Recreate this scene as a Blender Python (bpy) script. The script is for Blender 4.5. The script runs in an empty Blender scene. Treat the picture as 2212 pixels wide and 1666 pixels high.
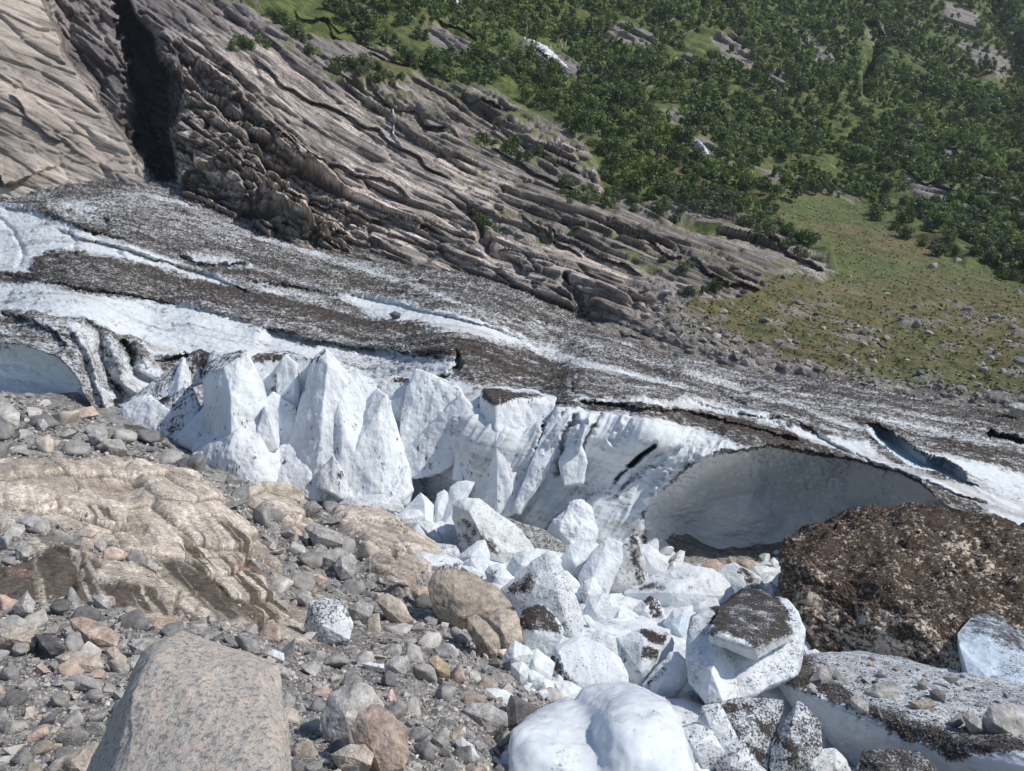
import bpy, bmesh, math, random
import numpy as np
from mathutils import Vector

# ------------------------------------------------------------------ camera
R = math.radians
sc = bpy.context.scene
W0, H0 = 2212.0, 1666.0            # pixel grid the survey points below are written in
HF = R(68); F = W0 / 2 / math.tan(HF / 2); TH = R(10)
cd = bpy.data.cameras.new('camera'); cam = bpy.data.objects.new('camera', cd)
sc.collection.objects.link(cam); sc.camera = cam
cd.sensor_fit = 'HORIZONTAL'; cd.angle = HF
cd.clip_start = 0.05; cd.clip_end = 5000
cam.location = (0, 0, 0); cam.rotation_euler = (R(90) - TH, 0, 0)
# ------------------------------------------------------------------ light
SUN_EL, SUN_AZ = 47, 80            # azimuth measured from "behind the camera" towards the right
sv = Vector((math.sin(R(SUN_AZ)) * math.cos(R(SUN_EL)), -math.cos(R(SUN_AZ)) * math.cos(R(SUN_EL)), math.sin(R(SUN_EL))))
sl = bpy.data.lights.new('sun', 'SUN'); so = bpy.data.objects.new('sun', sl); sc.collection.objects.link(so)
sl.energy = 3.8; sl.angle = R(0.53); sl.color = (1.0, 0.945, 0.865)
so.rotation_euler = sv.to_track_quat('Z', 'Y').to_euler()
wd = bpy.data.worlds.new('World'); sc.world = wd; wd.use_nodes = True
nt = wd.node_tree; bg = nt.nodes['Background']
sky = nt.nodes.new('ShaderNodeTexSky'); sky.sky_type = 'NISHITA'; sky.sun_disc = False
sky.sun_elevation = R(SUN_EL); sky.sun_rotation = math.atan2(sv.x, sv.y)
sky.altitude = 400; sky.air_density = 1.0; sky.dust_density = 0.6; sky.ozone_density = 1.0
nt.links.new(sky.outputs[0], bg.inputs[0]); bg.inputs[1].default_value = 0.125
sc.view_settings.view_transform = 'Standard'; sc.view_settings.look = 'None'
sc.view_settings.exposure = 0.08; sc.view_settings.gamma = 1.0
sc.cycles.max_bounces = 5; sc.cycles.diffuse_bounces = 4; sc.cycles.glossy_bounces = 2
sc.cycles.transmission_bounces = 2; sc.cycles.volume_bounces = 0; sc.cycles.use_denoising = True

# ------------------------------------------------------------------ geometry helpers
rng = np.random.default_rng(11)
COL = sc.collection
CT, ST = math.cos(TH), math.sin(TH)

def P(px, py, Y):
    px = np.asarray(px, float); py = np.asarray(py, float); Y = np.asarray(Y, float)
    xc = (px - W0 / 2) / F; yc = (H0 / 2 - py) / F
    dy = CT + yc * ST; k = Y / dy
    return np.stack([xc * k, Y + 0 * k, (-ST + yc * CT) * k], -1)

def proj(p):
    p = np.asarray(p, float)
    fw = p[..., 1] * CT - p[..., 2] * ST; up = p[..., 1] * ST + p[..., 2] * CT
    return W0 / 2 + F * p[..., 0] / fw, H0 / 2 - F * up / fw

_perm = np.random.default_rng(3).permutation(256); _perm = np.concatenate([_perm, _perm, _perm])
_g = np.random.default_rng(4).normal(size=(256, 3)); _g /= np.linalg.norm(_g, axis=1)[:, None]
_g = _g.astype(np.float32)

def pn(p):
    p = np.asarray(p, np.float32)
    i = np.floor(p); f = p - i; i = i.astype(np.int64) & 255
    u = f * f * f * (f * (f * 6 - 15) + 10)
    r = 0
    for a in (0, 1):
        wa = u[:, 0] if a else 1 - u[:, 0]
        for b in (0, 1):
            wb = u[:, 1] if b else 1 - u[:, 1]
            for c in (0, 1):
                wc = u[:, 2] if c else 1 - u[:, 2]
                h = _perm[_perm[_perm[i[:, 0] + a] + i[:, 1] + b] + i[:, 2] + c]
                g = _g[h]
                d = g[:, 0] * (f[:, 0] - a) + g[:, 1] * (f[:, 1] - b) + g[:, 2] * (f[:, 2] - c)
                r = r + wa * wb * wc * d
    return r * 1.6

def fbm(p, o=4, g=0.5, l=2.03):
    r = 0; a = 1; s = 0
    for k in range(o):
        r = r + a * pn(p + 17.3 * k); s += a; a *= g; p = p * l
    return r / s

def rid(p, o=4, g=0.5, l=2.05):
    r = 0; a = 1; s = 0
    for k in range(o):
        r = r + a * (1 - 2 * np.abs(pn(p + 9.1 * k))); s += a; a *= g; p = p * l
    return r / s

def _h2(i, j, k):
    return _perm[_perm[(i & 255)] + (j & 255)] * 1.0 / 255 if k == 0 else _perm[_perm[_perm[(i & 255)] + (j & 255)] + 7 * k] / 255.0

def worley(u, v):
    """F1, F2 and the id-random of the nearest cell, 2D"""
    iu = np.floor(u).astype(np.int64); iv = np.floor(v).astype(np.int64)
    f1 = np.full(u.shape, 9.0); f2 = f1.copy(); rid_ = np.zeros(u.shape); gx = rid_.copy(); gy = rid_.copy()
    for a in (-1, 0, 1):
        for b in (-1, 0, 1):
            ci, cj = iu + a, iv + b
            cx = ci + _h2(ci, cj, 1); cy = cj + _h2(ci, cj, 2)
            d = np.hypot(u - cx, v - cy)
            m = d < f1
            f2 = np.where(m, f1, np.minimum(f2, d)); rid_ = np.where(m, _h2(ci, cj, 3), rid_)
            gx = np.where(m, u - cx, gx); gy = np.where(m, v - cy, gy)
            f1 = np.where(m, d, f1)
    return f1, f2, rid_, gx, gy

def blur(G, kx, ky):
    for ax, k in ((1, kx), (0, ky)):
        for _ in range(k):
            p = np.pad(G, [(1, 1) if i == ax else (0, 0) for i in range(G.ndim)], mode='edge'); n = G.shape[ax]
            G = (np.take(p, range(0, n), ax) + 2 * np.take(p, range(1, n + 1), ax) + np.take(p, range(2, n + 2), ax)) / 4
    return G

def ss(a, b, x):
    t = np.clip((x - a) / (b - a), 0, 1); return t * t * (3 - 2 * t)

def rbf(ctrl, PX, PY, log=False):
    c = np.array(ctrl, float); x = c[:, 0] / 1000; y = c[:, 1] / 1000; v = 1 / c[:, 2]
    def ker(a, b, c_, d):
        r2 = (a[:, None] - c_[None]) ** 2 + (b[:, None] - d[None]) ** 2
        return 0.5 * r2 * np.log(r2 + 1e-9)
    n = len(c); A = np.zeros((n + 3, n + 3)); A[:n, :n] = ker(x, y, x, y) + np.eye(n) * 1e-5
    Q = np.stack([np.ones(n), x, y], 1); A[:n, n:] = Q; A[n:, :n] = Q.T
    w = np.linalg.solve(A, np.concatenate([v, [0, 0, 0]]))
    X = PX.ravel() / 1000; Yv = PY.ravel() / 1000; out = np.zeros(X.shape)
    for s in range(0, len(X), 50000):
        e = slice(s, s + 50000)
        out[e] = ker(X[e], Yv[e], x, y) @ w[:n] + w[n] + w[n + 1] * X[e] + w[n + 2] * Yv[e]
    return out.reshape(PX.shape)

def pdist(PX, PY, poly, closed=False):
    """distance to a polyline and the parameter (0..1) along it"""
    q = np.array(poly, float); n = len(q)
    best = np.full(PX.shape, 1e9); par = np.zeros(PX.shape)
    seg = [(i, (i + 1) % n) for i in range(n if closed else n - 1)]
    L = [np.hypot(*(q[b] - q[a])) for a, b in seg]; T = sum(L); acc = 0
    for (a, b), l in zip(seg, L):
        d = q[b] - q[a]
        t = np.clip(((PX - q[a][0]) * d[0] + (PY - q[a][1]) * d[1]) / (l * l + 1e-9), 0, 1)
        r = np.hypot(PX - q[a][0] - t * d[0], PY - q[a][1] - t * d[1])
        m = r < best; best = np.where(m, r, best); par = np.where(m, (acc + t * l) / T, par); acc += l
    return best, par

def inside(PX, PY, poly):
    q = np.array(poly, float); n = len(q); r = np.zeros(PX.shape, bool)
    for i in range(n):
        x1, y1 = q[i]; x2, y2 = q[(i + 1) % n]
        if y1 == y2: continue
        c = ((y1 > PY) != (y2 > PY)) & (PX < (x2 - x1) * (PY - y1) / (y2 - y1) + x1)
        r ^= c
    return r

def pm(PX, PY, poly, soft=10):
    """soft polygon mask"""
    q = np.array(poly, float); m = 2.5 * soft
    sel = (PX > q[:, 0].min() - m) & (PX < q[:, 0].max() + m) & (PY > q[:, 1].min() - m) & (PY < q[:, 1].max() + m)
    out = np.zeros(PX.shape)
    if not sel.any(): return out
    a, b = PX[sel], PY[sel]
    d, _ = pdist(a, b, poly, True); s = np.where(inside(a, b, poly), d, -d)
    out[sel] = ss(-soft, soft, s); return out

def grid_mesh(name, V, nu, nv, attrs, mat, smooth=True, keep=None):
    """V: (nv*nu,3), rows of nu"""
    me = bpy.data.meshes.new(name); n = nu * nv
    i = np.arange(n).reshape(nv, nu)
    f = np.stack([i[:-1, :-1], i[1:, :-1], i[1:, 1:], i[:-1, 1:]], -1).reshape(-1, 4)
    if keep is not None:
        k = keep.ravel(); f = f[k[f].all(1)]
    return mesh_np(name, V, f, attrs, mat, smooth)

def mesh_np(name, V, f, attrs, mat, smooth=True, link=True, parent=None):
    me = bpy.data.meshes.new(name); f = np.asarray(f)
    me.vertices.add(len(V)); me.vertices.foreach_set('co', np.asarray(V, np.float32).ravel())
    k = f.shape[1]
    me.loops.add(f.size); me.loops.foreach_set('vertex_index', f.ravel().astype(np.int32))
    me.polygons.add(len(f)); me.polygons.foreach_set('loop_start', (np.arange(len(f)) * k).astype(np.int32))
    try: me.polygons.foreach_set('loop_total', np.full(len(f), k, np.int32))
    except Exception: pass
    me.polygons.foreach_set('use_smooth', np.full(len(f), bool(smooth)))
    for an, av in (attrs or {}).items():
        av = np.asarray(av, np.float32)
        if av.ndim == 2:
            if av.shape[1] == 3: av = np.concatenate([av, np.ones((len(av), 1), np.float32)], 1)
            a = me.attributes.new(an, 'FLOAT_COLOR', 'POINT'); a.data.foreach_set('color', av.ravel())
        else:
            a = me.attributes.new(an, 'FLOAT', 'POINT'); a.data.foreach_set('value', av)
    me.update(calc_edges=True)
    if mat: me.materials.append(mat)
    o = bpy.data.objects.new(name, me)
    if link: COL.objects.link(o)
    if parent: o.parent = parent
    return o

def grid_normals(V, nu, nv):
    G = V.reshape(nv, nu, 3); du = np.gradient(G, axis=1); dv = np.gradient(G, axis=0)
    n = np.cross(du, dv); n /= np.linalg.norm(n, axis=2)[..., None] + 1e-12
    n = n.reshape(-1, 3)
    tocam = -V; s = np.sign((n * tocam).sum(1)); s[s == 0] = 1
    return n * s[:, None]

def tag(o, label=None, cat=None, group=None, kind=None):
    if label: o['label'] = label
    if cat: o['category'] = cat
    if group: o['group'] = group
    if kind: o['kind'] = kind
    return o

# ------------------------------------------------------------------ materials
def nodes_of(name):
    m = bpy.data.materials.new(name); m.use_nodes = True; t = m.node_tree
    return m, t, t.nodes['Principled BSDF']

def N(t, typ, **kw):
    n = t.nodes.new(typ)
    for k, v in kw.items():
        if k.startswith('i_'):
            key = k[2:]; n.inputs[int(key) if key.isdigit() else key].default_value = v
        else: setattr(n, k, v)
    return n

def noise(t, coord, scale, detail=4, rough=0.6, stretch=None, rot=None):
    if stretch is not None:
        mp = N(t, 'ShaderNodeMapping'); mp.inputs['Scale'].default_value = stretch
        if rot is not None: mp.inputs['Rotation'].default_value = rot
        t.links.new(coord, mp.inputs[0]); coord = mp.outputs[0]
    n = N(t, 'ShaderNodeTexNoise'); n.inputs['Scale'].default_value = scale
    n.inputs['Detail'].default_value = detail; n.inputs['Roughness'].default_value = rough
    t.links.new(coord, n.inputs['Vector']); return n.outputs['Fac']

def math_(t, op, a, b=None, clamp=False, c=None):
    n = N(t, 'ShaderNodeMath', operation=op, use_clamp=clamp)
    for k, v in enumerate((a, b, c)):
        if v is None: continue
        if isinstance(v, (int, float)): n.inputs[k].default_value = v
        else: t.links.new(v, n.inputs[k])
    return n.outputs[0]

def mapr(t, v, a, b, c=0.0, d=1.0, smooth=False):
    n = N(t, 'ShaderNodeMapRange'); n.clamp = True
    if smooth: n.interpolation_type = 'SMOOTHSTEP'
    t.links.new(v, n.inputs[0])
    for k, x in zip((1, 2, 3, 4), (a, b, c, d)):
        if isinstance(x, (int, float)): n.inputs[k].default_value = x
        else: t.links.new(x, n.inputs[k])
    return n.outputs[0]

def mix(t, fac, a, b, mode='MIX'):
    n = N(t, 'ShaderNodeMix', data_type='RGBA', blend_type=mode)
    for k, v in ((0, fac), (6, a), (7, b)):
        if isinstance(v, (int, float)): n.inputs[k].default_value = v
        elif isinstance(v, tuple): n.inputs[k].default_value = (*v, 1) if len(v) == 3 else v
        else: t.links.new(v, n.inputs[k])
    return n.outputs[2]

def bump(t, h, dist, strength=1.0, normal=None):
    b = N(t, 'ShaderNodeBump'); b.inputs['Strength'].default_value = strength; b.inputs['Distance'].default_value = dist
    t.links.new(h, b.inputs['Height'])
    if normal: t.links.new(normal, b.inputs['Normal'])
    return b.outputs[0]

def coords(t):
    g = N(t, 'ShaderNodeTexCoord'); return g.outputs['Object']

def attr(t, name):
    a = N(t, 'ShaderNodeAttribute'); a.attribute_name = name; return a

def mat_rock(name, s1, s2, bdist, stretch=None, rot=None, rough=0.85, lo=0.55, hi=1.5, spec=0.3, cells=0, vattr=None):
    """rock whose large colour comes from the mesh and whose grain is procedural"""
    m, t, b = nodes_of(name); co = coords(t); col = attr(t, 'Col').outputs['Color']
    n1 = noise(t, attr(t, vattr).outputs['Vector'] if vattr else co, s1, 6, 0.65, stretch, rot); n2 = noise(t, co, s2, 5, 0.7)
    f = math_(t, 'MULTIPLY', mapr(t, n1, 0.32, 0.68, lo, hi), mapr(t, n2, 0.3, 0.7, 0.72, 1.3))
    cc = N(t, 'ShaderNodeCombineXYZ')
    for k in range(3): t.links.new(f, cc.inputs[k])
    t.links.new(mix(t, 1.0, col, cc.outputs[0], 'MULTIPLY'), b.inputs['Base Color'])
    h = math_(t, 'ADD', n1, math_(t, 'MULTIPLY', n2, 0.5))
    if cells:
        vo = N(t, 'ShaderNodeTexVoronoi'); vo.inputs['Scale'].default_value = cells; t.links.new(co, vo.inputs['Vector'])
        v2 = N(t, 'ShaderNodeTexVoronoi'); v2.inputs['Scale'].default_value = cells * 2.7; t.links.new(co, v2.inputs['Vector'])
        hs = math_(t, 'ADD', math_(t, 'MULTIPLY', vo.outputs['Distance'], -.9), math_(t, 'MULTIPLY', v2.outputs['Distance'], -.4)); h = math_(t, 'ADD', h, hs)
        bw = N(t, 'ShaderNodeSeparateColor'); t.links.new(vo.outputs['Color'], bw.inputs[0]); bw2 = N(t, 'ShaderNodeSeparateColor'); t.links.new(v2.outputs['Color'], bw2.inputs[0])
        f3 = math_(t, 'MULTIPLY', mapr(t, bw.outputs[0], 0, 1, .78, 1.22), mapr(t, bw2.outputs[0], 0, 1, .75, 1.25)); c3 = N(t, 'ShaderNodeCombineXYZ')
        for k in range(3): t.links.new(f3, c3.inputs[k])
        src = b.inputs['Base Color'].links[0].from_socket; t.links.new(mix(t, 1.0, src, c3.outputs[0], 'MULTIPLY'), b.inputs['Base Color'])
    t.links.new(bump(t, h, bdist, 0.9), b.inputs['Normal'])
    b.inputs['Roughness'].default_value = rough; b.inputs['Specular IOR Level'].default_value = spec
    return m

def mat_ice(name, sd, sb, bdist, stretch=None, rot=None, dirt=(0.040, 0.034, 0.030), rough=0.45, spec=0.4, fine=1.0, pit=0.02, sss=0.0, soft=.10):
    """ice: Col attribute is the clean ice colour, dirt attribute the density of grit specks"""
    m, t, b = nodes_of(name); co = coords(t); col = attr(t, 'Col').outputs['Color']; d = attr(t, 'dirt').outputs['Fac']
    n1 = noise(t, co, sd, 7, 0.78, stretch, rot)
    n2 = noise(t, co, sd * 0.22, 3, 0.5, stretch, rot)
    n3 = noise(t, co, sb, 5, 0.6)
    s = math_(t, 'ADD', mapr(t, n1, 0.3, 0.7), math_(t, 'MULTIPLY', math_(t, 'SUBTRACT', n2, 0.5), 0.6))
    th = math_(t, 'SUBTRACT', 1.0, d)
    sp = mapr(t, math_(t, 'SUBTRACT', s, th), -soft, soft)
    dn = noise(t, co, sd * 2.1, 3, 0.7)
    dc = mix(t, mapr(t, dn, 0.35, 0.65), tuple(x * 0.5 for x in dirt), tuple(min(1, x * 2.6) for x in dirt))
    col = mix(t, math_(t, 'MULTIPLY', math_(t, 'SUBTRACT', d, .12, clamp=True), 0.42), col, tuple(min(1, x * 4.5) for x in dirt))
    ic = mix(t, mapr(t, n3, 0.3, 0.7, 0, 0.5), col, mix(t, 1.0, col, (0.82, 0.88, 0.93), 'MULTIPLY'))
    t.links.new(mix(t, sp, ic, dc), b.inputs['Base Color'])
    h = math_(t, 'ADD', n3, math_(t, 'MULTIPLY', sp, pit))
    t.links.new(bump(t, h, bdist, 0.8), b.inputs['Normal'])
    t.links.new(mapr(t, sp, 0, 1, rough, 0.9), b.inputs['Roughness'])
    b.inputs['Specular IOR Level'].default_value = spec; b.inputs['IOR'].default_value = 1.31
    if sss:
        b.inputs['Subsurface Weight'].default_value = sss; b.inputs['Subsurface Radius'].default_value = (0.25, 0.45, 0.6)
        b.inputs['Subsurface Scale'].default_value = 0.5
    return m
# ------------------------------------------------------------------ mountainside
CONTACT = [(-500, 445), (0, 437), (180, 425), (330, 413), (400, 432), (520, 470), (620, 500), (700, 530), (800, 560), (900, 598), (1000, 628),
           (1100, 648), (1200, 672), (1300, 705), (1400, 745), (1500, 780), (1600, 808), (1750, 840), (1900, 865), (2050, 888), (2212, 908), (2900, 980)]
M_CTRL = [(-400, 437, 140), (0, 437, 126), (0, 200, 140), (0, 0, 155), (-400, 0, 168), (150, 0, 166), (150, 430, 128), (300, 415, 131),
          (400, 430, 124), (400, 250, 140), (420, 100, 163), (420, 0, 182), (700, 530, 114), (700, 350, 140), (700, 150, 175), (700, 0, 212),
          (1000, 630, 104), (1000, 500, 122), (1000, 350, 152), (1000, 190, 190), (1000, 0, 255), (1250, 690, 96), (1250, 560, 113),
          (1250, 430, 142), (1250, 300, 182), (1250, 0, 290), (1500, 775, 88), (1500, 650, 103), (1500, 560, 120), (1500, 480, 148),
          (1500, 250, 218), (1500, 0, 320), (1800, 840, 82), (1800, 700, 103), (1800, 580, 130), (1800, 450, 178), (1800, 250, 255), (1800, 0, 370),
          (2212, 905, 75), (2212, 750, 98), (2212, 600, 138), (2212, 480, 180), (2212, 300, 250), (2212, 0, 420), (2800, 930, 68), (2800, 600, 135),
          (2800, 300, 260), (2800, 0, 460), (0, -300, 185), (700, -300, 290), (1500, -300, 460), (2212, -300, 600), (2800, -300, 650),
          (-400, 1000, 75), (0, 700, 100), (400, 700, 95), (800, 800, 88), (1200, 900, 78), (1500, 950, 70), (2212, 1020, 62), (1200, 1050, 65), (2800, 1100, 55)]
nu, nv = 1180, 500
pxs = np.linspace(-420, 2760, nu); pys = np.concatenate([np.linspace(-260, -12, 24), np.linspace(-9, 960, nv - 34), np.linspace(975, 1100, 10)])
PX, PY = np.meshgrid(pxs, pys); PX = PX.ravel(); PY = PY.ravel()
inv = rbf(M_CTRL, PX, PY); Y = 1 / np.clip(inv, 1 / 800, 1)
jit = pn(np.stack([PX / 60, PY / 60, PX * 0 + 3.3], 1)); jit2 = pn(np.stack([PX / 14, PY / 14, PX * 0 + 8.3], 1))
wx = PX + 22 * jit + 3 * jit2; wy = PY + 18 * pn(np.stack([PX / 55, PY / 55, PX * 0 + 21.3], 1)) + 3 * jit2
def groove(Y, line, w, dep, sharp=2.0, taper=True):
    d, t = pdist(wx, wy, line); k = np.exp(-(d / w) ** sharp)
    if taper: k = k * ss(0, 0.12, t) * ss(1.0, 0.85, t)
    return Y + dep * k
# the big canyon, clefts, gullies
Y0 = Y.copy()
d, t = pdist(PX + 7 * jit2 + 10 * jit, PY, [(250, -40), (272, 40), (300, 100), (326, 200), (325, 290), (348, 350), (370, 425)])
w_ = np.interp(t, [0, 0.17, 0.3, 0.5, 0.7, 0.85, 1], [8, 18, 32, 50, 42, 28, 16]) * (1.12 + .25 * jit2)
Y = Y + 30 * ss(w_ * 1.25, w_ * 0.6, d) * ss(0.0, 0.2, t)
# wall left of the canyon is set back (darker buttress), left cliff front
Y = Y + 7 * pm(wx, wy, [(95, -30), (150, 130), (225, 230), (285, 330), (340, 420), (380, 425), (300, 200), (255, 60), (240, -30)], 9)
Y = groove(Y, [(365, 90), (430, 165), (500, 250), (560, 290)], 12, 5)
Y = groove(Y, [(225, 20), (250, 40), (330, 60)], 10, 4)
Y = groove(Y, [(830, 225), (900, 260), (960, 300)], 12, 5)
Y = groove(Y, [(1875, 40), (1890, 110), (1872, 190), (1885, 220)], 13, 22)
Y = groove(Y, [(1560, -20), (1575, 40)], 16, 25)
Y = groove(Y, [(1955, 10), (1900, 60), (1880, 110)], 9, 12)
Y = groove(Y, [(1010, 425), (1018, 470), (1045, 520), (1090, 560), (1150, 600)], 7, 5)
Y = groove(Y, [(1215, 590), (1240, 640), (1255, 690), (1290, 720)], 11, 5)
Y = groove(Y, [(2140, 0), (2175, 90), (2212, 200)], 25, 25)
Y = groove(Y, [(1630, 140), (1660, 190)], 7, 8)
Y = groove(Y, [(1300, 270), (1320, 330), (1420, 400)], 14, 4)
# ledges in the rock that throw long shadows: raised lips
def lip(line, w, h):
    """a slab edge: surface juts out above-right of the line, falls back below-left"""
    global Y
    q = np.array(line, float); d, t = pdist(wx, wy, line)
    # side: sign by the vertical offset from the line's interpolated y at this x
    yl = np.interp(wx, q[:, 0], q[:, 1]); side = yl - wy     # >0 above the line
    k = ss(0, 0.1, t) * ss(1, 0.9, t)
    h = h * 0.75
    Y = Y - h * k * ss(-2.5, 2.5, side) * np.exp(-np.clip(side, 0, 1e3) / w) + 0.5 * h * k * (side < 0) * np.exp(np.clip(side, -1e3, 0) / (w * .4))
for ln, w, h in [([(380, 380), (470, 420), (600, 440), (690, 480), (760, 520)], 22, 3.5), ([(480, 330), (600, 400), (720, 440), (860, 480), (980, 500)], 20, 3.2),
                 ([(520, 110), (620, 190), (760, 250), (900, 330), (990, 400)], 26, 3.0), ([(600, 290), (720, 360), (840, 390), (900, 440)], 18, 3),
                 ([(780, 100), (900, 150), (980, 175)], 14, 3), ([(400, 180), (520, 260), (640, 330), (700, 370)], 18, 3), ([(790, 175), (880, 250), (1000, 300)], 20, 3),
                 ([(1000, 195), (1060, 230), (1085, 245)], 22, 5), ([(1050, 330), (1180, 380), (1260, 420)], 16, 3.5), ([(1130, 335), (1200, 345), (1245, 380)], 22, 5),
                 ([(940, 40), (1010, 75), (1040, 100)], 16, 5), ([(1300, 470), (1400, 510), (1480, 570)], 20, 3.5), ([(1180, 480), (1250, 520), (1330, 570), (1400, 600)], 16, 3.2),
                 ([(1480, 560), (1560, 600), (1640, 630)], 22, 4), ([(1640, 510), (1720, 550), (1790, 580)], 16, 5), ([(1130, 460), (1200, 500), (1260, 560)], 14, 3),
                 ([(680, 30), (780, 80), (870, 130)], 14, 3), ([(640, 15), (700, 40), (760, 90)], 12, 3.5), ([(560, 480), (640, 500), (760, 560)], 18, 3),
                 ([(20, 210), (90, 285), (140, 300)], 14, 2.0), ([(0, 350), (20, 400)], 20, 6), ([(1330, 290), (1400, 300), (1440, 330)], 12, 3),
                 ([(1950, 360), (2050, 410), (2150, 470)], 12, 5), ([(2040, 300), (2120, 360), (2212, 420)], 12, 5), ([(1550, 120), (1600, 150), (1640, 160)], 12, 5)]:
    lip(ln, w, h)
V = P(PX, PY, Y); nrm = grid_normals(P(PX, PY, Y0), nu, nv)
# masks
veg_line = [(480, -60), (560, 20), (640, 55), (700, 120), (800, 175), (900, 165), (1000, 185), (1080, 205), (1150, 255), (1225, 300), (1290, 370), (1330, 420),
            (1420, 455), (1530, 500), (1640, 500), (1700, 520), (1790, 560), (1830, 600)]
VEG = veg_line + [(1830, 600), (1660, 580), (1600, 640), (1440, 650), (1400, 680), (1480, 735), (1650, 790), (1850, 835), (2000, 850), (2212, 868), (3000, 930), (3000, -400), (300, -400)]
veg = pm(wx, wy, VEG, 9)
bare = 0
ROCKP = [[(1300, 60), (1350, 45), (1410, 70), (1425, 100), (1340, 95)], [(1540, 80), (1600, 75), (1630, 110), (1645, 165), (1600, 160), (1560, 120)],
         [(1120, 90), (1170, 90), (1225, 125), (1260, 150), (1230, 170), (1190, 155)], [(1635, 355), (1700, 370), (1800, 405), (1860, 430), (1780, 420), (1650, 385)],
         [(1420, 235), (1500, 240), (1520, 260), (1440, 262)], [(2020, 300), (2070, 325), (2120, 380), (2212, 420), (2260, 470), (2180, 445), (2090, 395), (2040, 330)],
         [(1960, 385), (2030, 400), (2100, 440), (2180, 470), (2080, 455), (1990, 420)], [(1010, 100), (1060, 130), (1100, 130), (1040, 100)],
         [(900, 60), (960, 60), (1030, 100), (1000, 130), (930, 90)], [(1440, 285), (1530, 300), (1560, 330), (1500, 335)], [(1560, 315), (1620, 330), (1600, 345)],
         [(1720, 65), (1770, 90), (1810, 130), (1790, 150), (1740, 110)], [(1870, 70), (1940, 40), (1920, 80), (1880, 100)], [(2040, 0), (2120, 30), (2100, 70), (2040, 60)],
         [(640, 60), (760, 100), (800, 160), (720, 130), (600, 60)], [(730, 80), (850, 110), (830, 130), (760, 110)], [(1160, 260), (1200, 290), (1260, 300), (1230, 320), (1150, 290)],
         [(2060, 90), (2160, 110), (2212, 170), (2130, 160)], [(1650, 130), (1690, 160), (1700, 210), (1660, 200)], [(1480, 110), (1530, 130), (1500, 150), (1450, 130)],
         [(1330, 430), (1520, 440), (1650, 470), (1640, 500), (1520, 480), (1400, 455)], [(1930, 225), (1960, 250), (2030, 300), (1990, 300)]]
for q in ROCKP: bare = np.maximum(bare, pm(PX + 7 * jit2 + 8 * jit, PY + 6 * jit2, q, 6))
p3 = V / 1.0
nz_a = fbm(p3 * 0.035, 4); nz_b = fbm(p3 * 0.25 + 5, 4); nz_c = fbm(p3 * 0.9 + 9, 3)
bare = np.maximum(bare, ss(0.33, 0.42, nz_b * 0.7 + nz_a * 0.45) * (PY < 430))
veg = veg * (1 - bare)
# green tufts in the rock near the vegetation edge
up_l = np.interp(PX, [q[0] for q in veg_line], [q[1] for q in veg_line])
tuft = ss(120, 0, PY - up_l) * ss(0.05, 0.28, nz_b) * (PX > 430) * (PX < 1750) * (PY > up_l - 5)
tuft = np.maximum(tuft, ss(0.1, 0.3, nz_b) * 0.9 * pm(PX, PY, [(760, 230), (1100, 290), (1300, 450), (1600, 600), (1500, 700), (1300, 560), (1050, 500), (950, 300)], 30))
veg = np.maximum(veg, tuft * 0.85)
GRASS = [(1640, 415), (1760, 410), (1880, 440), (2000, 520), (2100, 570), (2300, 620), (3000, 700), (3000, 960), (2212, 870), (2000, 850), (1850, 835), (1650, 790), (1480, 740), (1400, 690), (1440, 650), (1600, 640), (1660, 580), (1830, 610), (1800, 540), (1700, 500)]
grass = pm(wx, wy, GRASS, 10)
# scree band between the ice edge and the grass
cy = np.interp(PX, [q[0] for q in CONTACT], [q[1] for q in CONTACT])
scree = pm(wx, wy, [(1370, 590), (1450, 600), (1500, 640), (1470, 660), (1560, 720), (1700, 775), (1900, 805), (2100, 850), (2300, 860), (3000, 930), (3000, 1200), (1300, 1200), (1250, 700), (1330, 690), (1400, 680)], 14)
scree = np.maximum(scree, grass * ss(0.12, 0.3, nz_b) * 0.8 * ss(600, 700, PY))
# rock relief: strata dipping to the lower right in blocks and ledges
A = P(420, 150, 160); B = P(1000, 470, 125); ds = (B - A) / np.linalg.norm(B - A)
mn = nrm[(PX > 400) & (PX < 1000) & (PY > 150) & (PY < 450)].mean(0); mn /= np.linalg.norm(mn)
dt = np.cross(mn, ds); dt /= np.linalg.norm(dt)
if dt[2] < 0: dt = -dt
Ss = V @ ds; Tt = V @ dt; Nn = V @ mn
lf_ = pm(PX, PY, [(-600, -400), (60, -400), (90, 0), (150, 130), (225, 235), (285, 330), (335, 425), (300, 1100), (-600, 1100)], 4) > .5
Ss = np.where(lf_, V[:, 0] - .3 * V[:, 2], Ss); Tt = np.where(lf_, V[:, 2] + .42 * V[:, 0], Tt); Nn = np.where(lf_, V[:, 1], Nn)
w1 = fbm(np.stack([Ss / 30, Tt / 14, Nn / 30], 1), 3); w2 = fbm(np.stack([Ss / 22, Tt / 3.2, Nn / 22 + 4], 1), 3)
Td = Tt + 1.3 * w1 + 0.35 * w2
def saw(x, L, k=0.12):
    f = x / L - np.floor(x / L); return np.where(f < k, f / k, 1 - (f - k) / (1 - k))
rockrel = 0
for L, Am, sg in ((14, 0.9, 1.1), (5.2, 0.42, 2.3), (2.1, 0.22, 3.7)):
    md = 0.35 + 0.9 * ss(-0.3, 0.4, pn(np.stack([Ss / (L * 2.5), Tt / (L * 1.2), Nn * 0 + sg], 1)))
    rockrel = rockrel + Am * (saw(Td + sg * 3, L) - 0.5) * md
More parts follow.
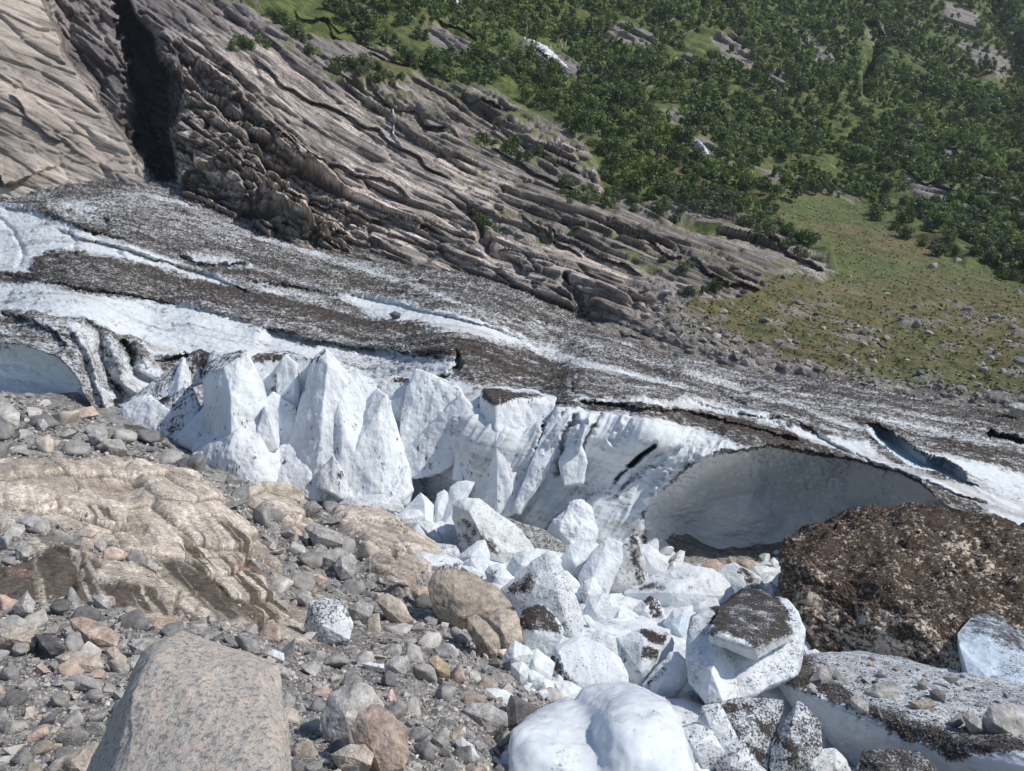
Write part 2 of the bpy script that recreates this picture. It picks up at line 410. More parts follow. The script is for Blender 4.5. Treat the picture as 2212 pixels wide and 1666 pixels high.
for Ls, Lt, Am in ((34, 7, 1.5), (17, 3.2, 1.0), (8, 1.5, 0.55), (3.6, 0.7, 0.26)):
    f1, f2, rr, gx, gy = worley(Ss / Ls + 0.35 * w1 + Td * .05, Td / Lt + 0.12 * Ss / Ls); ra = (rr * 7.31) % 1 - .5; rb = (rr * 13.7) % 1
    crack_ = np.maximum(crack_, ss(.09, .0, f2 - f1) * (.5 + .5 * (rr > .4))) if Ls < 20 else np.zeros(Ss.shape)
    rockrel = rockrel + Am * (1.1 * (rr - 0.5) + 1.3 * gx * ra - 1.1 * gy * (rb - .15)) - Am * 0.7 * ss(0.10, 0.0, f2 - f1)
rf = pm(PX, PY, [(340, 90), (480, 140), (560, 250), (650, 330), (760, 430), (900, 600), (600, 520), (380, 440), (350, 300)], 30)
for Lr, Am in ((7, 0.8), (3.2, .4), (1.5, .18)):
    f1, f2, rr, gx, gy = worley((Ss * .8 + Tt * .4) / Lr, (Tt * .9 - Ss * .3) / Lr * 1.3 + 7); ra = (rr * 7.31) % 1 - .5; rb = (rr * 13.7) % 1
    rockrel = rockrel + rf * (Am * (rr - .5 + 1.3 * gx * ra - 1.2 * gy * rb) - Am * .5 * ss(.12, 0, f2 - f1)); crack_ = np.maximum(crack_, rf * ss(.12, 0, f2 - f1))
rockrel = rockrel + 0.35 * w2 + 0.10 * fbm(np.stack([Ss / 6, Tt / 0.6, Nn / 6], 1), 3)
left = ss(340, 280, PX - (PY - 430) * 0.55)        # the smoother pale cliff on the left
leftm = pm(PX + 6 * jit2, PY, [(-600, -400), (60, -400), (90, 0), (150, 130), (225, 235), (285, 330), (335, 425), (300, 700), (-600, 700)], 8)
rough_area = pm(PX, PY, [(360, 90), (480, 140), (560, 250), (650, 330), (720, 420), (800, 560), (600, 520), (390, 440), (370, 300)], 25)
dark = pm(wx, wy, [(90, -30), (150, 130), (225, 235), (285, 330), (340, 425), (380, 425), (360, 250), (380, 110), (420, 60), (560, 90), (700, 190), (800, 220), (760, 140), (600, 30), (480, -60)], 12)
grey = pm(wx, wy, [(780, 160), (980, 170), (1120, 250), (1200, 300), (1080, 330), (1000, 310), (900, 290), (820, 220)], 14)
grey = np.maximum(grey, pm(wx, wy, [(1120, 320), (1260, 340), (1300, 420), (1400, 430), (1700, 520), (1720, 570), (1600, 640), (1400, 580), (1250, 520), (1100, 440)], 14))
relamp = (1 - 0.62 * leftm) * (1 + 0.6 * rough_area) * (1 - 0.75 * veg) * (1 - 0.85 * grass) * (1 - 0.85 * scree)
fine_ = .30 * rid(np.stack([Ss / 24, Td / 1.1, Nn / 24], 1), 4) + .12 * rid(np.stack([Ss / 7, Td / .5, Nn / 9 + 5], 1), 3)
var_ = .4 + 1.0 * ss(-.22, .3, fbm(np.stack([Ss / 60, Td / 22, Nn / 60 + 8], 1), 3) + .6 * rf); rockrel = rockrel * var_
disp = blur(((rockrel * 1.1 + fine_) * relamp).reshape(nv, nu), 1, 0).ravel(); crk = f2
# forest ground and grass slope relief
lumps = 3.0 * fbm(p3 * 0.02 + 3, 3) + 0.8 * fbm(p3 * 0.12, 3)
disp = disp + lumps * veg * (1 - grass) * 1.3 + grass * (0.5 * fbm(p3 * 0.09, 3) + 0.14 * nz_c) + scree * (0.35 * nz_b + 0.2 * rid(p3 * 0.8, 3))
vd = -V / np.linalg.norm(V, axis=1)[:, None]; dd_ = nrm * .3 + vd * .7; dd_ /= np.linalg.norm(dd_, axis=1)[:, None]; dd_ = dd_ * (1 - veg[:, None]) + nrm * veg[:, None]
V = V + dd_ * (disp * 1.35)[:, None]
MV = V; MPX, MPY = PX, PY
# colours
def C3(*c): return np.array(c)[None, :]
def mixc(a, b, m): return a * (1 - m[:, None]) + b * m[:, None]
st = fbm(np.stack([Ss / 12, Td / 0.9, Nn / 12], 1), 4); st2 = fbm(np.stack([Ss / 25, Td / 3.5, Nn / 25 + 3], 1), 3)
col = mixc(C3(0.145, 0.128, 0.115), C3(0.30, 0.262, 0.232), ss(-0.25, 0.3, st + 0.5 * st2))
col = mixc(col, C3(0.33, 0.275, 0.24), ss(0.0, 0.5, st2) * 0.6)
col = mixc(col, C3(0.40, 0.37, 0.35), ss(0.28, 0.45, st) * 0.7)
col = mixc(col, C3(0.07, 0.062, 0.058), ss(0.2, 0.38, -st) * 0.7); col = mixc(col, C3(0.05, 0.045, 0.042), crack_ * .85 * (1 - .5 * leftm)); st3 = fbm(np.stack([Ss / 16, Td / .4, Nn / 16], 1), 3); col = col * (1 + (.8 - .55 * leftm)[:, None] * st3[:, None]); bl_ = fbm(np.stack([Ss / 9, Td / 4, Nn / 9 + 3], 1), 4); col = col * (1 + .55 * bl_[:, None])
col = mixc(col, mixc(C3(0.22, 0.19, 0.165), C3(0.36, 0.31, 0.265), ss(-0.3, 0.3, st2 + 0.5 * st)), leftm * 0.9)
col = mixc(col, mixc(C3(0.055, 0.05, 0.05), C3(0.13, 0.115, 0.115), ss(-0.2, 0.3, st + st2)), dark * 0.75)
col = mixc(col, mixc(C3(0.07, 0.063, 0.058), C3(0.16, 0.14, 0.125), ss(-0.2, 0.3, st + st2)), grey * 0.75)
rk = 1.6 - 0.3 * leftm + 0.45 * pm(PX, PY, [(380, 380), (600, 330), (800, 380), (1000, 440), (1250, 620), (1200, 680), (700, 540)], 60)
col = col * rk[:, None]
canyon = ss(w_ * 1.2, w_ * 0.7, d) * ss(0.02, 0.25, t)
col = mixc(col, C3(0.035, 0.033, 0.035), canyon * 0.8)  # canyon rock painted near black, deep shade put into the colour
far = ss(200, 380, V[:, 1])
col = mixc(col, C3(0.20, 0.18, 0.17), bare * 0.8)
gcol = mixc(C3(0.055, 0.08, 0.02), C3(0.125, 0.15, 0.038), ss(-0.3, 0.3, nz_b + 0.5 * nz_c))
gcol = mixc(gcol, C3(0.14, 0.11, 0.05), ss(0.15, 0.4, -nz_a + 0.4 * nz_c) * 0.5)
col = mixc(col, gcol, np.clip(veg, 0, 1) * ss(-0.45, -0.15, nz_c + 0.4 * nz_b + veg * 0.5))
fcol = mixc(C3(0.135, 0.12, 0.05), C3(0.10, 0.125, 0.038), ss(-0.2, 0.25, nz_a + 0.6 * nz_b + (600 - PY) / 600))
fcol = mixc(fcol, C3(0.17, 0.13, 0.07), ss(0.05, 0.35, nz_b - 0.5 * nz_a) * 0.7)
fcol = mixc(fcol, C3(0.045, 0.065, 0.022), ss(0.08, 0.3, nz_c * 0.8 - nz_b * 0.5) * 0.8); fcol = fcol * (1 + .5 * fbm(p3 * 2.2, 2)[:, None])
col = mixc(col, fcol, grass)
scol = mixc(C3(0.12, 0.11, 0.10), C3(0.27, 0.245, 0.22), ss(-0.3, 0.3, nz_c + 0.5 * nz_b))
col = mixc(col, scol, scree * ss(-0.5, -0.1, nz_c + 0.3 + 0.4 * scree))
M_rock = mat_rock('mountain_rock', 1.6, 4.2, 0.40, vattr='strata', lo=0.62, hi=1.45)
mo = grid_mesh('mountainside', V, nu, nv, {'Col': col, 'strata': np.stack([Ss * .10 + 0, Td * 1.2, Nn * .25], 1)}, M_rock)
tag(mo, kind='structure')
VEGM, GRASSM, BAREM, SCREEM = veg, grass, bare, scree
# ------------------------------------------------------------------ glacier tongue
G_CTRL = [(-500, 425, 132), (-500, 600, 84), (-500, 735, 58), (-500, 900, 50), (0, 425, 128), (0, 520, 102), (0, 600, 82), (0, 680, 66), (0, 735, 55), (0, 840, 51), (0, 1000, 50),
          (120, 745, 53), (170, 820, 51), (230, 910, 48), (180, 690, 60), (260, 770, 57), (300, 820, 54), (330, 700, 67), (420, 700, 66), (420, 760, 62), (330, 800, 57), (300, 880, 51),
          (330, 398, 134), (400, 415, 132), (400, 520, 103), (400, 600, 85), (400, 655, 73), (560, 640, 80), (560, 705, 68), (560, 760, 62), (480, 850, 52), (500, 1000, 47),
          (800, 545, 117), (800, 640, 92), (800, 705, 76), (800, 765, 66), (780, 830, 58), (900, 800, 57), (980, 780, 56), (700, 860, 50), (900, 880, 47), (900, 1000, 46), (700, 1100, 46),
          (1200, 658, 103), (1200, 740, 83), (1200, 800, 66), (1100, 840, 51), (1230, 860, 45), (1050, 865, 45), (1050, 1100, 43), (1250, 900, 42), (1250, 1000, 41.3), (1250, 1150, 40.5),
          (1600, 795, 90), (1600, 850, 68), (1600, 900, 51), (1600, 960, 41.8), (1400, 880, 44), (1400, 900, 41.3), (1400, 1000, 41.4), (1400, 1150, 40.4), (1500, 1000, 41.4), (1600, 1000, 41.2),
          (1400, 745 - 10, 96), (1400, 800, 74), (2000, 858, 80), (2000, 930, 61), (2000, 1000, 48), (2000, 1055, 40.2), (2000, 1200, 39.5), (2212, 893, 76), (2212, 1000, 55),
          (2212, 1100, 43), (2212, 1160, 37.5), (2212, 1260, 37), (1700, 1250, 40.5), (2800, 970, 72), (2800, 1100, 48), (2800, 1200, 34), (2800, 1280, 33), (-500, 1260, 50), (500, 1260, 47), (1300, 1260, 40.5)]
nu, nv = 1240, 640
pxs = np.linspace(-420, 2700, nu); pys = np.linspace(392, 1262, nv)
PX, PY = np.meshgrid(pxs, pys); PX = PX.ravel(); PY = PY.ravel()
inv = rbf(G_CTRL, PX, PY); Y = 1 / np.clip(inv, 1 / 300, 1)
j1 = pn(np.stack([PX / 45, PY / 30, PX * 0 + 1.7], 1)); j2 = pn(np.stack([PX / 12, PY / 9, PX * 0 + 4.1], 1)); j3 = pn(np.stack([PX / 5, PY / 5, PX * 0 + 6.1], 1))
wx = PX + 10 * j1 + 5 * j2; wy = PY + 6 * j1 + 4 * j2
jx = PX + 4 * j2 + 2 * j3; jy = PY + 3 * j2 + 2 * j3
# --- cave
CAVE = [(1388, 1112), (1400, 1085), (1425, 1062), (1452, 1042), (1480, 1012), (1520, 990), (1560, 980), (1618, 972), (1661, 965), (1708, 975), (1775, 988), (1841, 994), (1891, 1011), (1941, 1022),
        (1985, 1042), (2015, 1068), (2050, 1092), (2100, 1112), (2160, 1128), (2230, 1150), (2400, 1300), (1400, 1300), (1400, 1190)]
cd_, _ = pdist(jx, jy, CAVE, True); cin = inside(jx, jy, CAVE)
cdep = np.where(cin, cd_, 0)
cave = ss(0, 5, cdep)
Yc = Y + 2.2 * cave + 8.5 * np.sqrt(np.clip(cdep / 95, 0, 1)) * (1 - 0.55 * ss(150, 210, PY - 900) * 0)
Yc = Yc - 1.0 * ss(1110, 1230, PY) * cave
Yc = Yc + cave * (0.5 * fbm(np.stack([PX / 110, PY / 60, PX * 0], 1), 3) - 1.5 * pm(PX, PY, [(1470, 1000), (1560, 960), (1620, 985), (1560, 1010), (1470, 1070)], 18)
                  - 1.2 * pm(PX, PY, [(1900, 1060), (2100, 1150), (2130, 1200), (1900, 1200)], 30))
Yc = Yc + cave * 0.7 * pm(PX, PY, [(1650, 1030), (1740, 1010), (1790, 1060), (1760, 1120), (1690, 1140), (1640, 1090)], 22)
Y = np.where(cin, Yc, Y)
# roof thins out at the lip
Y = Y - 0.8 * (~cin) * np.exp(-cd_ / 16) * (PY > 940) * (PX > 1480)
# --- left ice hollow (shaded concave wall) and fold
def g_groove(line, w, dep, sharp=2.0, taper=True, raw=False):
    global Y
    d, t = pdist(PX + j3, PY + j3, line) if raw else pdist(wx, wy, line); k = np.exp(-(d / w) ** sharp)
    if taper: k = k * ss(0, 0.1, t) * ss(1.0, 0.88, t)
    Y = Y + dep * k
def g_step(line, h, wa=3, fall=60, fall2=25):
    """dark top, steep clean face below the line: surface below the line is set back"""
    global Y
    q = np.array(line, float); d, t = pdist(jx, jy, line)
    yl = np.interp(jx, q[:, 0], q[:, 1]); s = jy - yl
    k = ss(0, 0.08, t) * ss(1, 0.92, t)
    Y = Y + h * k * ss(-wa, wa, s) * np.exp(-np.clip(s, 0, 1e3) / fall) - 0.35 * h * k * (s < wa) * np.exp(np.clip(s, -1e3, 0) / fall2)
HOL = [(-500, 742), (0, 738), (40, 740), (90, 755), (130, 775), (165, 812), (178, 850), (200, 885), (222, 915), (190, 935), (150, 905), (100, 885), (60, 868), (0, 858), (-500, 850)]
hd, _ = pdist(jx, jy, HOL, True); hin = inside(jx, jy, HOL)
Y = Y + np.where(hin, 4.6 * np.sqrt(np.clip(hd / 45, 0, 1)), -2.2 * np.exp(-hd / 10))
LOWH = [(-500, 862), (0, 858), (60, 868), (110, 890), (160, 915), (230, 945), (200, 990), (-500, 960)]
ld, _ = pdist(jx, jy, LOWH, True)
Y = Y + np.where(inside(jx, jy, LOWH), 4.0 * np.sqrt(np.clip(ld / 20, 0, 1)), 0)
g_groove([(185, 690), (215, 740), (225, 800), (262, 850), (240, 905)], 9, 1.8)
g_groove([(250, 735), (280, 770), (290, 812), (330, 830), (380, 850)], 9, 2.4)
g_groove([(150, 700), (195, 760), (215, 850), (235, 890)], 7, -1.4)
g_groove([(225, 710), (245, 760), (262, 820), (300, 850)], 9, -1.8)
g_groove([(285, 735), (300, 770), (330, 800)], 8, -1.2)
g_step([(0, 680), (60, 690), (120, 715), (150, 745)], 1.6)
g_step([(330, 782), (400, 765), (470, 768), (520, 775)], 1.5)
g_step([(0, 590), (60, 600), (180, 620), (300, 640), (420, 665), (560, 702)], 1.2, 3, 50)
g_step([(560, 702), (660, 735), (760, 752), (870, 765), (980, 770)], 2.2, 3, 60)
g_step([(110, 490), (180, 515), (260, 535), (330, 560), (440, 590), (560, 640)], 2.2, 3, 30)
g_step([(0, 448), (60, 455), (110, 470), (180, 495), (280, 520)], 2.4, 3, 30)
g_step([(380, 555), (440, 575), (540, 580)], 2.0, 3, 20)
g_step([(740, 640), (850, 655), (960, 680), (1060, 705), (1150, 735)], 1.8, 3, 25)
g_step([(520, 605), (640, 620), (740, 640)], 1.5, 3, 25)
g_groove([(0, 470), (30, 500), (45, 540), (40, 585)], 5, 2.0); g_groove([(150, 500), (170, 530), (165, 560)], 4, 1.6)
g_groove([(240, 480), (225, 500), (200, 510)], 12, 2.5); g_groove([(250, 545), (275, 570)], 4, 1.5)
g_groove([(980, 770), (985, 790), (970, 812), (940, 822)], 9, 4)
g_groove([(1225, 812), (1240, 840), (1238, 862)], 5, 1.5)
g_groove([(1545, 832), (1560, 850), (1590, 868), (1620, 880)], 5, 2.0)
g_step([(1480, 865), (1560, 888), (1640, 908), (1720, 925)], 1.2, 3, 15)
g_step([(1230, 870), (1300, 876), (1380, 888), (1470, 893), (1600, 925), (1740, 965)], 1.3, 3, 14)
g_step([(1700, 905), (1760, 940), (1850, 985), (1950, 1020), (2060, 1065), (2150, 1092)], 0.9, 3, 25)
g_step([(1590, 898), (1650, 905), (1712, 908)], 1.6, 3, 15)
# crevasse on the right, wall facing the camera
CREV = [(1866, 915), (1895, 915), (1925, 930), (1960, 950), (1985, 972), (2005, 985), (2040, 990), (2070, 1005), (2090, 1035), (2115, 1052), (2080, 1050), (2040, 1035), (2010, 1022), (1975, 1012), (1935, 990), (1895, 955)]
kd, _ = pdist(jx, jy, CREV, True); kin = inside(jx, jy, CREV)
Y = Y + np.where(kin, 5.5 * np.sqrt(np.clip(kd / 16, 0, 1)) * ss(1860, 1905, PX), -1.0 * np.exp(-kd / 9) * (PY < 985 + 0.35 * (PX - 1985)))
# snow bridge edge by the rock
g_step([(1270, 690), (1300, 705), (1350, 730), (1400, 745), (1450, 752)], 4.0, 2.5, 14)
g_groove([(1255, 672), (1290, 705), (1330, 725)], 7, 4)
g_groove([(2120, 940), (2180, 950), (2260, 975)], 6, 3.5)
# cracks in the front wall
g_groove([(1408, 948), (1378, 970), (1350, 1002)], 5.0, 3.0, 2.4, raw=True); g_groove([(1350, 1002), (1335, 1018), (1325, 1035)], 4, 1.0, raw=True)
g_groove([(1210, 885), (1180, 930), (1160, 985), (1130, 1060)], 7, 1.6)
g_groove([(1300, 890), (1288, 930), (1240, 990)], 5, 0.7); g_groove([(1250, 900), (1225, 940), (1215, 985), (1195, 1030)], 6, 0.9)
g_groove([(1370, 900), (1345, 930), (1320, 960)], 6, 0.5); g_groove([(1330, 1060), (1390, 1000), (1460, 960)], 8, 0.6)
g_groove([(1275, 905), (1255, 960), (1230, 1020)], 9, -0.8); g_groove([(1395, 1095), (1430, 1045), (1490, 995), (1560, 965)], 14, -0.9)
V0 = P(PX, PY, Y)
nrm = grid_normals(P(PX, PY, 1 / np.clip(inv, 1 / 300, 1)), nu, nv)
p3 = V0
# flow direction (upper left to lower right)
fa = P(300, 560, 92); fb = P(1500, 840, 75); fd = (fb - fa) / np.linalg.norm(fb - fa); up = np.array([0, 0, 1.0]); fs = np.cross(up, fd); fs /= np.linalg.norm(fs); fu = np.cross(fd, fs)
Q = np.stack([V0 @ fd, V0 @ fs, V0 @ fu], 1)
n1 = fbm(Q * [0.03, 0.12, 0.12], 4); n2 = fbm(Q * [0.25, 0.9, 0.9] + 5, 4); n3 = fbm(Q * [1.0, 2.4, 2.4] + 2, 3)
# dirt map
D = np.where(PX > 1300, 0.68, 0.64)
def dset(poly, v, soft=8):
    global D
    m = pm(wx, wy, poly, soft); D = D * (1 - m) + v * m
dset([(190, 425), (330, 405), (420, 425), (560, 480), (520, 560), (400, 540), (260, 500), (120, 480), (100, 440)], 0.50, 14)
dset([(180, 470), (300, 460), (440, 500), (540, 560), (420, 560), (280, 520)], 0.62, 14)
dset([(-500, 440), (0, 440), (60, 452), (120, 480), (230, 515), (330, 545), (470, 600), (560, 638), (440, 615), (330, 580), (200, 558), (100, 545), (55, 590), (0, 588), (-500, 588)], 0.10, 6)
dset([(100, 430), (180, 430), (230, 470), (200, 480), (130, 465)], 0.42, 8)
dset([(500, 560), (440, 545), (400, 555), (440, 580), (545, 585)], 0.35, 6)
dset([(-500, 592), (60, 592), (110, 542), (250, 562), (400, 600), (560, 640), (700, 668), (860, 703), (1000, 735), (1080, 745), (1240, 800), (1240, 870), (1000, 850), (985, 770), (870, 762), (700, 742), (560, 704), (420, 662), (250, 640), (100, 612), (-500, 605)], 0.74, 8)
dset([(1000, 790), (1200, 830), (1230, 880), (1040, 860), (1000, 830)], 0.60, 12)
dset([(730, 640), (850, 652), (1000, 680), (1120, 720), (1220, 760), (1500, 840), (1450, 850), (1300, 810), (1150, 755), (1040, 738), (900, 705), (790, 672)], 0.30, 8)
dset([(740, 642), (850, 655), (1010, 685), (1130, 725), (1100, 738), (1000, 722), (880, 690), (790, 668)], 0.05, 6)
dset([(520, 605), (660, 628), (760, 645), (700, 655), (580, 632)], 0.42, 6)
dset([(-500, 615), (0, 612), (100, 618), (250, 645), (420, 668), (560, 708), (700, 748), (870, 768), (985, 775), (980, 812), (850, 830), (700, 840), (440, 780), (400, 770), (330, 780), (300, 740), (250, 720), (180, 690), (60, 680), (-500, 678)], 0.14, 9)
dset([(700, 760), (860, 775), (960, 800), (820, 815), (720, 800)], 0.38, 10)
dset([(-500, 680), (0, 680), (60, 688), (150, 700), (230, 712), (180, 735), (200, 800), (190, 850), (168, 812), (130, 772), (90, 752), (0, 736), (-500, 736)], 0.52, 6)
dset([(150, 700), (250, 735), (290, 790), (330, 830), (300, 880), (240, 910), (210, 870), (190, 770)], 0.36, 8)
dset([(280, 770), (340, 780), (350, 830), (400, 870), (300, 880), (255, 850)], 0.30, 8)
D = np.where(hin, 0.06, D); D = np.where(inside(jx, jy, LOWH), 0.6, D)
dset([(1480, 862), (1560, 880), (1660, 905), (1760, 945), (1880, 960), (1900, 985), (2040, 1040), (2212, 1080), (3000, 1140), (3000, 1175), (2212, 1140), (2060, 1070), (1940, 1022), (1760, 965), (1700, 935), (1600, 912), (1400, 880), (1240, 868), (1400, 868)], 0.13, 6)
dset([(1980, 985), (2050, 990), (2120, 1000), (2300, 1040), (3000, 1100), (3000, 1140), (2212, 1085), (2110, 1058), (2060, 1010)], 0.22, 10)
dset([(280, 830), (440, 780), (700, 835), (980, 812), (1040, 862), (1000, 1300), (200, 1300), (230, 900)], 0.2, 8)
dset([(1220, 800), (1300, 800), (1460, 850), (1480, 870), (1380, 868), (1230, 862)], 0.56, 8)
dset([(1210, 873), (1300, 876), (1460, 890), (1600, 922), (1740, 968), (1850, 1000), (1960, 1030), (2060, 1075), (2212, 1145), (2400, 1200), (2400, 1240), (2212, 1180), (2080, 1100), (1990, 1048), (1850, 1000), (1700, 972), (1640, 965), (1500, 925), (1400, 900), (1300, 890), (1220, 882)], 0.76, 6)
dset([(1180, 884), (1300, 893), (1400, 905), (1500, 932), (1610, 966), (1540, 985), (1480, 1010), (1390, 1110), (1380, 1300), (1000, 1300), (1000, 890)], 0.12, 6)
# cracks in the wall hold grit
for ln, w, v in [([(1350, 1002), (1325, 1040)], 5, 0.5), ([(1210, 885), (1180, 930), (1160, 985)], 6, 0.6), ([(1300, 890), (1288, 930)], 4, 0.4), ([(1370, 1020), (1330, 1070)], 7, 0.4),
                 ([(1250, 900), (1225, 940), (1215, 985)], 4, 0.4), ([(215, 740), (225, 800), (262, 850)], 5, 0.7), ([(250, 735), (280, 770), (290, 812)], 5, 0.65), ([(180, 780), (215, 860), (225, 900)], 4, 0.6)]:
    dd, _ = pdist(jx, jy, ln); D = np.maximum(D, v * np.exp(-(dd / w) ** 2))
for ln, w, v in [([(300, 870), (420, 865), (460, 800)], 40, 0.45), ([(370, 650), (330, 700), (310, 760)], 18, 0.28), ([(640, 745), (800, 760), (960, 780)], 5, 0.5)]:
    dd, _ = pdist(jx, jy, ln); D = np.maximum(D, v * np.exp(-(dd / w) ** 2))
for ln, w, v in [([(1480, 800), (1700, 868), (1900, 935), (2080, 1000), (2212, 1040), (2600, 1120)], 9, .26), ([(1350, 742), (1600, 815), (1800, 862), (2000, 900), (2400, 985)], 6, .16), ([(1250, 790), (1500, 850), (1700, 905), (1880, 960)], 10, .2),
                 ([(560, 520), (800, 590), (1000, 665), (1250, 740), (1450, 790)], 8, .14), ([(420, 470), (600, 530), (820, 600), (1050, 680)], 6, .12), ([(1900, 900), (2100, 950), (2400, 1010)], 9, .2)]:
    dd, _ = pdist(wx, wy, ln); D = D - v * np.exp(-(dd / w) ** 2)
D = np.where(cin & (cdep > 3), 0.02, D)
D = np.where(kin & (kd > 2), 0.10, D)
st_ = fbm(Q * [0.012, 0.42, 0.42] + 3, 4); st2_ = fbm(Q * [0.03, 1.5, 1.5] + 8, 3)
D = D + .05 * (D > .5)
D = D + (0.10 * n1 + 0.12 * n2) * ss(0.15, 0.45, D) + (0.34 * st_ + 0.16 * st2_) * ss(0.05, 0.4, D); D = D + .16 * ss(.1, .45, st2_ + .5 * n2) * (~cin); D = np.where(D > .5, .5 + (D - .5) * .75, D)
rel = 0.55 * n2 * 0.8 + 0.9 * n1 + 0.30 * n3 + 0.26 * rid(Q * [1.5, 3.2, 3.2], 3)
clean = ss(0.35, 0.12, D)
amp = np.where(cin, 0.12, 1.0 - 0.6 * clean)
wallm = pm(PX, PY, [(1180, 895), (1300, 900), (1400, 912), (1500, 940), (1600, 972), (1540, 985), (1480, 1010), (1390, 1110), (1380, 1300), (1000, 1300), (1000, 900)], 8) * (~cin)
amp = amp * (1 - .75 * wallm)
sc_ = np.clip(V0[:, 1] / 80, 0.45, 1.3)
# chunky small scale pitting of the dirty surface
sl_n = rid(np.stack([(PX + .75 * (PY - 1000)) / 62, (PY - .5 * PX) / 260, PX * 0 + 3], 1), 3); V = V0 + nrm * (rel * amp * sc_ + wallm * (.55 * sl_n + .12 * n2))[:, None]
V = V + nrm * (np.where(cin, 0.16, 0.10) * fbm(V0 * 1.1, 3) + np.where(cin, .14, 0) * rid(V0 * [1.0, 1.0, 2.2], 3))[:, None]
icec = mixc(C3(0.66, 0.685, 0.70), C3(0.44, 0.43, 0.41), ss(-0.05, 0.4, st_ + 0.5 * st2_ + .4 * n1) * 0.8)
icec = mixc(icec, C3(0.52, 0.66, 0.74), np.where(kin & (kd > 3), 0.7, 0))  # crevasse wall tinted blue-grey, its shade painted into the ice colour
icec = mixc(icec, C3(0.87, 0.885, 0.87), np.where(cin, 0.95, 0))  # cave ice painted paler than the open ice to brighten its shade
icec = mixc(icec, C3(0.66, 0.69, 0.71) * (1 + .25 * n2[:, None]), np.where(hin, 0.8, 0))
veins = rid(np.stack([PX / 60, PY / 22, PX * 0], 1), 2)
M_glac = mat_ice('glacier_ice', 2.4, 0.8, 0.12, stretch=(1.0, 1.7, 1.9), rough=0.6, spec=0.25, soft=.2)
go = grid_mesh('glacier', V, nu, nv, {'Col': icec, 'dirt': np.clip(D, 0, 1)}, M_glac)
tag(go, kind='structure'); glac_V = V.reshape(nv, nu, 3); glac_D = D.reshape(nv, nu)

# ------------------------------------------------------------------ ground of the near slope
S_CTRL = [(-500, 870, 40), (-500, 1200, 16), (-500, 1666, 4), (0, 880, 42), (0, 800, 58), (0, 1000, 28), (0, 1150, 18.5), (0, 1300, 12.5), (0, 1450, 8.2), (0, 1666, 4.6), (0, 2400, 1.7),
          (400, 985, 43), (400, 900, 56), (400, 1100, 28), (400, 1250, 18), (400, 1400, 11), (400, 1666, 4.4), (700, 1090, 42), (700, 1000, 56), (700, 1200, 28), (700, 1350, 17),
          (700, 1500, 9), (700, 1666, 4.6), (700, 2400, 1.6), (900, 1140, 38), (900, 1250, 27), (900, 1400, 16), (900, 1666, 5.6), (1060, 1330, 23), (1100, 1450, 15.5), (1100, 1666, 9.3), (1000, 1666, 6.9),
          (1200, 1100, 48), (1400, 1195, 44), (1550, 1210, 47), (1380, 1130, 46), (1400, 1400, 24), (1400, 1666, 12), (1200, 1300, 28), (2212, 1200, 42), (2212, 1400, 28), (2212, 1666, 16), (2212, 2400, 6), (1400, 2400, 3.5),
          (-500, 2400, 1.8), (2800, 1200, 42), (2800, 1666, 16), (2800, 2400, 6), (1200, 2000, 5), (2212, 1100, 56), (1700, 1210, 46), (1700, 1100, 60), (1900, 1200, 45)]
def slopeY(px, py): return 1 / np.clip(rbf(S_CTRL, np.asarray(px, float), np.asarray(py, float)), 1 / 90, 2)
nu, nv = 1100, 560
pxs = np.linspace(-420, 2700, nu); pys = np.concatenate([np.linspace(850, 1680, nv - 60), np.linspace(1690, 2400, 60)])
PX, PY = np.meshgrid(pxs, pys); PX = PX.ravel(); PY = PY.ravel()
Y = slopeY(PX, PY); V0 = P(PX, PY, Y); nrm = grid_normals(V0, nu, nv)
j2 = pn(np.stack([PX / 30, PY / 22, PX * 0 + 4.1], 1)); j3 = pn(np.stack([PX / 8, PY / 8, PX * 0 + 6.1], 1)); wx = PX + 9 * j2 + 4 * j3; wy = PY + 8 * j2 + 3 * j3
SLAB = [(-300, 1010), (0, 1000), (60, 988), (160, 1000), (250, 985), (340, 1010), (420, 1040), (470, 1080), (560, 1050), (640, 1085), (690, 1150), (640, 1180), (670, 1240), (700, 1290), (690, 1385), (640, 1395), (560, 1370),
        (450, 1345), (330, 1360), (260, 1320), (160, 1305), (60, 1310), (0, 1290), (-300, 1280)]
SLAB2 = [(760, 1100), (820, 1115), (880, 1150), (940, 1195), (950, 1240), (900, 1265), (870, 1300), (800, 1250), (770, 1180), (700, 1130)]
slab = np.maximum(pm(wx, wy, SLAB, 6), pm(wx, wy, SLAB2, 6))
RUB = [[(60, 1120), (170, 1170), (330, 1215), (340, 1240), (220, 1215), (100, 1180), (20, 1160)], [(480, 1060), (560, 1080), (620, 1150), (655, 1250), (690, 1330), (640, 1290), (560, 1190), (470, 1110)],
       [(-300, 1150), (20, 1150), (90, 1200), (40, 1230), (-300, 1220)], [(560, 1240), (640, 1290), (650, 1320), (580, 1290)]]
for q in RUB: slab = slab * (1 - 0.9 * pm(wx, wy, q, 7))
WET = [[(-300, 1200), (0, 1205), (130, 1190), (220, 1230), (200, 1260), (320, 1280), (400, 1330), (460, 1360), (380, 1350), (300, 1325), (180, 1310), (60, 1310), (-300, 1300)],
       [(180, 1110), (230, 1115), (245, 1150), (200, 1150)], [(330, 1210), (400, 1230), (500, 1310), (560, 1350), (470, 1350), (380, 1260)],
       [(560, 1160), (620, 1180), (690, 1260), (700, 1290), (640, 1260), (560, 1200)], [(480, 1100), (530, 1090), (640, 1200), (600, 1200)]]
wet = 0
for q in WET: wet = np.maximum(wet, pm(wx, wy, q, 7))
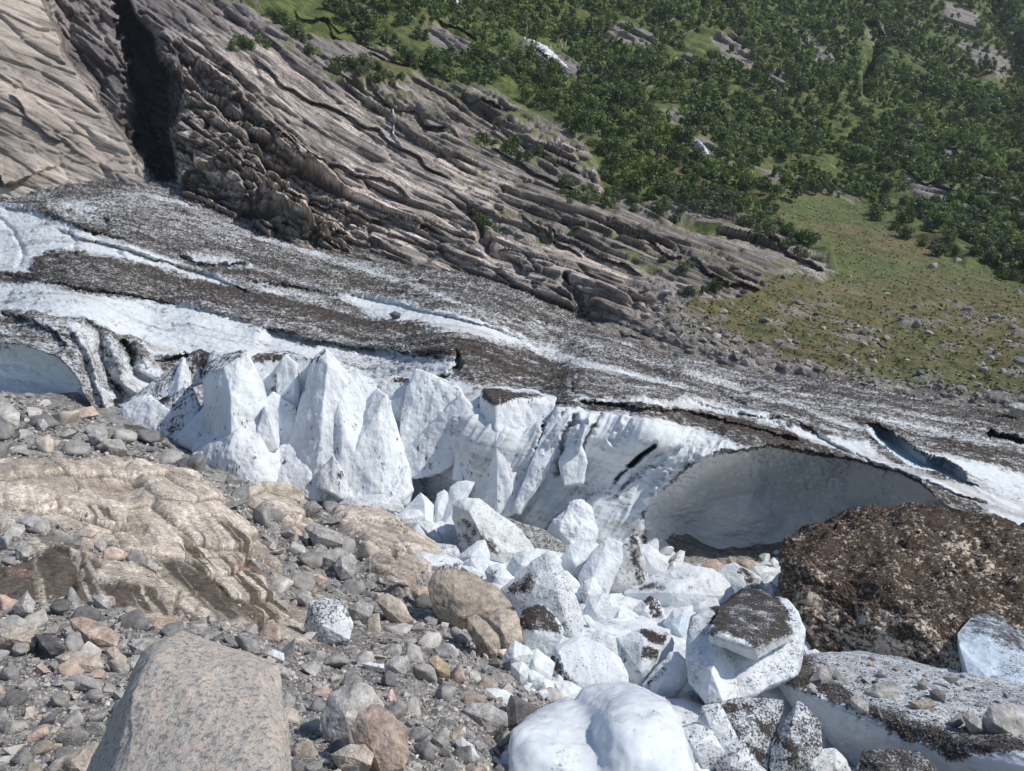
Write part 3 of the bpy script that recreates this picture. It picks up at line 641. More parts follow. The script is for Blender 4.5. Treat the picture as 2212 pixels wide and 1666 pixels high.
# world strata on the slabs
a_ = P(400, 1150, slopeY(np.array([400.]), np.array([1150.]))[0]); b_ = P(620, 1370, slopeY(np.array([620.]), np.array([1370.]))[0])
sd = (b_ - a_) / np.linalg.norm(b_ - a_); sn = nrm[(PX > 200) & (PX < 700) & (PY > 1050) & (PY < 1350)].mean(0); sn /= np.linalg.norm(sn); sx = np.cross(sn, sd); sx /= np.linalg.norm(sx)
_h = np.hypot(sd[0], sd[1]); Qs = (V0[:, 0] * sd[0] + V0[:, 1] * sd[1]) / _h; Qt = (-V0[:, 0] * sd[1] + V0[:, 1] * sd[0]) / _h * .8; Qn = V0[:, 2] * .1
w1 = fbm(V0 * 0.25, 3); w2 = fbm(V0 * 1.1, 3)
f1, f2, rr, gx, gy = worley(Qs / 4.2 + 0.2 * w1, Qt / 1.3 + 0.25 * w1)
g1, g2, r2, gx2, gy2 = worley(Qs / 1.5 + 0.4 * w2, Qt / 0.7 + 9)
n_a = fbm(V0 * 0.6, 4); n_b = fbm(V0 * 3, 4); n_c = rid(V0 * 1.6, 4)
relief = slab * (0.28 * (rr - 0.5 + 0.35 * gx + 0.3 * gy) - 0.34 * ss(0.06, 0, f2 - f1) + 0.10 * (r2 - 0.5) - .12 * ss(.06, 0, g2 - g1) + 0.05 * n_b + 0.25) + (1 - slab) * (0.32 * n_a + 0.10 * n_b + 0.06 * n_c)
# a few bedrock humps
relief = blur(relief.reshape(nv, nu), 2, 1).ravel()
relief = relief + 0.45 * pm(wx, wy, SLAB2, 22) + 0.35 * pm(wx, wy, [(280, 1010), (440, 1040), (560, 1130), (640, 1250), (560, 1260), (420, 1150), (300, 1090)], 25)
rs = np.clip(V0[:, 1] / 26, 0.10, 0.9)
V = V0 + nrm * (relief * rs)[:, None]
layer = fbm(np.stack([Qs / 9, Qt / 0.16, Qn / 2], 1), 3); lay2 = fbm(np.stack([Qs / 4, Qt / 0.5 + 3, Qn / 2], 1), 3)
lum = rr - 0.5
tan = mixc(C3(0.42, 0.365, 0.30), C3(0.62, 0.545, 0.455), ss(-0.3, 0.3, lay2 + lum * 0.6))
stripe = pm(wx, wy, [(330, 1180), (420, 1170), (560, 1150), (700, 1260), (700, 1290), (560, 1370), (430, 1290)], 18)
tan = mixc(tan, C3(0.085, 0.065, 0.045), ss(0.02, 0.16, layer) * (0.25 + 0.7 * stripe) * ss(-0.2, 0.1, lay2 + stripe * 0.25))
tan = mixc(tan, C3(0.075, 0.06, 0.047), wet * ss(0.25, 0.05, layer) * 0.92)
tan = mixc(tan, C3(0.07, 0.06, 0.05), np.maximum(ss(0.06, 0.0, f2 - f1) * 0.8, ss(.05, 0, g2 - g1) * .55)); tan = tan * (1 + .35 * (r2 - .5))[:, None]
tan = mixc(tan, C3(0.30, 0.20, 0.145), ss(0.25, 0.4, fbm(V0 * 0.35 + 7, 3)) * 0.6)
grav = mixc(C3(0.15, 0.146, 0.14), C3(0.32, 0.31, 0.295), ss(-0.35, 0.35, n_b + 0.3 * n_a))
col = mixc(grav, tan, slab)
dk = pm(wx, wy, [(1500, 1180), (1750, 1190), (1720, 1230), (1480, 1230)], 25)
M_ground = mat_rock('moraine_ground', 3.2, 14.0, 0.06, lo=0.72, hi=1.28, vattr='strata', cells=7.0)
so_ = grid_mesh('moraine_ground', V, nu, nv, {'Col': col, 'strata': np.stack([Qs * .12, Qt * 1.3, V0[:, 2] * .6], 1)}, M_ground)
tag(so_, kind='structure')
SV = V.reshape(nv, nu, 3); SN = nrm.reshape(nv, nu, 3); SPX, SPY = pxs, pys; SSLAB = slab.reshape(nv, nu); SWET = np.asarray(wet).reshape(nv, nu)
def ground_at(px, py):
    """point and normal of the near slope at survey pixels"""
    i = np.clip(np.searchsorted(SPX, px) - 1, 0, nu - 2); j = np.clip(np.searchsorted(SPY, py) - 1, 0, nv - 2)
    return SV[j, i], SN[j, i], SSLAB[j, i], SWET[j, i]
# ------------------------------------------------------------------ blocks traced one by one
ZS = 0.22129
OFF = {1: (845.8, 1003.0), 2: (1279.5, 1084.3), 3: (1030.1, 1296.8), 4: (1463.8, 1296.8)}
OFC = {'a': (0, 555.3), 'b': (737.3, 555.3), 'c': (1474.7, 555.3), 'd': (0, 1110.7), 'e': (737.3, 1110.7), 'f': (1474.7, 1110.7), 'v': (0, 0)}
def vw(k, pts):
    if k in OFF: s, o = ZS, OFF[k]
    else: s, o = (1.0 if k == 'v' else 1 / 3), OFC[k]
    return [(p[0] * s + o[0], p[1] * s + o[1]) + tuple(p[2:]) for p in pts]

def hull_bm(bm, pts):
    vs = [bm.verts.new(p) for p in pts]
    r = bmesh.ops.convex_hull(bm, input=vs, use_existing_faces=False)
    junk = [g for g in set(r['geom_interior'] + r['geom_unused']) if isinstance(g, bmesh.types.BMVert) and g.is_valid]
    if junk: bmesh.ops.delete(bm, geom=list(set(junk)), context='VERTS')

def split_long(V, Fc, target):
    """split every edge longer than target once"""
    e = np.concatenate([Fc[:, [0, 1]], Fc[:, [1, 2]], Fc[:, [2, 0]]]); e.sort(axis=1)
    key = e[:, 0].astype(np.int64) * (len(V) + 1) + e[:, 1]
    uq, first, inv_ = np.unique(key, return_index=True, return_inverse=True); ue = e[first]
    L = np.linalg.norm(V[ue[:, 0]] - V[ue[:, 1]], axis=1); lg = L > target
    if not lg.any(): return V, Fc, False
    mid = np.full(len(ue), -1); mid[lg] = len(V) + np.arange(lg.sum())
    V = np.concatenate([V, (V[ue[lg, 0]] + V[ue[lg, 1]]) / 2]); n = len(Fc)
    m = mid[inv_.ravel()].reshape(3, n).T; cnt = (m >= 0).sum(1); out = [Fc[cnt == 0]]
    f, q = Fc[cnt == 3], m[cnt == 3]
    if len(f): out += [np.stack([f[:, 0], q[:, 0], q[:, 2]], 1), np.stack([q[:, 0], f[:, 1], q[:, 1]], 1), np.stack([q[:, 2], q[:, 1], f[:, 2]], 1), q]
    for c in (1, 2):
        f, q = Fc[cnt == c], m[cnt == c]
        if not len(f): continue
        want = (q >= 0) if c == 1 else (q < 0)
        r = want.argmax(1); i = np.arange(len(f))
        A_, B_, C_ = f[i, r], f[i, (r + 1) % 3], f[i, (r + 2) % 3]
        if c == 1:
            M_ = q[i, r]; out += [np.stack([A_, M_, C_], 1), np.stack([M_, B_, C_], 1)]
        else:       # edge AB is short; BC and CA are split
            M1, M2 = q[i, (r + 1) % 3], q[i, (r + 2) % 3]
            out += [np.stack([A_, B_, M1], 1), np.stack([A_, M1, M2], 1), np.stack([M2, M1, C_], 1)]
    return V, np.concatenate(out), True

def smooth_v(V, Fc, it):
    e = np.concatenate([Fc[:, [0, 1]], Fc[:, [1, 2]], Fc[:, [2, 0]]]); nV = len(V)
    deg = np.bincount(e[:, 0], minlength=nV)[:, None] + 1e-9
    for k in range(it * 2):
        s = np.stack([np.bincount(e[:, 0], V[e[:, 1], c], nV) for c in range(3)], 1) / deg
        V = V + (0.6 if k % 2 == 0 else -0.5) * (s - V)
    return V

def refine(hulls, target, rnd):
    """convex pieces -> fine rounded triangle mesh; returns V, faces"""
    Vs, Fs, base = [], [], 0
    for pts in hulls:
        bm = bmesh.new(); hull_bm(bm, pts)
        bmesh.ops.triangulate(bm, faces=bm.faces[:]); bm.verts.index_update(); bm.normal_update()
        V = np.array([v.co[:] for v in bm.verts]); Fc = np.array([[v.index for v in f.verts] for f in bm.faces]); bm.free()
        c = V.mean(0); a, b2, d = V[Fc[:, 0]], V[Fc[:, 1]], V[Fc[:, 2]]
        if (((np.cross(b2 - a, d - a)) * ((a + b2 + d) / 3 - c)).sum(1) < 0).mean() > .5: Fc = Fc[:, ::-1]
        for _ in range(12):
            V, Fc, more = split_long(V, Fc, target)
            if not more or len(V) > 50000: break
        V = smooth_v(V, Fc, rnd)
        Vs.append(V); Fs.append(Fc + base); base += len(V)
    return np.concatenate(Vs), np.concatenate(Fs)

def vnormals(V, Fc):
    a, b, c = V[Fc[:, 0]], V[Fc[:, 1]], V[Fc[:, 2]]; n = np.cross(b - a, c - a); r = np.zeros_like(V)
    for k in range(3):
        for c_ in range(3): r[:, c_] += np.bincount(Fc[:, k], n[:, c_], len(V))
    return r / (np.linalg.norm(r, axis=1)[:, None] + 1e-12)

M_ice = mat_ice('block_ice', 20.0, 4.0, 0.05, rough=0.42, spec=0.35, pit=0.5, sss=.12)
M_iceN = mat_ice('near_block_ice', 30.0, 1.3, 0.03, rough=0.2, spec=0.5, pit=0.4, sss=.3)
M_icefar = mat_ice('serac_ice', 3.6, 1.8, 0.14, stretch=(1.4, 1.4, 0.4), rough=0.5, spec=0.3, sss=.12)
M_stone = mat_rock('boulder_stone', 5.0, 26.0, 0.035, lo=0.6, hi=1.4)
M_stonefar = mat_rock('boulder_stone_far', 1.6, 8.0, 0.08, lo=0.6, hi=1.4)
M_gran = mat_rock('granite_boulder', 55.0, 150.0, 0.0025, lo=0.35, hi=1.7, rough=0.8)
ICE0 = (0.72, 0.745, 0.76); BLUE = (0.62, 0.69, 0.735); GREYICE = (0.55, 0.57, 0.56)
KEEP = []
def body(name, hulls, mat, size, col, *ar, flute=0, **kw):
    return body_(name, hulls, mat, size, col, *ar, flute=flute, **kw)
def body_(name, hulls, mat, size, col, dirt=0.0, top=0.0, patches=(), rnd=2, amp=1.0, res=3.2, parent=None, cjit=0.08, strat=None, pat_soft=4, ymid=None, freq=1.0, flute=0):
    ym = ymid or float(np.mean(hulls[0][:, 1])); target = res * ym / F
    V, Fc = refine(hulls, target, rnd); n = vnormals(V, Fc); s = size
    sd = abs(hash(name + str(round(float(V[0, 0]), 3)))) % 97 if False else (round(abs(float(V[0, 0])) * 37) % 97)
    d = 0.055 * fbm(V * (1.6 * freq / s) + sd, 2) + 0.016 * rid(V * (4.0 * freq / s) + sd, 3) + 0.008 * fbm(V * (11 * freq / s) + sd, 2)
    if flute: d = d + flute * (0.035 * rid(V * [1.1, 1.1, .16] * 3.2 / s + sd, 3) + .02 * fbm(V * [1, 1, .3] * 9 / s + sd, 3))
    V2 = V + n * (d * s * amp)[:, None]
    px, py = proj(V2)
    n1 = fbm(V * (2.0 / s) + sd + 3, 3); n2 = fbm(V * (6 / s) + sd + 7, 3)
    D = np.full(len(V), float(dirt)); D = D + (top - dirt) * ss(0.35, 0.8, n[:, 2] + 0.25 * n1) if top else D
    if flute: D = D + .16 * ss(.05, .4, rid(V * [1.3, 1.3, .12] * 3.0 / s + 11, 3)) * (dirt > .03)
    for poly, v in patches:
        m = pm(px + 22 * n2, py + 16 * n1, poly, pat_soft + 3); D = D * (1 - m) + (v + .28 * n2 + .2 * n1) * m
    D = np.clip(D + 0.10 * n2 * (D > 0.03), 0, 1)
    c = np.array(col)[None, :] * (1 + cjit * 2 * n1[:, None]) * (1 + cjit * n2[:, None])
    if strat is not None:
        q = V @ np.array(strat); w = fbm(np.stack([q * 9 / s, q * 0, q * 0], 1) + V * 0.6 / s, 3); c = c * (1 + 0.45 * w[:, None])
    return mesh_np(name, V2, Fc, {'Col': np.clip(c, 0, 1), 'dirt': D}, mat, True, parent=parent)

def block(name, label, cat, k, outline, ridge=None, Yb=None, th=0.7, tilt=0.5, group=None, mat=None, col=ICE0, dirt=0.05, top=0.0, patches=(), rnd=2, amp=1.0, res=3.2, sink=0.35, dz=0.985, cjit=0.11, extra=(), freq=1.0):
    o = np.array([p[:2] for p in vw(k, outline)]); o = o.mean(0) + (o - o.mean(0)) * 1.10; b = o[o[:, 1].argmax()]
    if Yb is None: Yb = float(slopeY(np.array([b[0]]), np.array([b[1]]))[0]) * dz
    ar = 0.5 * abs(np.dot(o[:, 0], np.roll(o[:, 1], 1)) - np.dot(o[:, 1], np.roll(o[:, 0], 1)))
    u = Yb / F; size = math.sqrt(ar) * u; c = o.mean(0)
    Yi = Yb + tilt * (b[1] - o[:, 1]) * u
    pts = [P(o[:, 0], o[:, 1], Yi)]
    back = c + (o - c) * 0.8; pts.append(P(back[:, 0], back[:, 1], Yi + th * size))
    bot = o[o[:, 1] > c[1] + 0.3 * (b[1] - c[1])]
    pb = P(c[0] + (bot[:, 0] - c[0]) * 0.85, bot[:, 1], Yb + 0.35 * size * th); pb[:, 2] -= sink * size; pts.append(pb)
    h = o[:, 1].max() - o[:, 1].min(); w = o[:, 0].max() - o[:, 0].min()
    if ridge is None:
        ph = (c[0] * 7.13 + c[1] * 3.7) % 1.0
        ridge_v = [(c[0] - w * (0.05 + 0.15 * ph), c[1] + h * 0.05, -0.34), (c[0] + w * (0.2 - 0.1 * ph), c[1] - h * (0.02 + 0.1 * ph), -0.2), (c[0] + w * 0.05, c[1] + h * 0.28, -0.14)]
    else: ridge_v = vw(k, ridge)
    for (x, y, f) in ridge_v:
        Yl = Yb + tilt * (b[1] - y) * u + f * size
        pts.append(P([x], [y], [Yl]))
    hulls = [np.concatenate(pts)]
    for kk, ex in extra: hulls.append(np.concatenate([P(*np.array([p]).T) for p in vw(kk, ex)] + [P(p[0], p[1], p[2] + th * size)[None] for p in vw(kk, ex)]))
    patches = [(vw(kq, q), v) for kq, q, v in patches]
    if res * u * 34 > size: res = size / 34 / u          # small blocks still get facets
    ob = body(name, hulls, mat or M_ice, size, col, dirt, top, patches, rnd, amp, max(res, 1.1), cjit=cjit, freq=freq)
    tag(ob, label, cat, group); return ob

def serac(name, label, hulls, th=3.5, dirt=0.06, top=0.0, patches=(), col=ICE0, mat=None, rnd=2, res=2.6, amp=0.7, cat='serac', group=None, size=None, flute=.8, cj=.09):
    hs = []
    for k, pts, *rest in hulls:
        t = rest[0] if rest else th; v = np.array(vw(k, pts)); c = v.mean(0)
        bk = v.copy(); bk[:, 0] = c[0] + (bk[:, 0] - c[0]) * 0.92; bk[:, 2] += t
        hs.append(np.concatenate([P(v[:, 0], v[:, 1], v[:, 2]), P(bk[:, 0], bk[:, 1], bk[:, 2])]))
    patches = [(vw(kq, q), v) for kq, q, v in patches]
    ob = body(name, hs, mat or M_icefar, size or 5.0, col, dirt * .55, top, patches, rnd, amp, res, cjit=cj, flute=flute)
    tag(ob, label, cat, group); return ob

# --- seracs along the front, left to right
serac('serac', 'leaning ice wall with a brown band down it, behind the first tall block',
      [('a', [(1615, 680, 48), (1680, 635, 48.4), (1850, 618, 48.6), (2025, 660, 48), (2020, 900, 47.2), (1960, 1100, 46.5), (1860, 1190, 46), (1780, 1170, 46), (1740, 980, 46.8), (1690, 830, 47.4)])],
      th=4, patches=[('a', [(1600, 640), (1850, 600), (2040, 640), (2030, 690), (1900, 650), (1700, 690), (1620, 700)], 0.62), ('a', [(1660, 720), (1800, 740), (1840, 900), (1930, 1060), (1880, 1100), (1780, 900), (1740, 760)], 0.48)])
serac('serac', 'massive ice column with a sloping grey cap, leftmost of the tall ones',
      [('a', [(1315, 740, 45.5), (1340, 690, 46.5), (1560, 612, 46.5), (1592, 616, 45.2), (1640, 700, 44.8), (1702, 830, 44.6), (1728, 960, 44.2), (1760, 1150, 43.6), (1640, 1300, 42.6), (1420, 1300, 42.6), (1325, 1130, 44.6), (1330, 950, 45), (1455, 720, 44.3), (1500, 900, 43.0), (1500, 1150, 42.4)]),
       ('a', [(1330, 1120, 44.6), (1255, 1250, 43.6), (1310, 1345, 42.4), (1400, 1400, 41.6), (1500, 1452, 41.2), (1640, 1490, 41), (1800, 1500, 41.6), (1810, 1160, 43.6), (1720, 960, 44.3), (1520, 1150, 42.2), (1480, 1250, 41.6), (1650, 1300, 41.6)]),
       ('a', [(1140, 1190, 45.5), (1250, 1070, 45.5), (1330, 960, 45.6), (1400, 1150, 44.2), (1260, 1250, 44.2)]),
       ('a', [(1640, 1200, 42.6), (1720, 980, 43.2), (1790, 1150, 43), (1800, 1240, 42.6), (1700, 1280, 42.4)])],
      patches=[('a', [(1300, 760), (1330, 680), (1590, 600), (1600, 640), (1480, 700), (1340, 780)], 0.5), ('a', [(1260, 1240), (1500, 1200), (1820, 1300), (1820, 1500), (1400, 1420)], 0.2)])
serac('serac', 'narrow white ice fin with a sharp peak, in the middle of the front left',
      [('b', [(-165, 640, 45.0), (-100, 600, 45.2), (-50, 650, 44.8), (0, 720, 44.8), (130, 890, 44.6), (160, 1010, 44.4), (170, 1300, 43), (60, 1560, 41.8), (-200, 1600, 41.4), (-330, 1350, 42.8), (-330, 1200, 43.5), (-260, 1020, 44.4), (-225, 880, 44.8), (-195, 740, 45.0), (-90, 700, 44.2), (-120, 1000, 43.0), (-150, 1300, 42.0), (20, 900, 44.2)]),
       ('b', [(-420, 1250, 43.4), (-330, 1200, 43.6), (-200, 1400, 41.8), (-200, 1560, 41.2), (-420, 1500, 41.8), (-400, 1400, 42.2)])],
      patches=[('b', [(-170, 660), (-100, 600), (-90, 620), (-160, 700)], 0.4), ('b', [(-420, 1400), (-200, 1440), (0, 1450), (60, 1600), (-300, 1620)], 0.24)])
serac('serac', 'white ice blade with a deep shadow down its right side, right of the sharp peak',
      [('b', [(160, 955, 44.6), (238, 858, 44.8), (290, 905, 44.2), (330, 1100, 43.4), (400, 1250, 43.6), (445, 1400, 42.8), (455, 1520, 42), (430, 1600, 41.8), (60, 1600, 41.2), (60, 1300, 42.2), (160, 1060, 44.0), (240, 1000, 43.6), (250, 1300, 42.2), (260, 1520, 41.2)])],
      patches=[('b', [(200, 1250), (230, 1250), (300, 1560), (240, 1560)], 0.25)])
serac('serac', 'small ice spike with a dark crack at its foot, low on the left front',
      [('a', [(2060, 1480, 41.0), (2080, 1390, 41.2), (2160, 1292, 41.4), (2215, 1400, 41.2), (2290, 1600, 40.8), (2140, 1520, 40.6)])], th=1.5, dirt=0.22)
serac('ice_fin', 'triangular scalloped ice slab leaning back between the blades', [('b', [(480, 732, 46.0), (520, 745, 46.0), (640, 800, 45.8), (742, 850, 45.6), (785, 915, 45.2), (700, 1012, 44.8), (560, 1162, 44.4), (398, 1280, 44.0), (388, 1100, 44.6), (390, 1000, 45), (425, 870, 45.6)])],
      th=3, dirt=0.10, cat='ice slab', amp=0.9, patches=[('b', [(430, 780), (560, 770), (700, 850), (600, 1000), (430, 950)], 0.16)])
serac('ice_fin', 'long ice slab split by a dark line, crossed by a diagonal shadow', [('b', [(780, 898, 44.0), (835, 960, 43.8), (842, 1020, 43.6), (795, 1070, 43.4), (760, 1200, 43.2), (730, 1340, 43), (640, 1385, 42.8), (470, 1422, 42.8), (422, 1340, 43.2), (398, 1282, 43.6), (560, 1164, 43.9), (700, 1012, 44)])], th=3, cat='ice slab', dirt=0.09)
serac('ice_fin', 'narrow ice splinter standing left of the flat topped column', [('b', [(788, 1065, 43.2), (850, 1022, 43.0), (882, 1080, 42.8), (886, 1200, 42.6), (862, 1350, 42.4), (855, 1450, 42.2), (720, 1440, 42.4), (735, 1340, 42.6), (765, 1250, 43)])], th=2, cat='ice slab', dirt=0.12)
serac('ice_fin', 'pale ice wedge tucked behind the top of the flat topped column', [('b', [(830, 940, 45.4), (870, 880, 45.6), (930, 868, 45.6), (930, 930, 45), (895, 965, 44.8), (850, 1030, 44.6)])], th=2, cat='ice slab', dirt=0.02)
serac('ice_fin', 'dirty topped ice ledge behind the blades', [('b', [(250, 830, 47.5), (330, 785, 47.8), (440, 790, 47.8), (440, 850, 47), (400, 960, 46.2), (380, 1050, 46), (330, 960, 46.5)])], th=3, cat='ice slab', dirt=0.15, patches=[('b', [(240, 820), (340, 780), (450, 780), (450, 830), (330, 820)], 0.5)])
serac('ice_fin', 'broken ice lump behind the sharp peak', [('b', [(0, 740, 47.5), (60, 740, 47.8), (200, 800, 47.8), (245, 850, 47.4), (170, 960, 46.6), (130, 900, 46.4), (60, 840, 46.6)])], th=3, cat='ice slab', dirt=0.2)
serac('serac', 'square ice column with a flat black top and a shaded grey left face',
      [('b', [(925, 868, 44.4), (1000, 850, 45.4), (1280, 884, 45.4), (1322, 905, 44.6), (1240, 922, 43.4), (1080, 932, 42.9), (1000, 952, 42.3), (918, 925, 43.8), (880, 1090, 43.4), (862, 1300, 42.8), (852, 1560, 42.0), (895, 1700, 41.0), (1010, 1700, 40.0), (1130, 1640, 40.4), (1010, 1300, 41.0), (1200, 1400, 41.6), (1250, 1200, 42.8)]),
       ('b', [(1080, 932, 43.0), (1240, 922, 43.5), (1322, 905, 44.0), (1392, 915, 44.0), (1380, 962, 43.4), (1300, 1082, 42.8), (1245, 1250, 42.2), (1205, 1400, 41.6), (1130, 1540, 40.8), (1090, 1660, 40.4), (1010, 1680, 40.3), (1020, 1300, 41.4), (1100, 1100, 42.6)])],
      th=3.6, dirt=0.10, patches=[('b', [(905, 930), (925, 860), (1000, 845), (1290, 880), (1330, 905), (1240, 918), (1100, 932), (1000, 956)], 0.78), ('b', [(900, 930), (1000, 950), (1010, 1400), (870, 1500), (870, 1100)], 0.22), ('b', [(1010, 950), (1300, 920), (1390, 915), (1300, 1000), (1100, 1020), (1020, 1000)], 0.2)])  # left face patch paints that side's shade as extra grit
serac('ice_fin', 'tall ice rib with a grimy groove, right of the flat topped column',
      [('b', [(1400, 985, 42.2), (1480, 985, 42.2), (1385, 1110, 41.6), (1372, 1310, 40.8), (1290, 1450, 40.2), (1150, 1660, 39.4), (1130, 1600, 39.8), (1185, 1500, 40.4), (1250, 1300, 41.2), (1330, 1100, 41.8)])], th=2, cat='ice slab', dirt=0.12)
serac('ice_fin', 'clean pointed ice flake against the front wall above the fallen blocks', [('b', [(1430, 1330, 40.2), (1500, 1180, 40.6), (1540, 1210, 40.5), (1580, 1330, 40.1), (1560, 1460, 39.6), (1450, 1480, 39.6)])], th=1.4, cat='ice slab', dirt=0.02)
serac('ice_apron', 'smooth ice apron joining the feet of the seracs above the bedrock',
      [('v', [(420, 985, 42.6), (470, 960, 43.2), (560, 975, 43.0), (600, 1070, 41.2), (520, 1045, 41.6), (450, 1015, 42.2)]), ('v', [(540, 985, 43.2), (640, 960, 43.4), (720, 1000, 42.6), (760, 1090, 40.9), (660, 1075, 41.0), (570, 1055, 41.4)]),
       ('v', [(700, 990, 43), (800, 985, 43), (880, 1010, 42.6), (890, 1060, 41.6), (860, 1085, 40.9), (760, 1095, 40.6), (700, 1080, 40.9)])], th=3, dirt=.16, cat='ice', rnd=6, amp=1.0)
serac('ice_fin', 'fluted ice pillar filling the gap left of the sharp peak', [('v', [(560, 880, 45), (590, 850, 45.4), (640, 880, 45.2), (650, 960, 44.4), (640, 1010, 43.4), (590, 1000, 43.6)])], th=3, dirt=.15, cat='ice slab')
serac('ice_fin', 'fluted ice pillar right of the sharp peak, behind the white blade', [('v', [(735, 820, 46), (770, 800, 46.2), (800, 860, 45.8), (810, 960, 44.8), (780, 1040, 43.6), (730, 980, 44.4)])], th=3, dirt=.16, cat='ice slab')
serac('ice_fin', 'broad fluted ice ridge falling from the right shoulder of the sharp peak', [('v', [(712, 772, 45.0), (740, 800, 45.0), (768, 845, 44.8), (790, 862, 44.6), (806, 930, 44.0), (815, 1040, 42.4), (800, 1080, 41.4), (735, 1080, 41.2), (715, 960, 42.8), (742, 930, 42.7)])], th=3, dirt=.14, cat='ice slab')
serac('ice_fin', 'thin upright ice sheet between the tall column and the sharp peak', [('v', [(600, 800, 46.8), (618, 770, 47), (640, 790, 46.8), (644, 900, 45.8), (628, 980, 44.6), (602, 960, 45)])], th=2, dirt=.12, cat='ice slab')
serac('ice_fin', 'shadowed ice behind the blade with the deep shadow', [('v', [(830, 870, 46), (870, 860, 46.2), (880, 960, 45.4), (890, 1050, 44.0), (850, 1060, 43.8)])], th=3, dirt=.12, cat='ice slab')
# broken ice in the hollow on the left
for lb, pts, dt, tp in [
    ('dark capped ice block standing in the hollow left of the tall column', [(1222, 700, 50), (1240, 640, 50.5), (1300, 610, 50.8), (1355, 640, 50.2), (1345, 720, 49.6), (1320, 810, 49), (1230, 830, 49)], 0.25, 0.6),
    ('thin ice fin with grey edge in the left hollow', [(1095, 890, 49), (1190, 665, 50), (1225, 760, 49.4), (1240, 860, 48.6), (1150, 900, 48)], 0.2, 0.1),
    ('small peaked ice tip beside the grey cap of the tall column', [(1360, 650, 49), (1395, 615, 49.2), (1430, 620, 49), (1450, 650, 48.4), (1350, 720, 48.4)], 0.15, 0.1),
    ('rounded dirty ice lump above the dark lying slab', [(760, 1060, 47), (830, 950, 47.6), (960, 900, 48), (1010, 950, 47), (1100, 1000, 46.5), (1150, 1150, 46), (1000, 1160, 46), (880, 1110, 46.2)], 0.2, 0.15),
    ('shadowed ice wedge left of the tall column foot', [(1000, 1010, 47), (1190, 850, 47.6), (1250, 870, 47.2), (1282, 970, 46.6), (1240, 1080, 46), (1150, 1170, 45.4), (1050, 1160, 45.6)], 0.18, 0.5),
    ('grimy ice ramp lying in the left hollow', [(850, 930, 49.5), (1000, 830, 50), (1170, 700, 50.4), (1150, 780, 49.6), (1080, 900, 48.6), (960, 960, 48.2)], 0.45, 0.3)]:
    serac('ice_fin', lb, [('a', pts)], th=2.2, dirt=dt, top=tp, cat='ice slab', amp=0.8)
serac('flat_boulder', 'dark flat rock slab wedged under the ice on the left', [('a', [(660, 1125, 43.4), (760, 1085, 44.4), (880, 1095, 44.4), (1045, 1160, 43.6), (1052, 1180, 43), (960, 1222, 42), (840, 1222, 41.8), (740, 1180, 42.4)])], th=1.5, mat=M_stonefar, col=(0.10, 0.095, 0.09), cat='rock', rnd=1)

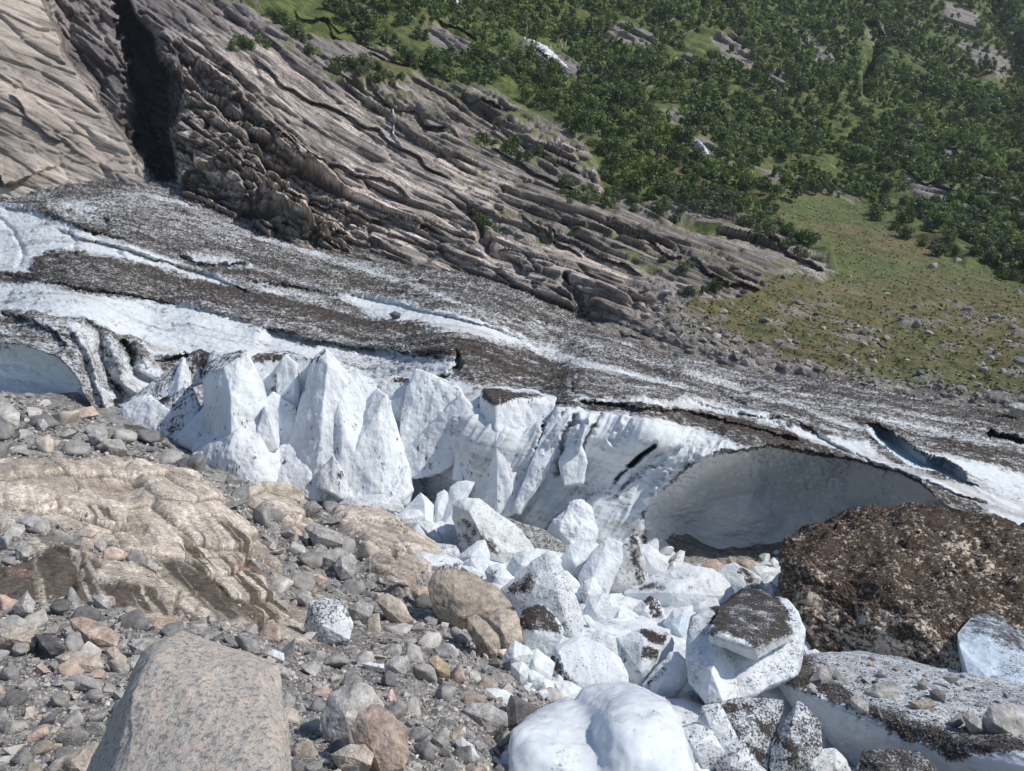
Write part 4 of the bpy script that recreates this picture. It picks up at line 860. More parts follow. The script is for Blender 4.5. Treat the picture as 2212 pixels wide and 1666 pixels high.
# --- fallen ice blocks: (label, view, outline, options)
G = 'fallen ice blocks heaped below the front'
IB = [
 ('largest pale ice boulder of the heap, dark grit along its left edge', 1, [(640, 430), (680, 385), (860, 360), (960, 430), (1130, 560), (1260, 680), (1370, 840), (1230, 900), (1140, 990), (950, 970), (720, 840), (660, 650), (625, 530)],
  dict(ridge=[(760, 470, -.3), (830, 600, -.32), (960, 860, -.3), (700, 420, -.1)], dirt=.16, col=(.70, .72, .70), patches=[(1, [(640, 560), (780, 570), (900, 740), (930, 900), (720, 840), (650, 660)], .36), (1, [(780, 570), (880, 620), (1060, 860), (1020, 910), (930, 860), (860, 740)], .55)])),
 ('grey speckled ice block half hidden behind the largest pale boulder', 1, [(1140, 540), (1260, 600), (1480, 650), (1640, 760), (1690, 810), (1640, 910), (1500, 880), (1370, 900), (1250, 700)], dict(dirt=.40, col=(.62, .62, .58))),
 ('upright clear ice prism left of the largest pale boulder', 1, [(450, 300), (510, 262), (605, 330), (560, 480), (450, 600), (390, 560), (440, 380)], dict(dirt=0, rnd=1, amp=.5)),
 ('taller leaning ice prism beside the upright one', 1, [(580, 230), (640, 185), (720, 175), (800, 190), (690, 380), (610, 530), (480, 600), (450, 590), (600, 330)], dict(dirt=0, rnd=1, amp=.5, ridge=[(760, 210, -.1), (640, 400, -.3), (520, 580, -.2)])),
 ('small shaded ice wedge against the foot of the square column', 1, [(800, 215), (850, 260), (840, 370), (720, 380), (700, 370)], dict(dirt=0)),
 ('white ice pyramid with a blue right side at the left of the heap', 1, [(100, 470), (190, 380), (285, 290), (330, 330), (400, 400), (390, 560), (250, 580)], dict(dirt=0, rnd=1, amp=.6, ridge=[(320, 360, -.2), (330, 540, -.3)])),
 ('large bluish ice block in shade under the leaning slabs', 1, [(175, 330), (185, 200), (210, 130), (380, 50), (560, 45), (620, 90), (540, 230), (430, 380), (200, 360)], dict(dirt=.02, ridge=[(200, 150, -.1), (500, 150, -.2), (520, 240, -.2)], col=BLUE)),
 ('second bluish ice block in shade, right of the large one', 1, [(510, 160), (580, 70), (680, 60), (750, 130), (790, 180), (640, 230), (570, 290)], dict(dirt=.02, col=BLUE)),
 ('white ice lump at the far left end of the heap', 1, [(-60, 290), (0, 255), (50, 250), (130, 300), (150, 370), (60, 400), (-50, 380)], dict(dirt=.02)),
 ('long low ice bar lying where the heap meets the bedrock', 'b', [(0, 1600), (60, 1560), (240, 1540), (360, 1580), (390, 1620), (380, 1650), (140, 1655), (10, 1630)], dict(dirt=.2, th=.4)),
 ('lens shaped ice slab with a brown edge near the bedrock', 1, [(0, 530), (140, 450), (260, 455), (300, 500), (250, 560), (150, 610), (20, 580)], dict(dirt=.03)),
 ('slanted ice plate running down to the splash on the bedrock', 1, [(270, 580), (330, 565), (400, 600), (480, 740), (420, 760), (340, 680)], dict(dirt=.02, th=.4)),
 ('rounded white ice lump left of the largest pale boulder', 1, [(450, 630), (530, 590), (640, 600), (665, 720), (500, 770), (470, 700)], dict(dirt=.01)),
 ('flat speckled ice slab on the rock edge, upper one of two', 1, [(240, 760), (400, 790), (610, 800), (660, 870), (640, 940), (460, 925), (310, 880)], dict(dirt=.28, th=.4, tilt=.9)),
 ('boat shaped ice slab on the rock edge, lower one of two', 1, [(235, 905), (290, 865), (400, 900), (620, 920), (680, 960), (660, 1010), (510, 1060), (400, 1072), (310, 1010)], dict(dirt=.06, th=.5, tilt=.9, patches=[(1, [(500, 970), (680, 960), (660, 1060), (500, 1060)], .45)])),
 ('smooth grey white ice block in front of the largest pale boulder', 1, [(640, 925), (700, 870), (830, 770), (900, 757), (945, 850), (945, 960), (800, 960), (740, 970)], dict(dirt=.04)),
 ('rounded ice block below the smooth grey white one', 1, [(745, 970), (780, 920), (860, 925), (960, 970), (975, 1040), (920, 1100), (830, 1060)], dict(dirt=.03)),
 ('flat white ice cobble at the rock edge', 1, [(680, 990), (780, 1000), (880, 1060), (870, 1110), (760, 1080), (690, 1040)], dict(dirt=.03)),
 ('faceted ice block with a brown smear, above the outcrop', 1, [(930, 1060), (960, 1000), (1040, 980), (1130, 1050), (1200, 1130), (1110, 1220), (960, 1190)], dict(dirt=.08, patches=[(1, [(930, 1050), (1060, 1040), (1080, 1100), (950, 1150)], .35)])),
 ('domed white top block behind the black streaked ice crag', 1, [(1135, 1010), (1200, 910), (1320, 850), (1420, 840), (1540, 860), (1640, 940), (1600, 1080), (1350, 1120), (1180, 1130)], dict(dirt=.02)),
 ('black streaked ice crag with a split peak in the middle of the heap', 1, [(1440, 1010), (1530, 880), (1600, 920), (1640, 1080), (1700, 1180), (1780, 1280), (1840, 1500), (1800, 1700), (1640, 1680), (1480, 1450), (1320, 1420), (1200, 1290), (1110, 1220), (1340, 1060)],
  dict(dirt=.22, th=.4, ridge=[(1560, 950, -.08), (1620, 1250, -.25), (1380, 1150, -.16), (1700, 1560, -.25)], patches=[(1, [(1180, 1140), (1330, 1040), (1400, 1100), (1380, 1260), (1200, 1290), (1110, 1220)], .52), (1, [(1500, 1250), (1700, 1250), (1760, 1600), (1620, 1600)], .36)])),
 ('smooth white ice lump right of the split peak', 1, [(1640, 1030), (1720, 1050), (1820, 1150), (1840, 1200), (1790, 1270), (1720, 1230), (1650, 1120)], dict(dirt=.01)),
 ('knobbly ice block squeezed between the outcrop and the crag', 1, [(1000, 1215), (1080, 1225), (1160, 1240), (1300, 1370), (1300, 1430), (1240, 1480), (1190, 1430), (1060, 1290)], dict(dirt=.05)),
 ('round ice boulder with a blackened upper half beside the brown rocks', 1, [(1260, 1530), (1290, 1440), (1360, 1400), (1470, 1390), (1560, 1460), (1640, 1560), (1660, 1620), (1620, 1720), (1500, 1830), (1400, 1870), (1290, 1790), (1250, 1650)],
  dict(dirt=.14, patches=[(1, [(1240, 1560), (1290, 1430), (1470, 1380), (1600, 1480), (1670, 1640), (1450, 1600), (1260, 1640)], .72)])),
 ('pointed ice block with grey left flank right of the crag', 1, [(1820, 1250), (1880, 1150), (1960, 1120), (2040, 1210), (2050, 1290), (1940, 1360), (1880, 1390)], dict(dirt=.05, patches=[(1, [(1820, 1250), (1900, 1130), (1900, 1350), (1860, 1380)], .4)])),
 ('scuffed ice block below the pointed one', 1, [(1880, 1440), (1940, 1330), (2060, 1270), (2150, 1290), (2205, 1400), (2130, 1510), (2050, 1560), (1930, 1520)], dict(dirt=.10)),
 ('tall rough white ice mass at the back of the heap', 1, [(1540, 670), (1600, 560), (1700, 460), (1740, 380), (1850, 370), (1940, 440), (1990, 600), (1960, 700), (1820, 780), (1700, 830), (1600, 780)], dict(dirt=.04, rnd=3, amp=2.2, ridge=[(1740, 480, -.1), (1640, 650, -.3), (1850, 600, -.25), (1760, 780, -.3), (1880, 460, -.1)])),
 ('smooth ice wedge left of the ridged one', 1, [(1640, 960), (1740, 800), (1860, 770), (2000, 810), (1940, 960), (1860, 1120), (1760, 1080), (1660, 1040)], dict(dirt=.02)),
 ('ridged ice wedge left of the dirty spire', 1, [(1840, 1090), (1960, 870), (2100, 745), (2230, 790), (2230, 960), (2100, 1210), (2010, 1240), (1850, 1210)], dict(dirt=.03, ridge=[(2080, 800, -.05), (1960, 1130, -.3), (2100, 1000, -.1)])),
 ('pale ice block leaning on the front wall, left of the black smudge', 1, [(1410, 290), (1430, 180), (1530, 30), (1600, 0), (1700, 30), (1720, 140), (1600, 290), (1480, 340)], dict(dirt=.05)),
 ('ice block with a black smudge on its face', 1, [(1590, 300), (1680, 170), (1830, 130), (1890, 190), (1870, 380), (1740, 400), (1630, 400)], dict(dirt=.06, patches=[(1, [(1700, 240), (1790, 190), (1885, 210), (1860, 340), (1720, 380), (1690, 300)], .6)])),
 ('small capped ice block above the black smudge', 1, [(1720, 60), (1780, 30), (1860, 15), (1900, 60), (1920, 140), (1820, 160), (1740, 150)], dict(dirt=.05, patches=[(1, [(1720, 60), (1780, 30), (1860, 10), (1900, 50), (1780, 60)], .6)])),
 ('small speckled ice cobble in the upper heap', 1, [(1560, 475), (1630, 430), (1700, 450), (1660, 530), (1590, 545)], dict(dirt=.42)),
 ('crumbled white ice mound at the foot of the wall', 1, [(1240, 570), (1290, 450), (1400, 350), (1460, 360), (1475, 530), (1400, 590), (1320, 610)], dict(dirt=.03, amp=1.6)),
 ('faceted ice cobble above the grey speckled block', 1, [(1450, 570), (1480, 490), (1560, 510), (1610, 560), (1540, 630), (1490, 650)], dict(dirt=.06)),
 ('broad ice cap lying on the back of the heap', 1, [(1890, 410), (2040, 395), (2140, 480), (2120, 540), (1980, 520)], dict(dirt=.02)),
 ('white ice shelf near the cave mouth', 1, [(1920, 570), (1980, 510), (2120, 520), (2250, 560), (2220, 690), (2060, 680)], dict(dirt=.03)),
 ('brown tinged ice block at the back of the heap', 1, [(1940, 290), (2030, 240), (2090, 290), (2080, 390), (1960, 410)], dict(dirt=.14)),
 ('ice block at the left corner of the cave mouth', 2, [(0, 150), (40, 20), (150, 50), (190, 140), (140, 200), (40, 200)], dict(dirt=.03)),
 ('crumpled ice block beside the cave mouth', 2, [(180, 160), (210, 70), (280, 60), (380, 130), (390, 200), (300, 220), (210, 200)], dict(dirt=.03)),
 ('tall ice knob at the cave mouth', 2, [(330, 90), (400, 20), (490, 20), (530, 150), (520, 230), (430, 220)], dict(dirt=.08)),
 ('big rounded ice shoulder next to the cave', 2, [(60, 270), (180, 170), (290, 180), (420, 220), (540, 300), (620, 380), (620, 480), (560, 560), (440, 560), (300, 520), (180, 400), (80, 340)], dict(dirt=.05, amp=1.4)),
 ('lower ice shoulder sloping into the cave', 2, [(460, 420), (560, 430), (630, 480), (720, 560), (740, 610), (700, 690), (600, 730), (500, 700)], dict(dirt=.04, amp=1.3)),
 ('tall dirty ice spire with a black stripe down its right edge', 2, [(90, 860), (130, 780), (210, 620), (280, 430), (400, 330), (435, 325), (445, 400), (470, 560), (530, 740), (545, 800), (380, 860), (340, 930), (200, 900)],
  dict(dirt=.24, th=.35, col=(.68, .68, .66), ridge=[(400, 420, -.02), (420, 640, -.25), (480, 780, -.2), (250, 800, -.25)], patches=[(2, [(350, 510), (390, 340), (445, 330), (450, 480), (530, 790), (480, 790), (410, 640)], .72)])),
 ('small upright ice tooth with a dirty left edge at the cave', 2, [(690, 660), (760, 560), (850, 480), (900, 490), (880, 580), (860, 660), (800, 700), (700, 700)], dict(dirt=.05, th=.35, patches=[(2, [(700, 640), (760, 540), (850, 480), (840, 540), (760, 630)], .5)])),
 ('whale backed white ice block with dark scuffs on its left', 2, [(350, 890), (390, 840), (540, 790), (700, 700), (800, 660), (960, 655), (1140, 670), (1240, 740), (1330, 860), (1340, 920), (1200, 970), (1060, 1000), (980, 1060), (800, 1080), (600, 1000), (440, 960)],
  dict(dirt=.08, rnd=4, tilt=.8, patches=[(2, [(390, 850), (560, 800), (700, 810), (690, 870), (560, 870)], .58), (2, [(900, 860), (1160, 760), (1150, 840), (900, 890)], .34), (2, [(560, 740), (760, 700), (1000, 690), (960, 760), (700, 770)], .25)])),
 ('ice block streaked brown in the middle of the heap', 2, [(390, 1060), (500, 1000), (560, 930), (640, 970), (690, 1100), (600, 1170), (440, 1170)], dict(dirt=.1, patches=[(2, [(510, 940), (620, 940), (690, 1130), (610, 1140), (530, 1020)], .68)])),
 ('angular ice block below the dirty spire', 2, [(180, 1140), (250, 1020), (330, 1060), (400, 1080), (400, 1160), (260, 1180)], dict(dirt=.05)),
 ('ice block with one white and one speckled side right of the whale back', 2, [(1230, 710), (1290, 640), (1390, 612), (1500, 660), (1620, 740), (1690, 900), (1560, 930), (1440, 900), (1320, 870)],
  dict(dirt=.03, ridge=[(1395, 630, -.02), (1480, 770, -.15), (1520, 880, -.2)], patches=[(2, [(1390, 600), (1500, 640), (1630, 730), (1700, 910), (1550, 900), (1480, 770)], .52)])),
 ('white ice block by the cave floor stones', 2, [(1530, 690), (1580, 640), (1700, 630), (1760, 680), (1720, 750), (1640, 790)], dict(dirt=.02)),
 ('little white ice cobble between two larger ones by the mound', 2, [(1650, 780), (1730, 715), (1785, 745), (1750, 820)], dict(dirt=.02)),
 ('peaked white ice block next to the brown mound', 2, [(1740, 790), (1830, 700), (1890, 780), (1905, 870), (1830, 890), (1760, 850)], dict(dirt=.02)),
 ('grey flecked ice shard next to the brown mound', 2, [(1690, 890), (1740, 785), (1780, 850), (1870, 890), (1900, 940), (1860, 985), (1760, 965)], dict(dirt=.36)),
 ('white ice chip at the top of the small pile by the mound', 2, [(1820, 590), (1870, 535), (1930, 600), (1900, 630)], dict(dirt=.02)),
 ('narrow white ice chip in the small pile by the mound', 2, [(1740, 570), (1770, 545), (1830, 600), (1810, 670), (1770, 640)], dict(dirt=.05)),
 ('grimy ice cobble against the brown mound', 2, [(1850, 670), (1950, 640), (1990, 770), (1900, 780)], dict(dirt=.14)),
 ('dark speckled ice plate propped on the side of the house sized block', 4, [(520, 650), (590, 610), (650, 650), (800, 670), (900, 760), (1060, 985), (1000, 1000), (620, 960), (560, 870)], dict(dirt=.46, tilt=.9, th=.2, dz=.955, rnd=1, amp=.6)),
 ('shield shaped ice plate mottled with brown patches', 4, [(390, 1040), (420, 1010), (620, 970), (1000, 1000), (980, 1150), (900, 1370), (850, 1620), (740, 1560), (600, 1360), (450, 1180)],
  dict(dirt=.38, tilt=.8, th=.25, rnd=1, amp=.6, patches=[(4, [(400, 1030), (600, 1000), (580, 1100), (450, 1120)], .68), (4, [(640, 1000), (720, 1010), (700, 1110), (640, 1080)], .7), (4, [(760, 1200), (930, 1180), (940, 1280), (820, 1280)], .68), (4, [(640, 1400), (860, 1450), (850, 1540), (700, 1490)], .65)])),
 ('mottled ice plate standing right of the shield shaped one', 4, [(1170, 1010), (1240, 1060), (1380, 1220), (1390, 1450), (1260, 1620), (1000, 1700), (920, 1600), (940, 1380), (1060, 1200)],
  dict(dirt=.38, tilt=.7, th=.3, rnd=1, amp=.6, patches=[(4, [(960, 1330), (1100, 1350), (1190, 1460), (1180, 1620), (1080, 1600), (1060, 1480)], .72), (4, [(1120, 1120), (1250, 1180), (1240, 1250), (1140, 1200)], .62)])),
 ('smooth ice block with a speckled right half, below the house sized one', 4, [(210, 1170), (250, 1050), (400, 1020), (450, 1160), (600, 1370), (480, 1470), (300, 1320)], dict(dirt=.22)),
 ('long white ice block with black flecks near the bottom', 4, [(30, 1270), (180, 1230), (330, 1280), (440, 1470), (370, 1560), (250, 1620), (130, 1470)], dict(dirt=.22)),
 ('freckled ice block at the bottom edge below the shield shaped plate', 4, [(370, 1550), (530, 1410), (640, 1390), (750, 1560), (840, 1700), (600, 1800), (420, 1740)], dict(dirt=.28)),
 ('cracked ice cobble at the bottom edge, left of a matching pale one', 4, [(1180, 1700), (1260, 1560), (1380, 1470), (1510, 1460), (1500, 1740), (1300, 1800)], dict(dirt=.22)),
 ('pale ice cobble at the bottom edge under the undercut slab', 4, [(1500, 1490), (1540, 1460), (1640, 1560), (1720, 1740), (1600, 1800), (1490, 1740)], dict(dirt=.16)),
 ('clean ice wedge right of the mottled plate', 4, [(1380, 1220), (1410, 1200), (1490, 1360), (1510, 1460), (1390, 1490)], dict(dirt=.0)),
 ('bluish ice fin against the undercut slab', 4, [(1400, 1210), (1500, 1270), (1590, 1400), (1580, 1500), (1510, 1470)], dict(dirt=.02, col=BLUE)),
 ('white ice chute between the house sized block and the undercut slab', 4, [(560, 560), (800, 540), (900, 680), (1050, 850), (1190, 960), (1150, 1100), (1060, 1200), (960, 1250), (1000, 1000), (800, 700)], dict(dirt=.02, tilt=.9, th=.3, dz=.99)),
 ('cream ice chip between the mound and the house sized block', 4, [(1190, 560), (1210, 390), (1320, 440), (1290, 490), (1250, 560)], dict(dirt=.03, dz=.97)),
 ('flat white ice shelf under the left foot of the mound', 4, [(1180, 590), (1250, 500), (1340, 480), (1430, 550), (1300, 610)], dict(dirt=.1, dz=.97)),
 ('big disc shaped ice slab with a black gritty left rim', 3, [(740, 650), (760, 560), (790, 470), (940, 390), (1060, 375), (1200, 450), (1370, 570), (1440, 720), (1440, 830), (1250, 870), (1080, 890), (950, 850), (820, 740)],
  dict(dirt=.10, tilt=.75, th=.35, rnd=2, amp=.5, ridge=[(800, 500, -.12), (840, 690, -.14), (960, 790, -.12), (1080, 875, -.05), (1300, 620, -.05)], patches=[(3, [(735, 650), (770, 500), (800, 540), (850, 690), (960, 790), (940, 820), (820, 730)], .62)])),
 ('grey ice block behind the disc shaped slab', 3, [(580, 460), (650, 345), (760, 350), (950, 390), (930, 450), (800, 600), (770, 620), (650, 540)], dict(dirt=.05, ridge=[(640, 380, -.05), (790, 470, -.2), (775, 590, -.2)])),
 ('egg shaped ice block left of the disc shaped slab', 3, [(500, 610), (540, 500), (590, 485), (700, 570), (750, 620), (720, 730), (640, 775), (560, 720), (500, 660)], dict(dirt=.02)),
 ('pointed white ice block touching the brown rocks', 3, [(235, 620), (310, 480), (370, 410), (480, 460), (535, 530), (500, 600), (400, 640), (300, 650)], dict(dirt=.08)),
 ('ice cube under the pointed white block', 3, [(340, 630), (440, 600), (490, 650), (490, 760), (430, 800), (350, 740)], dict(dirt=.01)),
 ('lowest small ice block left of the disc shaped slab', 3, [(485, 810), (500, 700), (545, 685), (650, 750), (655, 800), (540, 845)], dict(dirt=.0)),
 ('round ice lump on the gravel below the disc shaped slab', 3, [(600, 945), (600, 890), (670, 870), (690, 910), (650, 960)], dict(dirt=.0)),
 ('tiny ice cube on the gravel left of the round lump', 3, [(445, 855), (470, 825), (520, 830), (515, 895), (470, 890)], dict(dirt=.0)),
 ('smooth curved ice slab lying under the disc', 3, [(765, 820), (850, 820), (1045, 900), (1035, 1000), (900, 1020), (840, 1000), (790, 920)], dict(dirt=.06)),
 ('ice block with a black cap and a dark smudge behind the wedge', 3, [(1390, 390), (1600, 300), (1850, 330), (1900, 430), (1880, 560), (1740, 760), (1620, 870), (1560, 850), (1440, 680), (1420, 560)],
  dict(dirt=.12, tilt=.5, ridge=[(1620, 420, -.2), (1840, 420, -.1), (1600, 700, -.3)], patches=[(3, [(1590, 295), (1850, 320), (1830, 410), (1700, 410)], .88), (3, [(1570, 460), (1790, 480), (1720, 610), (1600, 580)], .62), (3, [(1420, 420), (1600, 420), (1640, 700), (1560, 800), (1440, 620)], .25)])),
 ('ice wedge with a black streaked left face, right of the disc', 3, [(1630, 880), (1640, 820), (1880, 530), (1950, 525), (2060, 650), (2060, 740), (1950, 860), (1790, 960), (1700, 910)],
  dict(dirt=.03, tilt=.5, rnd=1, ridge=[(1930, 560, -.06), (1740, 940, -.2), (1830, 740, -.2)], patches=[(3, [(1640, 850), (1700, 740), (1880, 540), (1900, 600), (1760, 800), (1680, 880)], .42)])),
 ('shaded ice block between the black cap and the house sized block', 3, [(1760, 470), (1860, 330), (2060, 410), (2010, 570), (1880, 560)], dict(dirt=.02, dz=.99)),
 ('bluish ice slab beside the house sized block', 3, [(1840, 320), (1900, 200), (2000, 145), (2110, 180), (2110, 340), (2060, 420), (1930, 380)], dict(dirt=.01, col=BLUE)),
 ('bluish ice lump half under the disc, to its right', 3, [(1420, 680), (1570, 720), (1580, 830), (1460, 850), (1440, 760)], dict(dirt=.01, col=BLUE)),
 ('flat ice slab stretched behind the disc', 3, [(1000, 380), (1220, 300), (1400, 370), (1420, 640), (1370, 580), (1180, 450)], dict(dirt=.15)),
 ('thin white ice plank standing on edge behind the round blackened boulder', 3, [(1030, 150), (1090, 150), (1210, 290), (1140, 310), (1070, 220)], dict(dirt=.0, th=.4)),
 ('ice block with blue edge left of the brown streaked one', 3, [(1310, 200), (1400, 60), (1500, 110), (1535, 200), (1340, 225)], dict(dirt=.04)),
 ('low white ice floor slab in the middle of the heap', 3, [(1260, 270), (1400, 220), (1600, 215), (1850, 290), (1700, 320), (1420, 370), (1310, 340)], dict(dirt=.02, tilt=1.4, th=.3)),
 ('white ice ledge above the black capped block', 2, [(700, 1180), (800, 1060), (960, 1020), (980, 1120), (900, 1240), (760, 1260)], dict(dirt=.03)),
 ('pale ice ledge under the whale back', 2, [(960, 1060), (1060, 980), (1210, 950), (1240, 1030), (1100, 1080), (1000, 1110)], dict(dirt=.03, dz=.97)),
]
for lb, k, ol, kw in IB:
    kw = dict(kw); kw.setdefault('group', G); kw['dirt'] = kw.get('dirt', .05) + .04
    block('ice_block', lb, 'ice block', k, ol, **kw)
serac('ice_block', 'house sized ice block with a slanting black gritty roof',
      [(4, [(330, 335, 17.0), (520, 300, 17.1), (740, 470, 16.5), (1112, 322, 17.5), (1060, 170, 18.4), (930, 10, 19.4), (800, -75, 19.9), (640, -85, 20.1), (420, 60, 18.9), (340, 400, 17.1), (500, 410, 17.1), (760, 560, 16.7), (960, 440, 17.2), (1110, 390, 17.6)], 1.2),
       (4, [(145, 180, 18.5), (260, 100, 18.9), (400, 70, 18.8), (115, 320, 18.0), (85, 520, 17.5), (110, 800, 16.9), (270, 1010, 16.2), (450, 1000, 16.1), (620, 950, 16.5), (420, 400, 17.35), (330, 700, 16.5), (560, 560, 17.3)], 2.0),
       (4, [(420, 430, 17.5), (700, 560, 17.5), (1000, 430, 17.8), (1160, 120, 18.9), (1060, 10, 19.4), (960, 0, 19.6), (1232, 285, 18.2), (1190, 560, 17.6), (1150, 720, 17.2), (900, 860, 16.9), (640, 950, 16.5), (450, 960, 16.4), (750, 700, 17.0)], 2.0)],
      dirt=.12, mat=M_ice, cat='ice block', rnd=2, res=2.6, amp=.9, size=2.6, flute=.25, cj=.06, group=G,
      patches=[(4, [(290, 330), (380, 60), (480, -100), (640, -180), (830, -170), (980, -40), (1090, 150), (1125, 335), (950, 385), (740, 480), (630, 400), (500, 305), (340, 350)], .66), (4, [(120, 150), (380, 80), (320, 300), (200, 380), (100, 330)], .3), (4, [(340, 80), (480, 60), (480, 240), (330, 300)], .78)])
block('ice_block', 'single ice slab stranded on the gravel above the dark rock', 'ice block', 3, [(15, 930), (60, 860), (150, 850), (280, 890), (410, 955), (320, 1060), (150, 1020)], dirt=.08, tilt=.9, th=.5)
block('ice_block', 'black speckled ice boulder stranded among the rubble, far from the heap', 'ice block', 'v', [(662, 1350), (672, 1305), (700, 1293), (735, 1303), (757, 1345), (750, 1378), (700, 1382), (668, 1374)], dirt=.36, tilt=.6, patches=[('v', [(700, 1350), (757, 1340), (755, 1380), (700, 1384)], .02)])
block('ice_block', 'small flat ice plate on the gravel left of the yellow stone', 'ice block', 'e', [(130, 968), (170, 958), (280, 975), (270, 998), (180, 992)], dirt=.05, tilt=1.1, th=.4)
block('ice_block', 'whitish rounded ice cobble among the bottom stones', 'ice block', 'e', [(740, 1480), (780, 1450), (850, 1500), (890, 1580), (850, 1600), (780, 1575)], dirt=.15, col=(.6, .6, .6))
block('ice_block', 'small white ice lump just right of the near granite boulder top', 'ice block', 'v', [(575, 1412), (590, 1404), (612, 1412), (614, 1428), (592, 1430)], dirt=.0)
# --- the large smooth ice block in the foreground
def smooth_block(name, label, hulls, Yoff, size, rnd, amp, **kw):
    hs = []
    for pts, t in hulls:
        v = np.array(vw(3, pts)); c0 = v.mean(0); v[:, :2] = c0[:2] + (v[:, :2] - c0[:2]) * 1.05; v[:, 2] *= .96; c = v.mean(0); bk = v.copy(); bk[:, 0] = c[0] + (bk[:, 0] - c[0]) * .85; bk[:, 2] += t
        hs.append(np.concatenate([P(v[:, 0], v[:, 1], v[:, 2]), P(bk[:, 0], bk[:, 1], bk[:, 2])]))
    V, Fc = refine(hs, 0.12, 1); tmp = mesh_np('tmp', V, Fc, None, None)
    md = tmp.modifiers.new('r', 'REMESH'); md.mode = 'VOXEL'; md.voxel_size = 0.04
    sm = tmp.modifiers.new('s', 'SMOOTH'); sm.factor = 0.8; sm.iterations = rnd
    me = bpy.data.meshes.new_from_object(tmp.evaluated_get(bpy.context.evaluated_depsgraph_get())); bpy.data.objects.remove(tmp)
    n = len(me.vertices); V = np.zeros(n * 3, np.float32); me.vertices.foreach_get('co', V); V = V.reshape(-1, 3).astype(float)
    me.calc_loop_triangles(); Fc = np.zeros(len(me.loop_triangles) * 3, np.int32); me.loop_triangles.foreach_get('vertices', Fc); Fc = Fc.reshape(-1, 3)
    nn = vnormals(V, Fc); V = V + nn * (amp * (0.10 * fbm(V * 0.9, 2) + 0.035 * fbm(V * 3.0 + 4, 3) + .012 * rid(V * 7 + 4, 3)))[:, None]
    ob = mesh_np(name, V, Fc, {'Col': np.tile([.70, .74, .775], (n, 1)), 'dirt': .05 + .25 * ss(.2, .45, fbm(V * 1.4 + 3, 3))}, M_iceN); tag(ob, label, 'ice block'); return ob
smooth_block('ice_block', 'big smooth wet ice block nearest the camera, at the bottom centre',
  [([(350, 1290, 9.4), (420, 1230, 9.8), (520, 1150, 10.1), (640, 1100, 10.4), (780, 1050, 10.5), (860, 1012, 10.6), (980, 1020, 10.6), (1060, 1100, 10.2), (1200, 1250, 9.9), (1280, 1500, 9.2), (1300, 1800, 8.6), (360, 1800, 8.6), (340, 1500, 9.0), (500, 1300, 9.3), (600, 1500, 8.8), (900, 1250, 9.7), (850, 1500, 9.0)], 1.6),
   ([(1010, 1010, 10.6), (1030, 900, 10.8), (1150, 850, 10.9), (1240, 828, 10.9), (1430, 830, 10.8), (1560, 865, 10.6), (1700, 935, 10.4), (1850, 1010, 10.2), (1920, 1150, 9.9), (1960, 1350, 9.5), (2060, 1500, 9.1), (2130, 1660, 8.8), (2180, 1850, 8.4), (1200, 1850, 8.5), (1150, 1500, 9.2), (1060, 1200, 10.0), (1390, 950, 10.1), (1350, 1250, 9.2), (1500, 1500, 8.7), (1700, 1200, 9.3)], 1.8),
   ([(180, 1600, 9.6), (260, 1480, 9.8), (360, 1400, 10), (420, 1600, 9.4), (420, 1800, 9.2), (150, 1800, 9.4)], 1.0)], 0, 2.6, 16, 1.1)

# --- the grimy mound, the undercut slab and the pale hump at the right
def cpts(k, pts): return vw(k, pts)
def mass(name, label, cat, k, pts, th, dirt, col, size, rnd, amp, patches=(), res=2.6, mat=None, freq=1.0):
    v = np.array(vw(k, pts)); c = v.mean(0); bk = v.copy(); bk[:, 0] = c[0] + (bk[:, 0] - c[0]) * .9; bk[:, 2] += th
    lo = P(v[:, 0], v[:, 1], v[:, 2] + th * .3); lo[:, 2] -= 1.5; lo = lo[np.argsort(lo[:, 2])[:6]]
    hs = [np.concatenate([P(v[:, 0], v[:, 1], v[:, 2]), P(bk[:, 0], bk[:, 1], bk[:, 2]), lo])]
    patches = [(vw(kq, q), x) for kq, q, x in patches]
    ob = body(name, hs, mat or M_ice, size, col, dirt, 0, patches, rnd, amp, res, cjit=.1, pat_soft=10, freq=freq); tag(ob, label, cat); return ob
M_mound = mat_ice('grimy_ice', 4.6, 1.6, 0.30, dirt=(0.042, 0.029, 0.020), stretch=(1, 1, 1.3), rough=0.4, pit=1.0, spec=.5)
mound_o = mass('ice_mound', 'big mound of ice coated in brown black grit, right of the heap', 'ice mound', 'f',
     [(650, 215, 29.5), (700, 200, 30.5), (900, 150, 31.5), (1000, 80, 32.5), (1130, 5, 33.5), (1250, -15, 34), (1480, -15, 34.5), (1700, 15, 34), (1900, 60, 33.5), (2100, 110, 33), (2500, 180, 32), (2700, 500, 29), (2600, 800, 25),
      (650, 300, 28.6), (690, 500, 27.4), (720, 640, 26.8), (800, 760, 26.2), (950, 860, 25.4), (1200, 935, 24.4), (1430, 950, 23.6), (1650, 1000, 22.6), (1800, 1020, 22.2), (1845, 960, 22.4), (1200, 500, 27.2), (1500, 600, 25.6), (1000, 450, 27.6), (1700, 700, 24.4), (900, 560, 26.8), (1850, 750, 24)],
     5, .61, (.66, .55, .43), 3.6, 3, 4.2, mat=M_mound, res=2.4, freq=1.3,
     patches=[('f', [(760, 700), (900, 600), (1300, 640), (1800, 760), (1860, 1050), (1200, 960), (900, 880)], .44), ('f', [(700, 500), (900, 450), (940, 600), (760, 640)], .52),
              ('f', [(1600, 100), (1900, 120), (2000, 300), (2050, 450), (1800, 350)], .5), ('f', [(1050, 720), (1300, 700), (1500, 900), (1200, 940)], .34), ('f', [(1430, 880), (1650, 800), (1780, 950), (1500, 960)], .38)])
